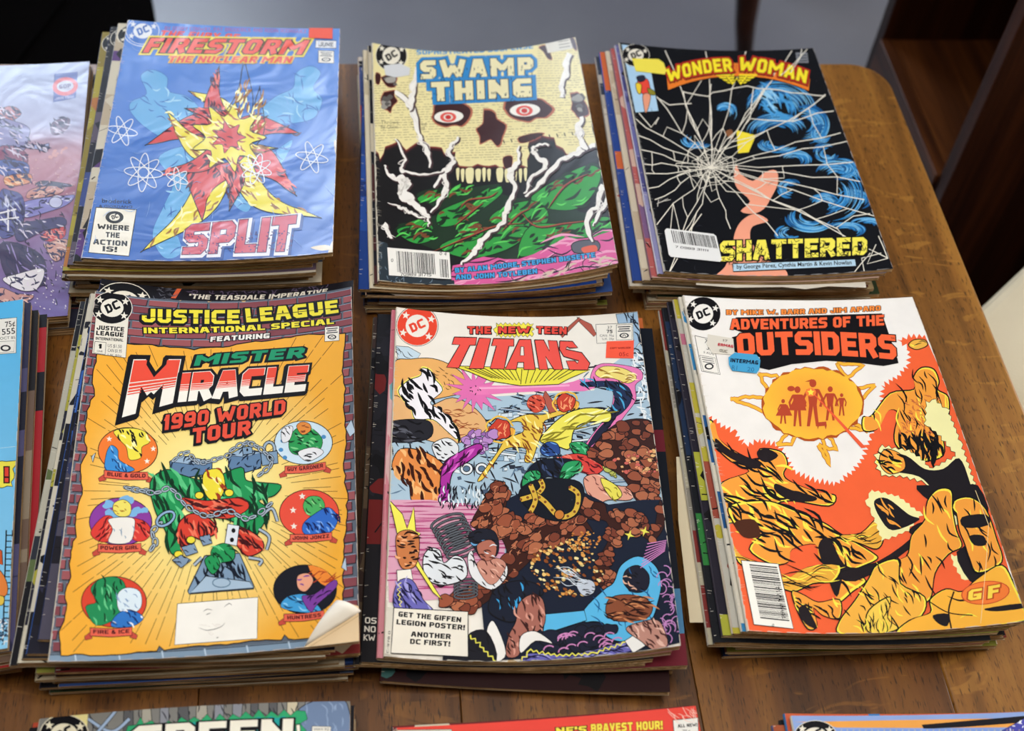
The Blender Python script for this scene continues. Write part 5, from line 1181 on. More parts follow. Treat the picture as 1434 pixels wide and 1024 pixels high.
    mass(sh, [(650, 530), (720, 500), (790, 500), (880, 480), (885, 495), (800, 525), (790, 570), (770, 620), (745, 690), (715, 690), (720, 640), (640, 640), (590, 700), (545, 765), (525, 765), (600, 660), (640, 600), (710, 570), (700, 530)], '#e8c44c', '#8a4a1c', '#fff0a0', 3, 26, 44, 7, .9, 17)
    for (x, y, r) in ((615, 562, 58), (885, 452, 52)): lumps(sh, ellp(x, y, r * .7, r * .5), 8, r * .4, '#e8a23c', 5, ink=2); sh.poly(ellp(x, y, r * .75, r * .72, 0, 14, .12), '#c8402e', 3, 3); hatch(sh, ellp(x, y, r * .6, r * .6), 12, 24, 5, 0, '#f0a070', 6, 2); sh.line(ellp(x, y, r, r * .9, 0, 22, .08), 7, '#eec04c')
    lumps(sh, [(470, 580), (600, 570), (600, 650), (470, 640)], 26, 18, ['#b88ac8', '#d4b0dc', '#9a6ab4'], 9, .9, 0, 2)
    # yellow sweep, green and red shapes
    mass(sh, [(780, 600), (830, 540), (900, 490), (990, 472), (1065, 490), (1060, 530), (980, 530), (920, 560), (900, 640), (850, 630), (800, 620)], '#eee45c', '#8a8020', '#fffab0', 4, 10, 110, 8, -.3, 18)
    mass(sh, [(780, 640), (810, 612), (850, 620), (860, 660), (820, 672), (790, 665)], '#2a4a8c', INKC, '#6aa0e0', 3, 8, 30, 5, .4, 19); mass(sh, [(900, 620), (950, 612), (985, 640), (960, 670), (920, 660)], '#2a9a5c', '#0a3a20', '#6ed09a', 3, 8, 36, 6, .8, 20)
    mass(sh, [(850, 680), (930, 660), (1000, 680), (1040, 720), (1000, 750), (960, 740), (900, 720)], '#d8443c', '#5a0c14', '#f0806c', 3, 12, 44, 7, .5, 21); mass(sh, [(700, 800), (720, 740), (770, 690), (850, 680), (920, 690), (930, 740), (880, 770), (840, 760), (800, 760), (760, 820)], '#131a2c', INKC, '#3a4a70', 3, 18, 60, 9, 1, 22)
    mass(sh, [(720, 740), (770, 730), (780, 760), (730, 800), (705, 790)], '#2a9a5c', '#0a3a20', '#6ed09a', 3, 8, 36, 6, .8, 23); mass(sh, [(880, 700), (940, 690), (945, 720), (890, 770), (860, 760)], '#2a9a5c', '#0a3a20', '#6ed09a', 3, 8, 40, 6, -.6, 24)
    mass(sh, [(960, 760), (1020, 745), (1090, 790), (1170, 800), (1150, 850), (1060, 850), (1010, 870), (970, 820)], '#e2a08a', '#7a3a34', '#f2c8b4', 3, 12, 44, 5, .7, 25); mass(sh, [(1030, 760), (1090, 790), (1115, 830), (1080, 850), (1040, 800)], '#e8dc58', '#8a7a20', None, 3, 4, 40, 5, .8, 26)
    lumps(sh, [(1040, 700), (1110, 740), (1090, 760), (1030, 720)], 9, 13, '#b8bc5c', 5, ink=2)
    # left: orange block form and purple sweep
    mass(sh, [(175, 690), (210, 640), (300, 650), (380, 700), (390, 760), (370, 860), (260, 860), (240, 780), (180, 730)], '#e08a48', '#3a1408', '#f2b878', 4, 30, 60, 14, 1.2, 27); mass(sh, [(340, 620), (400, 596), (445, 630), (430, 680), (370, 690), (345, 660)], '#dfe2e6', INKC, None, 3, 12, 30, 6, .6, 28)
    mass(sh, [(380, 710), (440, 660), (520, 620), (545, 640), (490, 690), (420, 740), (400, 860), (370, 860)], '#a8309a', '#3a0838', '#d86ac8', 4, 14, 60, 8, -.8, 29)
    # brown rock
    BR = ['#9a5238', '#b06848', '#7a3c2a']
    P = [(980, 660), (1060, 560), (1150, 520), (1240, 530), (1270, 600), (1262, 860), (1180, 860), (1120, 760), (1020, 700)]; sh.poly(P, '#3a1a14', 4, 3); lumps(sh, P, 60, 26, BR, 4, .7, .2, 3); lumps(sh, [(1080, 680), (1262, 640), (1262, 740), (1120, 740)], 40, 9, ['#e8946a', '#d2645a', '#e8b87a'], 5, .8, 0, 1)
    sh.view(490, 680, 2.9265)
    sh.poly([(150, 60), (330, 60), (560, 90), (640, 240), (600, 430), (340, 470), (160, 480)], '#d8a0b8'); hatch(sh, [(150, 60), (520, 80), (640, 240), (600, 400), (160, 440)], 110, 160, 5, 0, '#b4487c', 3, .03, .02)
    hatch(sh, [(370, 0), (560, 0), (560, 90), (370, 90)], 50, 36, 6, 1.57, '#1a1c28', 5, .3); hatch(sh, [(370, 0), (560, 0), (560, 90), (370, 90)], 20, 30, 7, 1.57, '#e4ecf2', 6, .3)
    sh.poly([(560, 100), (720, 20), (920, 10), (1060, 80), (1200, 60), (1290, 60), (1330, 330), (1380, 640), (1160, 690), (560, 720), (540, 500), (440, 440), (640, 330), (640, 160)], '#141c30')
    P1 = [(500, 170), (530, 90), (590, 0), (650, 10), (640, 110), (700, 150), (760, 110), (860, 110), (950, 130), (1000, 200), (960, 180), (880, 230), (790, 260), (720, 330), (640, 400), (560, 480), (470, 520), (380, 480), (450, 440), (540, 400), (640, 330), (640, 260), (600, 200)]
    sh.poly(P1, '#3c1a12', 4, 3); lumps(sh, P1, 95, 30, BR, 6, .75, -.4, 3); hatch(sh, P1, 60, 22, 4, -.5, '#c8805c', 7, .8)
    P2 = [(930, 100), (960, 70), (1040, 75), (1060, 120), (1130, 105), (1200, 120), (1240, 200), (1270, 60), (1290, 160), (1240, 230), (1180, 200), (1120, 210), (1080, 260), (1060, 330), (1100, 400), (1050, 430), (1000, 380), (1020, 300), (1060, 220), (1050, 150), (980, 140)]
    sh.poly(P2, '#3c1a12', 4, 3); lumps(sh, P2, 70, 22, BR, 8, .75, .4, 3); P3 = [(1060, 470), (1120, 450), (1200, 460), (1240, 500), (1210, 550), (1100, 560), (1050, 530)]; 
    for x, y in ((1145, 206), (1207, 190)): sh.star(x, y, 22, '#eee65c', .3, 4, .3)
    lumps(sh, ellp(890, 340, 150, 120), 150, 9, ['#e0a050', '#c87a34', '#eec878', '#8a4a20', '#f2e0a0'], 9, .7, .5, 1); lumps(sh, ellp(960, 230, 70, 40), 40, 6, ['#e0a050', '#c87a34'], 10, .7, 0, 0)
    mass(sh, [(930, 400), (960, 385), (1000, 400), (1000, 440), (960, 455), (935, 430)], '#c4ccd8', INKC, None, 2, 10, 24, 4, 0, 30); hatch(sh, [(870, 340), (960, 380), (950, 420), (880, 400)], 14, 90, 3, .35, '#dfe8f2', 31, .1)
    # gold banded dark shape
    sh.poly([(690, 40), (760, -20), (920, -20), (960, 30), (930, 120), (860, 150), (760, 120)], '#10141f', 4, 3)
    for pts in ([(700, 60), (760, 40), (790, 10), (780, -20)], [(760, 40), (800, 70), (860, 130), (920, 110), (935, 40), (900, 10)], [(740, 0), (760, 60), (740, 110)]): sh.line(pts, 26, INKC, 6); sh.line(pts, 20, '#d8b040', 6); [sh.ell(x, y, 5, 5, '#8a4a20', ink=1) for x, y in smooth(pts, 2)]
    sh.ell(858, 122, 20, 20, '#c87a34', ink=4)
    # grey springs
    for k in range(8): q = ellp(400 + k * 9, 150 + k * 17, 70, 24, -.35, 22); sh.line(q + [q[0]], 11, INKC); sh.line(q + [q[0]], 6, '#5c6068')
    for k in range(5): q = ellp(475, 400 + k * 13, 48, 14, -.1, 18); sh.line(q + [q[0]], 9, INKC); sh.line(q + [q[0]], 5, '#5c6068')
    # steel shapes
    mass(sh, [(300, 300), (330, 260), (370, 270), (385, 320), (430, 290), (470, 310), (480, 370), (440, 400), (370, 410), (310, 380)], '#dfe3e8', INKC, None, 4, 26, 46, 7, .4, 32); mass(sh, [(482, 300), (500, 270), (520, 330), (590, 400), (640, 330), (640, 380), (580, 430), (500, 380)], '#e4e4e6', INKC, None, 3, 8, 40, 5, .9, 33); mass(sh, [(520, 320), (600, 300), (640, 330), (600, 400), (560, 400)], '#c88a78', '#5a2a24', '#e8b8a4', 2, 8, 36, 5, .8, 34)
    mass(sh, [(485, 210), (530, 180), (590, 190), (610, 240), (600, 290), (550, 310), (510, 260)], '#1a1c2a', INKC, '#6aa8d8', 3, 10, 40, 7, .2, 35); mass(sh, [(520, 250), (570, 225), (600, 250), (590, 300), (545, 310)], '#b06a58', '#3a1410', '#dfe4ea', 2, 6, 30, 5, .2, 36)
    # lightning
    sh.poly([(160, 60), (215, 120), (235, 180), (262, 90), (270, 190), (290, 200), (245, 250), (300, 350), (378, 470), (340, 440), (270, 330), (200, 230), (180, 140)], '#eee65c', 0, 3)
    mass(sh, [(190, 210), (230, 185), (275, 200), (285, 250), (270, 330), (220, 345), (195, 300)], '#c87a48', '#2a0e08', '#eeb080', 3, 20, 34, 9, .1, 37); sh.poly([(192, 350), (250, 345), (258, 390), (195, 402)], '#efeae0', 0, 3)
    mass(sh, [(195, 400), (255, 390), (300, 470), (340, 515), (260, 510), (180, 500)], '#6a66b4', '#1a1640', '#a8a4e0', 3, 18, 70, 7, 1.1, 38); sh.line(ragged([(205, 400), (200, 440), (210, 500)], 7, 10, 5, True), 4, '#eee65c')
    # light blue drapery, brown swirl, dark figure-free mass with white lapels
    sh.poly([(1080, 400), (1110, 330), (1180, 292), (1250, 330), (1275, 400), (1262, 480), (1230, 560), (1130, 640), (1050, 620), (1040, 570), (1000, 560), (960, 560), (960, 510), (1040, 430)], '#5ab8e6', 4, 4); mass(sh, [(1120, 400), (1130, 350), (1180, 330), (1225, 370), (1215, 430), (1160, 440)], '#1c1c2c', INKC, '#e8b49a', 3, 8, 34, 6, .5, 39)
    sh.poly([(800, 530), (960, 515), (970, 555), (830, 600), (790, 620)], '#5ab8e6', 0, 3); hatch(sh, [(1090, 320), (1260, 340), (1240, 560), (1060, 600), (980, 540)], 16, 60, 5, 1, '#1a5a94', 40, .5); mass(sh, P3, '#8a4c30', '#2a0e08', '#d28a58', 3, 24, 70, 7, .1, 41)
    lumps(sh, [(780, 600), (1120, 590), (1120, 690), (820, 680)], 18, 34, '#181c30', 12, .8, 0, 3); 
    for k in range(18):
        x, y = rr.uniform(800, 1110), rr.uniform(610, 690); q = ellp(x, y, 24, 20, 0, 16)[8:15]; sh.line(q, 5, '#d48ac0')
    for k in range(26):
        x, y = rr.uniform(1265, 1340), rr.uniform(350, 660); q = ellp(x, y, 22, 22, rr.uniform(0, 3), 16)[5:14]; sh.line(q, 4, '#c88ac4')
    for k in range(8): sh.line([(1190 + k * 4, 340 - k * 14), (1290 + k, 270 - k * 6)], 3.5, '#d88ac8')
    mass(sh, [(570, 520), (580, 450), (620, 410), (700, 392), (770, 410), (790, 450), (720, 480), (690, 550), (640, 560)], '#141a2c', INKC, '#3aa0dc', 4, 14, 60, 8, 1.2, 42); mass(sh, [(690, 490), (740, 450), (790, 470), (800, 560), (770, 600), (720, 620), (690, 700), (640, 700), (650, 620), (680, 560)], '#a8685a', '#3a1814', '#d89a88', 3, 22, 50, 8, 1.2, 43)
    sh.poly([(560, 600), (590, 560), (640, 690), (590, 730), (570, 690)], '#f0ece6', 4, 3); sh.poly([(700, 620), (760, 600), (830, 650), (760, 640), (700, 690)], '#f0ece6', 4, 3)
    mass(sh, [(480, 620), (560, 600), (600, 720), (480, 730)], '#15151f', INKC, None, 2, 6, 60, 6, 1, 44); mass(sh, [(700, 720), (740, 690), (900, 700), (1060, 660), (1140, 640), (1170, 690), (1040, 730), (700, 750)], '#6a66b4', '#1a1640', '#a8a4e0', 3, 30, 80, 6, -.1, 45)
    for pts in ([(490, 620), (530, 650), (560, 690), (600, 725)], [(690, 730), (740, 680), (860, 700), (1000, 690), (1130, 645)]): sh.line(ragged(pts, 7, 12, 5, True), 6, '#eee65c')
    sh.poly([(1125, 640), (1170, 612), (1210, 660), (1160, 690)], '#f2eee8', 0, 3); mass(sh, [(1130, 590), (1200, 560), (1260, 555), (1290, 600), (1300, 660), (1250, 680), (1190, 640)], '#c08a7a', '#4a2420', '#e8bcaa', 3, 20, 40, 7, .8, 46)
    # boxes and lettering
    sh.poly([(150, 500), (186, 505), (168, 700), (140, 690)], '#d9d3c6'); sh.poly([(380, 690), (480, 700), (480, 730), (380, 720)], '#12121c')
    Q = [(180, 504), (484, 520), (484, 705), (168, 690)]; sh.poly(Q, '#ebe4d6', ink=3.5)
    for t, x0, x1, y, s_ in (('GET THE GIFFEN', 198, 455, 540, 22), ('LEGION POSTER!', 190, 470, 572, 22), ('ANOTHER', 250, 412, 622, 10), ('DC FIRST!', 246, 410, 652, 10)): sh.text(t, (x0, y), (x1, y + s_ * 1.1), 21, INKC, 1.5)
    sh.text('C-978 O', (158, 690), (166, 600), 8, '#3a3a40', 1.0)
    sh.view(490, 410, 2.9265)
    # title
    sh.poly([(415, 300), (985, 316), (900, 352), (855, 376), (700, 382), (575, 362), (490, 325)], '#e8de48', 0, 3); 
    sh.lines([[(470 + k * 26, 306 + k), (585 + k * 14, 350 + k * 1.4)] for k in range(9)] + [[(705 + k * 28, 314), (700 + k * 19, 376 - k * 2.5)] for k in range(9)], 3, INKC)
    def bigl(P): 
        for q in P: sh.poly(q, '#ea544a', 0, 4)
    b = 312
    bigl([[(428, 182), (520, 184), (515, 216), (492, 216), (446, b - 2), (396, b - 6), (450, 214), (418, 212)], [(530, 186), (578, 188), (548, b), (488, b)],
          [(588, 188), (672, 190), (672, 220), (652, 220), (632, b + 2), (574, b), (600, 218), (580, 218)], [(694, 192), (742, 192), (760, b + 4), (712, b + 4), (712, 286), (688, 286), (682, b + 4), (636, b + 3)],
          [(756, 194), (794, 194), (818, 240), (812, 196), (848, 198), (874, b + 4), (836, b + 4), (802, 262), (812, b + 4), (776, b + 4)],
          [(860, 198), (912, 200), (934, 226), (900, 228), (890, 222), (884, 232), (950, 246), (984, 290), (974, b + 6), (900, b + 5), (886, 280), (922, 280), (932, 290), (938, 280), (876, 262), (858, 232)]])
    sh.poly([(700, 222), (712, 222), (714, 258), (698, 258)], '#ece6dc', 0, 3)
    sh.poly(ragged([(600, 128), (748, 128), (752, 150), (746, 178), (602, 178), (594, 152), (600, 128)], 7, 9, 3, True), '#eee04c', 0, 2)
    sh.text('THE', (482, 168), (578, 168), 30, '#e2483c', 1.7, out=.35, ext=(2, 3)); sh.text('NEW', (608, 167), (738, 167), 28, '#e2483c', 1.7, out=.35, ext=(2, 3)); sh.text('TEEN', (764, 167), (888, 170), 30, '#e2483c', 1.7, out=.35, ext=(2, 3))
    emblem(sh, 276, 136, 85, '#e4462e', '#ece6dc', '#e4462e', .15, .97); q = ellp(276, 136, 86, 83, 0, 40); sh.line(q + [q[0]], 2, INKC)
    sh.poly([(1008, 130), (1160, 124), (1162, 200), (1012, 208)], '#ebe6dc', ink=2); sh.ftext('37', (1055, 148), (1075, 148), 12, INKC); sh.text('75', (1052, 166), (1076, 166), 14, INKC, 1.3); sh.ftext('CAN. 95\u00a2', (1024, 181), (1082, 180), 10, '#333'); sh.ftext('U.K. 25p', (1034, 194), (1082, 193), 9, '#333')
    codebox(sh, 1092, 132, 1156, 194, -2)
    wear(sh, 39, 60, '#d0c6b8')
    sticker(sh, root, 'price_sticker', [(1052, 200), (1164, 196), (1162, 270), (1048, 268)], '#f4502c', 'orange price sticker stamped in red')
    sub = Sheet(sh.st, (sh.x, sh.y, sh.a), sh.c1, sh.oz, sh.w, sh.l, 28, 36, sh.lift + sh.slift); sub.view(490, 410, 2.9265)
    sub.text('CAPT WORLDER', (1066, 232), (1150, 230), 7, '#a01c14', 1.2); sub.ftext('05c', (1103, 262), (1142, 260), 17, '#b8241a', .01); overlay(sub, root, 'stamp')

# ---- orange and white cover, front right
def art_O(sh, root):
    sh.view(900, 400, 2.6854); rr = random.Random(41); OR = '#ee6236'
    def orp(edge, rest, sd): P = ragged(edge, 13, 9, sd, True); sh.poly(P + rest, OR)
    orp([(240, 485), (290, 520), (350, 555), (385, 600), (440, 580), (510, 600), (545, 650), (570, 700), (640, 730), (730, 745), (790, 700), (830, 640), (860, 560), (900, 470), (900, 380), (960, 340), (1000, 300), (1000, 230), (960, 210), (1000, 190), (1060, 185)], [(1200, 500), (1330, 900), (1440, 1300), (400, 1330), (330, 1000), (262, 640)], 3)
    # fiery disc
    Dc = sh.L([(640, 440)])[0]
    def fire(x, y):
        d = math.hypot((x - Dc[0]) / .034, (y - Dc[1]) / .034); f = min(1, d); a, b = lin('#f2963a'), lin('#f2bc3c'); return tuple(a[i] + (b[i] - a[i]) * f for i in range(3))
    for (a, b, c) in (((330, 425), (430, 418), (450, 470)), ((435, 330), (500, 340), (470, 390)), ((730, 290), (830, 300), (780, 370)), ((875, 375), (800, 390), (820, 430)), ((505, 600), (540, 560), (560, 600)), ((660, 600), (730, 620), (705, 680)), ((770, 530), (850, 548), (800, 505))):
        m = ((a[0] + b[0] + c[0]) / 3, (a[1] + b[1] + c[1]) / 3)
        q = ragged([a, b, (640, 445), c, a], 4, 14, int(a[0])); sh.line(q, 15, '#b0501c', 0); sh.line(q, 11, '#f0b43a', 0)
    sh.poly(ragged([(640 + 192 * math.cos(t), 445 + 138 * math.sin(t)) for t in np.linspace(0, 6.283, 24)], 6, 14, 9), '#b0501c'); sh.poly(ragged([(640 + 187 * math.cos(t), 444 + 133 * math.sin(t)) for t in np.linspace(0, 6.283, 24)], 5, 14, 10), fire)
    # anonymous small silhouettes
    SB = '#b4442a'
    def man(x, y, h, sp=.13):
        sh.ell(x, y - h * .92, h * .075, h * .085, SB); sh.polys([[(x - h * .12, y - h * .8), (x + h * .12, y - h * .8), (x + h * .08, y - h * .45), (x - h * .08, y - h * .45)], [(x - h * .08, y - h * .47), (x + h * .01, y - h * .47), (x - sp * h * .5, y), (x - sp * h, y)], [(x, y - h * .47), (x + h * .08, y - h * .47), (x + sp * h, y), (x + sp * h * .5, y)]], SB)
        sh.lines([[(x - h * .11, y - h * .78), (x - h * .2, y - h * .6), (x - h * .16, y - h * .42)], [(x + h * .11, y - h * .78), (x + h * .2, y - h * .6), (x + h * .16, y - h * .42)]], h * .055, SB)
    man(528, 520, 92); man(582, 530, 150, .1); man(640, 530, 176); man(705, 508, 128); man(748, 490, 84); sh.polys([[(500, 490), (522, 450), (545, 450), (562, 490)], [(548, 470), (572, 420), (598, 420), (616, 470)]], SB); sh.ell(558, 388, 14, 10, SB); sh.poly([(610, 362), (636, 352), (640, 362)], SB)
    sh.polys([[(655, 515), (690, 512), (692, 528), (688, 542), (684, 528), (662, 530), (658, 542)]], SB)
    sh.poly([(630, 395), (650, 412), (840, 610), (822, 612)], '#ea5c3a'); sh.ell(632, 402, 20, 16, '#ee7a3a'); sh.star(632, 402, 14, '#f6e04c', .5)
    # falling plain forms in gold and black
    GO, GK, GL = '#ee9c3c', INKC, '#f4e24c'
    def g(P, n=20, ln=50, w=9, a=.4, sd=1, col=None): n = int(n * .55); ln *= 1.25; w *= .72; sh.poly(P, GL, 4, 5); c = np.mean(P, 0); mass(sh, [tuple(c + (np.array(p) - c) * .95) for p in P], col or GO, GK, GL, 0, n, ln, w, a, sd)
    g([(1000, 225), (1020, 205), (1060, 205), (1070, 225), (1030, 240)], 5, 24, 5, 0, 1, '#e8b048')
    g([(1020, 340), (1050, 308), (1095, 315), (1115, 360), (1110, 392), (1150, 420), (1150, 500), (1130, 560), (1130, 640), (1040, 660), (960, 610), (945, 560), (960, 480), (920, 470), (880, 540), (830, 545), (828, 495), (860, 490), (930, 405), (1020, 390)], 60, 60, 8, 1.3, 2)
    hatch(sh, [(1000, 410), (1120, 410), (1130, 560), (960, 560)], 90, 22, 4, .8, '#c8683a', 5, .6); hatch(sh, [(950, 570), (1130, 570), (1100, 660), (970, 640)], 40, 70, 12, 1.3, INKC, 6, .3)
    # pale rimmed black shape
    RM = ragged([(880, 690), (872, 640), (900, 602), (1000, 620), (1060, 660), (1080, 690), (1180, 640), (1110, 560), (1060, 520), (1065, 440), (1100, 430), (1150, 470), (1200, 600), (1260, 780), (1300, 900), (1180, 900), (1080, 820), (1060, 740), (980, 720), (900, 715), (880, 690)], 6, 12, 5, True); sh.poly(RM, '#eee8a8', 0, 2)
    sh.poly([(900, 680), (905, 630), (990, 640), (1060, 690), (1130, 690), (1190, 650), (1230, 740), (1260, 860), (1180, 870), (1100, 780), (1040, 720), (940, 700)], '#17131a', 4); mass(sh, [(895, 680), (892, 640), (920, 615), (975, 640), (985, 690), (930, 710)], GO, GK, GL, 3, 14, 50, 8, .4, 7)
    # left falling form
    g([(245, 520), (262, 510), (280, 570), (340, 620), (430, 660), (440, 615), (520, 625), (545, 670), (530, 710), (560, 740), (660, 780), (725, 790), (700, 830), (560, 810), (480, 830), (300, 900), (285, 800), (300, 740), (400, 700), (330, 660), (270, 600)], 70, 80, 13, .5, 8)
    sh.poly([(275, 575), (330, 620), (440, 665), (420, 690), (330, 650), (280, 610)], '#1c141a', 3); sh.poly([(500, 745), (560, 770), (650, 795), (640, 812), (560, 810), (500, 775)], '#1c141a', 3); sh.poly([(430, 625), (470, 615), (510, 640), (470, 665), (440, 655)], '#1c141a', 3)
    sh.view(900, 680, 2.6854)
    g([(335, 130), (320, 90), (340, 70), (400, 60), (480, 60), (560, 90), (680, 140), (740, 180), (860, 250), (880, 280), (800, 320), (840, 360), (790, 400), (740, 440), (730, 400), (740, 330), (670, 280), (650, 220), (560, 240), (545, 290), (480, 295), (400, 240), (450, 180), (380, 190)], 100, 80, 14, .6, 9)
    sh.poly([(345, 140), (420, 130), (440, 190), (380, 195)], '#4a2414', 4); sh.poly([(660, 230), (700, 200), (760, 300), (830, 310), (760, 330), (730, 420), (690, 330)], '#1c141a', 4); sh.poly([(730, 330), (880, 290), (1010, 200), (1000, 170), (1050, 140), (1060, 180), (960, 270), (800, 360)], '#1c141a', 3, 3)
    g([(320, 190), (360, 260), (460, 300), (540, 350), (620, 310), (740, 300), (720, 360), (640, 370), (560, 400), (460, 350), (360, 290)], 30, 110, 6, .1, 10, '#e4a83c'); g([(740, 190), (820, 180), (890, 120), (905, 200), (880, 240), (820, 220)], 16, 70, 6, -.2, 11, '#e4a83c')
    g([(560, 400), (600, 410), (660, 440), (740, 430), (740, 500), (680, 490), (640, 460), (655, 530), (620, 540), (580, 470)], 26, 44, 10, .8, 12); sh.poly([(585, 470), (610, 450), (640, 500), (655, 540), (610, 520)], '#1c141a', 3)
    # right side: dark panels and big gold rounded forms
    sh.poly(ragged([(860, 20), (960, 40), (1050, 110), (1000, 170), (900, 210), (860, 100), (840, 60), (860, 20)], 6, 12, 7, True), '#eee8a8'); sh.poly([(870, 60), (920, 50), (1000, 110), (1040, 130), (940, 170), (890, 120)], '#17131a', 4); hatch(sh, [(880, 60), (980, 90), (940, 160)], 10, 60, 7, .8, GO, 13, .3)
    sh.poly(ragged([(1160, 260), (1240, 270), (1240, 360), (1200, 350), (1170, 300), (1160, 260)], 5, 12, 8, True), '#eee8a8'); sh.poly([(1030, 0), (1180, 10), (1260, 0), (1300, 120), (1180, 110), (1080, 60)], '#17131a', 3); sh.poly([(1180, 250), (1290, 220), (1280, 350), (1230, 360)], '#17131a', 3)
    g([(1060, 130), (1070, 60), (1110, 15), (1160, 20), (1165, 90), (1180, 170), (1200, 230), (1150, 260), (1100, 330), (1080, 430), (1020, 440), (950, 380), (900, 300), (990, 270), (1010, 190)], 34, 60, 10, 1.2, 14)
    g([(1180, 110), (1170, 60), (1230, 45), (1290, 90), (1330, 200), (1350, 290), (1260, 330), (1230, 280), (1210, 220), (1190, 170)], 22, 60, 9, 1.2, 15); sh.poly([(1200, 120), (1290, 110), (1300, 150), (1210, 160)], '#17131a', 3); sh.poly([(1230, 190), (1280, 190), (1290, 225), (1245, 225)], '#17131a', 3)
    g([(880, 300), (960, 280), (970, 370), (1060, 420), (1050, 490), (960, 540), (880, 570), (740, 560), (740, 510), (800, 430), (850, 350)], 50, 50, 8, .9, 16, '#f0b044')
    g([(850, 470), (930, 420), (920, 500), (960, 540), (880, 560), (840, 540)], 30, 50, 6, 1.4, 17, '#f0c850')
    g([(960, 560), (1000, 510), (1080, 480), (1080, 430), (1140, 390), (1200, 400), (1260, 350), (1350, 300), (1400, 380), (1440, 470), (1440, 510), (1150, 550)], 4, 80, 8, .2, 18, '#f4b13c'); sh.line([(1170, 400), (1150, 470), (1160, 540)], 6, INKC, 5); sh.line([(1080, 440), (1150, 480), (1240, 490)], 4, INKC, 5); sh.poly([(1090, 490), (1150, 485), (1145, 530), (1110, 520)], '#17131a', 3); sh.poly([(1285, 465), (1420, 445), (1435, 462), (1330, 475)], '#17131a', 3)
    sh.ell(1288, 405, 92, 44, '#c84a28', -.12); sh.ell(1288, 405, 88, 41, '#ee7a34', -.12); sh.text('G', (1222, 436), (1272, 428), 40, '#f4d24c', 1.8, slant=.25, out=.5, outc='#b84a20'); sh.text('F', (1296, 428), (1340, 420), 46, '#f4d24c', 1.8, slant=.25, out=.5, outc='#b84a20')
    sh.lines([[(1250, 20), (1300, 150), (1290, 300), (1270, 520)]], 2, '#f2d8a0')
    # barcode down the left
    Q = [(370, 282), (510, 296), (567, 540), (418, 524)]; sh.poly(Q, '#efece4', ink=2.5)
    QQ = [Q[1], Q[2], Q[3], Q[0]]; barcode(sh, QQ, 40, 9, (.05, .90, .06, .80)); sh.ftext('70989 31112', (538, 500), (512, 380), 14, INKC, .01) ; sh.ftext('0', (488, 520), (484, 528), 9, INKC)
    # lettering
    sh.view(900, 400, 2.6854)
    sh.text('BY MIKE W. BARR AND JIM APARO', (315, 110), (895, 94), 19, '#f08a3c', 1.5, out=.5, bulge=-5)
    sh.poly([(350, 120), (900, 105), (925, 180), (958, 275), (962, 292), (905, 303), (820, 292), (690, 283), (560, 296), (475, 318), (440, 310), (440, 270), (345, 250), (335, 195), (385, 180), (340, 165)], INKC)
    sh.text('ADVENTURES OF THE', (330, 166), (908, 150), 40, '#f0643a', 1.85, 40, .0, -4, .3, gap=.5); sh.text('OUTSIDERS', (358, 268), (956, 280), 86, '#f0643a', 1.9, 92, -.10, 12, .25, INKC, gap=.4)
    sh.ftext('TM', (932, 202), (946, 203), 7, INKC)
    emblem(sh, 227, 106, 68, INKC, '#ece8e2', INKC, .18, .96)
    sh.poly([(196, 188), (262, 203), (292, 335), (222, 322)], '#e9e5de', ink=2); sh.ftext('75\u00a2', (232, 216), (262, 222), 15, '#2a2a30', .005); sh.ftext('35', (240, 240), (262, 246), 15, '#2a2a30', .005); sh.ftext('5 AUG', (228, 254), (268, 262), 8, '#2a2a30')
    sh.poly([(214, 262), (272, 272), (286, 330), (228, 320)], '#e9e5de', ink=1.5); sh.ell(250, 304, 17, 12, '#2a2a30'); sh.ell(250, 304, 11, 7, '#e9e5de'); sh.lines([[(222 + k * 2, 270 + k * 8), (266 + k * 2, 277 + k * 8)] for k in range(3)], 2.5, '#3a3a40')
    wear(sh, 41, 70, '#cfc4b4')
    sticker(sh, root, 'shop_sticker', [(245, 184), (340, 200), (346, 262), (262, 256), (240, 222)], '#d8d2c6', 'worn greyish shop sticker half torn off')
    sticker(sh, root, 'shop_sticker', [(322, 272), (345, 254), (428, 262), (442, 282), (438, 318), (428, 332), (336, 322), (324, 300)], '#3f9ccc', 'blue shop sticker with black lettering', lift=.0006)
    sub = Sheet(sh.st, (sh.x, sh.y, sh.a), sh.c1, sh.oz, sh.w, sh.l, 28, 36, sh.lift + sh.slift); sub.view(900, 400, 2.6854)
    sub.text('INTERMAG', (329, 290), (433, 300), 15, '#141c34', 1.6); sub.ftext('R1', (334, 318), (354, 320), 17, '#2a6a98'); sub.ftext('20', (392, 324), (418, 327), 17, '#2a6a98'); sub.text('ERMAG', (282, 228), (340, 236), 10, '#c83a4a', 1.4); sub.text('17', (300, 212), (318, 214), 8, '#8a867c', 1.1); sub.text('OUC', (288, 250), (318, 255), 10, '#8a867c', 1.1); overlay(sub, root, 'sticker_print')

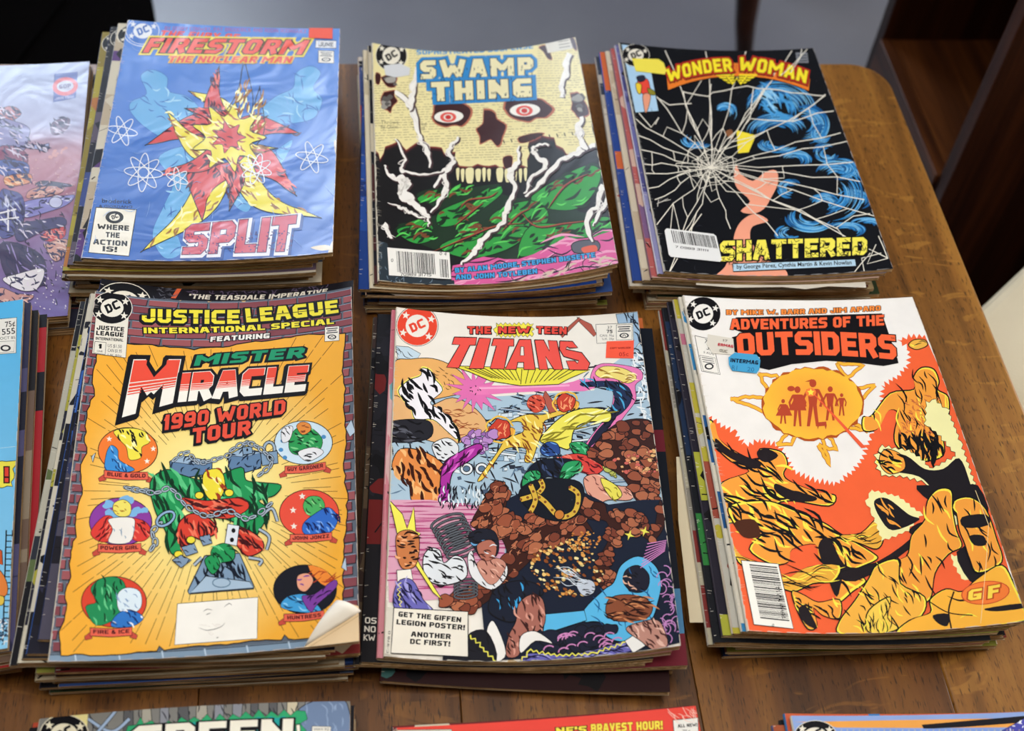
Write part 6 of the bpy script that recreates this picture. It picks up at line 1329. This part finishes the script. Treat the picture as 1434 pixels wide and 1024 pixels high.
# ---- cut-off covers round the frame
def art_M(sh, root):
    sh.view(0, 80, 2.627); c = sh.L([(150, 450)])[0]; rr = random.Random(51)
    def base(x, y):
        t = (y - c[1]) / .10
        a = lin('#8f9cc8') if t > .9 else None
        K = [(-1.3, '#6a5a9a'), (-.6, '#8a6a9a'), (-.15, '#a86a80'), (.25, '#c08a98'), (.6, '#a8a8c8'), (1.2, '#a9b4d6')]
        if t <= K[0][0]: return lin(K[0][1])
        for (a0, c0), (a1, c1) in zip(K, K[1:]):
            if t <= a1: f = (t - a0) / (a1 - a0); p, q = lin(c0), lin(c1); return tuple(p[i] + (q[i] - p[i]) * f for i in range(3))
        return lin(K[-1][1])
    sh.base = base
    sh.poly([(200, 62), (286, 54), (278, 150), (196, 166)], '#5a6ab0', 0, 1, '#3a4888'); sh.ell(240, 108, 47, 34, '#d85a60', -.1); sh.ell(240, 107, 31, 20, '#c8cce0', -.1); sh.text('60P', (218, 116), (262, 112), 15, '#5a4a80', 1.5); sh.text('JAN 1991', (202, 158), (272, 150), 10, '#b8bce0', 1.1)
    # plain painted shapes
    def pm(P, c1, sd, l='#d8cce0', n=16, a=.6, ln=36): sh.poly(P, c1, 5, 2, '#2a2440'); hatch(sh, P, n, ln, 7, a, '#2c2450', sd, .6); hatch(sh, P, n // 2, ln, 5, a, l, sd + 7, .5)
    pm([(0, 195), (40, 180), (72, 195), (75, 215), (40, 235), (0, 235)], '#b06a70', 1); pm([(0, 235), (60, 238), (108, 262), (104, 300), (90, 340), (0, 360)], '#8a86b4', 2); pm([(0, 330), (60, 330), (100, 360), (90, 400), (0, 380)], '#8a4a68', 3); pm([(0, 380), (96, 388), (104, 430), (60, 440), (0, 430)], '#4a5aa0', 4)
    pm([(20, 440), (108, 430), (110, 462), (30, 475)], '#d88a5c', 5, '#f0c8a0'); pm([(95, 318), (150, 325), (180, 318), (170, 350), (140, 340), (100, 335)], '#9aa0cc', 6); pm([(190, 245), (225, 225), (256, 228), (248, 262), (215, 285), (190, 280)], '#6a4a6a', 7)
    for x, y, r in ((215, 350, 16), (195, 365, 12), (235, 340, 11)): lumps(sh, ellp(x, y, r, r * .7), 3, 8, '#d8a0a0', int(x))
    pm([(130, 470), (160, 455), (255, 468), (258, 476), (170, 480)], '#3a3450', 8, '#8a86a8', 4, 0); pm([(110, 490), (170, 475), (232, 480), (225, 500), (170, 515), (100, 520)], '#c88a80', 9, '#e8b8a8', 14, 0)
    pm([(80, 540), (150, 520), (240, 510), (275, 510), (245, 545), (160, 575), (90, 590)], '#8a86c8', 10, '#d8d8f0', 16, -.1); sh.ell(205, 535, 24, 20, '#c8c8e8', ink=2)
    pm([(0, 500), (40, 492), (80, 510), (92, 570), (70, 640), (0, 660)], '#4a4a8c', 11, '#c8c8e0', 24, 1.2, 50); sh.lines([[(0, 575), (60, 560)], [(0, 600), (70, 590)], [(30, 560), (30, 640)]], 6, '#e8e4ec')
    pm([(160, 650), (230, 615), (240, 655), (200, 680), (155, 670)], '#d0484c', 12, '#f0988c'); pm([(60, 620), (150, 600), (230, 590), (240, 620), (160, 640), (70, 680)], '#3c3468', 13); pm([(170, 690), (240, 670), (255, 700), (215, 750), (190, 740)], '#d09a8c', 14, '#ecc8b8')
    pm([(0, 690), (80, 690), (160, 740), (165, 830), (90, 840), (20, 800)], '#3a2c54', 15, '#9a86c0', 30, .8, 60); pm([(10, 820), (60, 800), (160, 780), (140, 850), (80, 860)], '#e6dfe4', 16, '#ffffff', 8, .2); pm([(0, 850), (60, 870), (125, 880), (70, 915), (0, 915)], '#c89088', 17, '#e8b8a8', 14, .1)
    hatch(sh, [(0, 550), (250, 520), (240, 900), (0, 930)], 70, 26, 4, .8, '#241c3c', 18, 1.0); hatch(sh, [(120, 740), (260, 700), (250, 940), (60, 960)], 60, 10, 4, .8, '#e8dce8', 19, .6); hatch(sh, [(100, 370), (290, 360), (280, 520), (100, 470)], 30, 12, 3, .9, '#e0b8b8', 20, 1)
def art_B(sh, root):
    sh.view(0, 430, 2.048); 
    def base(x, y): f = min(1, max(0, (y / sh.l + .5))); a, b = lin('#8ccbee'), lin('#4fb0e4'); return tuple(a[i] + (b[i] - a[i]) * f for i in range(3))
    sh.base = base
    sh.poly([(-40, 38), (48, 30), (46, 132), (-40, 138)], '#e9e6de', ink=1.5); sh.ftext('75\u00a2', (16, 58), (44, 54), 16, INKC, .01); sh.ftext('555', (6, 80), (44, 76), 17, INKC, .01); sh.ftext('OCT 85', (0, 94), (44, 91), 8, '#333'); sh.poly([(-10, 100), (42, 97), (40, 128), (-10, 132)], '#e9e6de', ink=1); sh.ell(16, 118, 15, 9, '#2a2a30'); sh.ell(16, 118, 9, 5, '#e9e6de')
    sh.poly(ragged([(-20, 445), (42, 440), (36, 515), (-20, 522), (-20, 445)], 5, 12, 3), '#eee04c', 0, 2); sh.text('!', (14, 502), (24, 502), 42, '#e0402e', 1.6, out=.5)
    sh.lines([[(18, 640), (8, 960)], [(36, 640), (28, 960)]], 4, '#10131c'); sh.lines([[(17 - k * .4, 655 + k * 17), (35 - k * .35, 655 + k * 17)] for k in range(18)], 3, '#10131c')
    sh.poly([(-10, 690), (6, 700), (8, 740), (-10, 735)], '#c8582c', 0, 2); sh.poly([(-30, 740), (4, 760), (22, 800), (14, 830), (-30, 815)], '#e8843c', 3, 2); sh.poly([(-30, 830), (10, 830), (6, 856), (-30, 850)], '#e8c44c', 3, 2)
    hatch(sh, [(-20, 900), (26, 890), (22, 960), (-20, 975)], 40, 16, 4, .6, '#2a3c5c', 3, 1.5); hatch(sh, [(-20, 900), (26, 890), (22, 960), (-20, 975)], 20, 12, 4, .6, '#e8ecf2', 4, 1.5)
    sh.line([(0, 405), (44, 400)], 1, '#cfe6f2'); wear(sh, 51, 40, '#c8d4dc')
def art_G(sh, root):
    sh.view(0, 880, 2.7577); rr = random.Random(61)
    sh.poly([(190, 300), (340, 320), (335, 400), (190, 400)], '#e8dc98')
    for k in range(12): x = 480 + k * 70; sh.poly([(x, 240), (x + rr.uniform(20, 46), 240), (x + rr.uniform(20, 50), 460), (x - 6, 460)], rr.choice(['#a8a294', '#c8bda2', '#5a5a5c', '#8a8c94']), 0, 2.5)
    hatch(sh, [(340, 290), (1180, 250), (1180, 400), (340, 400)], 50, 60, 5, 1.2, '#2c2c34', 3, .8)
    for pts in ([(340, 350), (430, 400), (500, 350)], [(370, 410), (430, 340), (460, 300)]): sh.line(pts, 16, '#2c2c34', 5); sh.line(pts, 11, '#9fb4d0', 5)
    sh.poly([(1140, 340), (1190, 290), (1270, 275), (1340, 290), (1345, 460), (1160, 460)], '#6f83a4', 4, 3); hatch(sh, [(1180, 300), (1330, 290), (1330, 400), (1180, 400)], 14, 60, 5, 1.3, '#8fa4c4', 5, .4)
    G = ragged([(460, 420), (540, 350), (600, 380), (700, 352), (850, 345), (1000, 328), (1170, 325), (1180, 350), (1150, 480), (440, 500), (460, 420)], 16, 22, 4, True); sh.poly(G, '#2fa06a', 0, 2); G2 = ragged([(560, 400), (700, 370), (850, 362), (1000, 345), (1140, 345), (1140, 480), (520, 500), (560, 400)], 6, 22, 5, True); sh.poly(G2, '#1f9c98')
    sh.text('GREEN', (505, 492), (1128, 462), 112, '#efe9d8', 1.9, 112, .1, 4, .3, INKC, (-5, 6), gap=.5); sh.text('L', (1150, 450), (1180, 448), 76, '#efe9d8', 1.7, out=.3)
    emblem(sh, 248, 412, 96, INKC, '#e8dfc4', INKC, .05, .82); sh.poly([(1205, 378), (1278, 380), (1276, 460), (1200, 460)], '#e4e0d6', ink=2); sh.ftext('MAY 92', (1214, 394), (1270, 394), 8, INKC)
def art_H(sh, root):
    sh.view(490, 880, 2.8118); sh.text("BRAVEST HOUR!", (950, 412), (1232, 398), 34, '#eedc4c', 1.5, 34, out=.4, outc='#a83020'); sh.text("NE'S", (812, 418), (932, 413), 26, '#eedc4c', 1.6, 28, out=.5)
    sh.poly([(1272, 362), (1370, 352), (1376, 460), (1280, 460)], '#ece8e0', 0, 2.5); sh.text('ALL NEW!', (1292, 392), (1368, 386), 13, INKC, 1.4); sh.ftext('75\u00a2', (1310, 412), (1340, 410), 12, INKC)
    hatch(sh, [(1230, 330), (1370, 318), (1370, 355), (1290, 360)], 16, 60, 2.5, .7, '#f4c8b8', 3, .4); sh.poly([(100, 402), (400, 398), (420, 460), (80, 460)], '#c8c8b8', 0, 2)
def art_K(sh, root):
    sh.view(960, 840, 3.0253); sh.poly([(460, 518), (1500, 500), (1500, 540), (1000, 544), (640, 542), (560, 522)], '#e8a04c'); sh.poly([(1000, 530), (1440, 492), (1440, 520), (1180, 540), (1010, 548)], '#16151c'); sh.poly([(640, 548), (1380, 545), (1500, 600), (640, 600)], '#7f9ad8')
    sh.poly([(1340, 556), (1440, 500), (1500, 520), (1440, 570)], '#4a4aa8', 0, 2); hatch(sh, [(1350, 555), (1440, 505), (1480, 540)], 8, 20, 5, 0, '#e8ecf4', 4, 2)
    for k in range(30): x = 660 + k * 26; sh.star(x, 553, 3, '#e8dc60')
    emblem(sh, 550, 580, 92, INKC, '#e6dfd0', INKC, .05, .75)
pile('F', 15, 'rear left pile', [
    (-.0070, .001, .5, '#cdd0dc', ['#15131a', '#5b3a78', '#cfc7b4', '#b8a890'], K_LOGO, 'comic with a black corner emblem right beneath the blue cover, rear left pile'),
    (-.0125, .002, .9, '#39508f', ['#15131a', '#1d1b24', '#3a4a86', '#5a5060'], K_LOGO, 'dark blue-spined comic, third from the top of the rear left pile'),
    (-.0180, .001, 1.6, '#4a64a8', ['#a89a3a', '#8a7a30', '#b0703a', '#5a4a60'], K_LOGO, 'comic with a yellow and rust margin sticking out left in the rear left pile'),
    (-.0130, -.002, .4, '#c4b89e', ['#6b5a70', '#c8bfae', '#a05560'], None, 'faded mauve comic below the yellow margined one in the rear left pile')],
    (0, 2, 0), seed=3, bias=-.014)
pile('S', 12, 'rear middle pile', [
    (-.003, 0, 0, '#c9bda6', ['#1b1a22', '#4a2a2a', '#c8bda6'], None, 'comic with a pale worn spine directly under the skull cover'),
    (-.0065, -.001, .3, '#d4c8ae', ['#d4c8ae', '#bfb194'], None, 'comic with a bare cream spine in the rear middle pile'),
    (-.0105, -.0015, -1.4, '#16356f', ['#1a3c86', '#173170', '#1a3c86', '#204a9c'], None, 'plain blue comic poking out at the near left corner of the rear middle pile'),
    (-.0100, -.001, .6, '#cbbfa8', ['#b33a40', '#c8bfb4', '#3a4c80', '#1b1a22'], None, 'comic with a red and white top corner left of the rear middle pile')],
    (1, 3, 0), seed=5, bias=-.004, spread=.007)
pile('W', 13, 'rear right pile', [
    (-.0035, 0, -.2, '#cfc9d6', ['#6a6aa0', '#4a4a80', '#8a88b0'], None, 'violet blue comic lying directly under the black shattered glass cover'),
    (-.0075, -.001, -.4, '#8a5a6a', ['#b05a58', '#7a5a80', '#c8a898'], None, 'faded red and violet spined comic, third from top of the rear right pile'),
    (-.0120, -.001, -.8, '#cfc2ac', ['#cfc2ac', '#bba890'], None, 'comic with a broad cream spine in the rear right pile'),
    (-.0175, .001, -1.2, '#3c56a6', ['#3a5cb0', '#c8643a', '#2a4690', '#d0c0b0'], None, 'comic with a blue and orange spine poking out left of the rear right pile'),
    (-.0205, -.001, -1.0, '#a8a29c', ['#b5aca0', '#3a4050', '#b04a40', '#cfc8bc'], None, 'frayed grey spined comic at the far left of the rear right pile')],
    (1, 0, 3), seed=7, bias=-.006)
pile('J', 17, 'front left pile', [
    (-.0030, .0115, -2.0, '#1e2a5a', ['#121016', '#1b1822', '#3a3442', '#4c4858'], K_LOGO, 'black comic with white lettering along its top edge under the brick framed cover'),
    (-.0070, .0035, -2.9, '#2d62b8', ['#16141c', '#1b1a28', '#2c2c44', '#16141c'], None, 'black comic fanned out at the near left under the brick framed cover'),
    (-.0110, .0030, -2.4, '#d8d0bd', ['#d5ccb8', '#1a1820', '#cfc6b2'], None, 'comic with a white spine fanned out left in the front left pile'),
    (-.0140, .0020, -2.3, '#d2c9b2', ['#1a171e', '#262432', '#a8a13c', '#cfc6b2'], None, 'comic with a cream spine and dark cover at the left of the front left pile'),
    (-.0185, .0020, -2.4, '#d9d2c0', ['#141218', '#2b2e38', '#5a6a40', '#b5b0a0'], None, 'leftmost comic with a thin white spine in the front left pile')],
    (0, 2, 0), seed=9, bias=-.006, spread=.007)
pile('T', 9, 'front middle pile', [
    (-.0035, 0, -.2, '#d58a96', ['#d98c98', '#c8707e', '#7ab0b8', '#e0b8b8'], None, 'comic with a pink mottled margin right under the multicoloured superhero team cover'),
    (-.0130, -.001, -.2, '#1a1a20', ['#17161c', '#1f1e26', '#17161c', '#17161c', '#6a1c1c'], None, 'black and red comic with white capital letters at its near left corner'),
    (-.0165, -.001, -.3, '#5a5648', ['#3a2a26', '#5a4a3a', '#24242a'], None, 'dark brown spined comic at the far left of the front middle pile'),
    (.0100, -.001, -1.2, '#23344c', ['#141a26', '#4a7ea8', '#141a26', '#6e2230'], None, 'comic with a black and steel blue margin jutting out right of the front middle pile'),
    (.0060, .011, -.6, '#8aa0b4', ['#7e9cb8', '#5a7c9c', '#c86a3a', '#b8c4cc'], None, 'pale blue comic showing above the top edge of the front middle pile'),
    (.0045, -.010, -3.0, '#4a1a1c', ['#4c1518', '#2a1214', '#3f6a68'], None, 'dark maroon comic twisted out at the near edge of the front middle pile')],
    (1, 3), seed=11, bias=-.002, spread=.004)
pile('O', 12, 'front right pile', [
    (-.0025, .0010, -.1, '#d6cfbe', ['#d9d2c2', '#3a86b8', '#2a5a90', '#d9d2c2'], ('#0d0c10', '#e9e2d2', '#0d0c10', 0.0, 1.0, True, '#d8c73a'), 'comic with a yellow-ringed black emblem beneath the orange and white cover'),
    (-.0065, .0010, -.4, '#cbbfa8', ['#9a4a3a', '#b5a83a', '#b86a80', '#b8b4a8'], None, 'comic with red and yellow streaks on its margin, third in the front right pile'),
    (-.0110, .0010, -.8, '#3a3440', ['#24202c', '#17151a', '#24202c', '#a8a83a'], None, 'comic with a creased black and white spine in the front right pile'),
    (-.0150, -.002, -1.0, '#1d1c24', ['#14161c', '#1b2c48', '#14161c', '#2f7a3a'], None, 'black comic with a scuffed spine in the front right pile'),
    (-.0175, -.002, -1.2, '#b8b0a2', ['#8a8478', '#7c2f2c', '#b0a890'], None, 'grey spined comic at the far left of the front right pile')],
    (1, 3, 0), seed=13, bias=-.006, spread=.004)
pile('M', 3, 'pile under the lilac magazine', [], (1, 0), .20, .272, seed=15, bias=.002, spread=.003)
pile('B', 9, 'far left front pile', [
    (.0035, 0, -.3, '#1c1c2c', ['#2c2c48', '#1a1a2a', '#4a4668'], None, 'dark violet comic poking out right beneath the sky blue cover at far left'),
    (.0075, -.004, -.4, '#5a4a40', ['#6a5548', '#1a1618', '#8a7a66'], None, 'brown comic second beneath the sky blue cover at far left'),
    (.0120, -.005, -.6, '#8a1a22', ['#a32027', '#1a1014', '#a32027', '#15131a'], None, 'comic with a red corner jutting out right of the far left front pile')],
    (0, 2), seed=17, bias=.001)
pile('G', 9, 'nearest left pile', [(-.0045, -.003, .4, '#141216', ['#141216', '#1c1a22'], None, 'black comic showing left of the teal lettered cover at the bottom edge')], (0, 2), seed=19)
pile('H', 8, 'nearest middle pile', [], (1, 3), seed=21, spread=.004)
pile('K', 9, 'nearest right pile', [
    (-.0040, .002, -.6, '#3a78b0', ['#2f74b4', '#c05a3a', '#2f74b4'], None, 'blue cornered comic peeking out behind the top cover of the nearest right pile'),
    (-.0090, -.002, .3, '#5a5a80', ['#4a4a80', '#b05a3a'], None, 'comic with a violet spine low at the left of the nearest right pile')], (1, 3), seed=23)
def top(key, n, lab, art, base, ink, spine='#d9d0bd', pages=1, w=CW, l=CL):
    return comic(ST[key], 0, 0, 0, (n - 1) / n, 1.0, spine, pages, w, l, lab, None, art, base, ink, fine=True, leaves=7)
loose('O', 6 / 12, [(947, 640), (1060, 640), (1090, 862), (1000, 872), (966, 872), (957, 790), (950, 730)], '#ddd0b2', 'yellowed loose page jutting out left of the front right pile')
loose('W', 4 / 13, [(882, 374), (1000, 378), (1000, 408), (950, 411), (886, 410), (888, 398), (884, 388)], '#e2d6bc', 'torn cream page corner jutting out at the near left of the rear right pile')
loose('W', 10 / 13, [(970, 370), (1200, 370), (1211, 390), (1213, 403), (1160, 401), (1128, 405), (1095, 402), (1030, 403), (975, 399)], '#eae6dc', 'white torn sheet sticking out at the front of the rear right pile')
top('F', 15, 'blue superhero comic with slanted red and yellow title lettering topping the rear left pile', art_F, '#4a7fd0', INK_GLOSS)
top('S', 12, 'newsprint skull comic with blue outlined title topping the rear middle pile', art_S, '#0e0c10', INK_SEMI)
top('W', 13, 'black comic with white shattered glass lines and yellow arched title topping the rear right pile', art_W, '#0b0d14', INK_DULL)
top('J', 17, 'yellow sunburst comic framed by red bricks with a folded corner topping the front left pile', art_J, '#f0b43c', INK_DULL)
top('T', 9, 'crowded multicoloured comic with big red block title topping the front middle pile', art_T, '#ece6dc', INK_DULL)
top('O', 12, 'orange and white comic with a fiery disc topping the front right pile', art_O, '#ece8e4', INK_DULL)
top('M', 3, 'large lilac and red painted magazine with a price roundel, cut off at far left', art_M, '#9fa6c4', INK_GLOSS, '#8a86a8', 1, .20, .272)
top('B', 9, 'sky blue comic with a price box topping the far left front pile', art_B, '#57b4e6', INK_DULL)
top('G', 9, 'grey comic with white letters on teal topping the nearest left pile', art_G, '#7f7d78', INK_DULL)
top('H', 8, 'bright red comic with a yellow top line topping the nearest middle pile', art_H, '#e4483c', INK_DULL)
top('K', 9, 'comic with black emblem on lavender blue topping the nearest right pile', art_K, '#8ba3d6', INK_DULL)
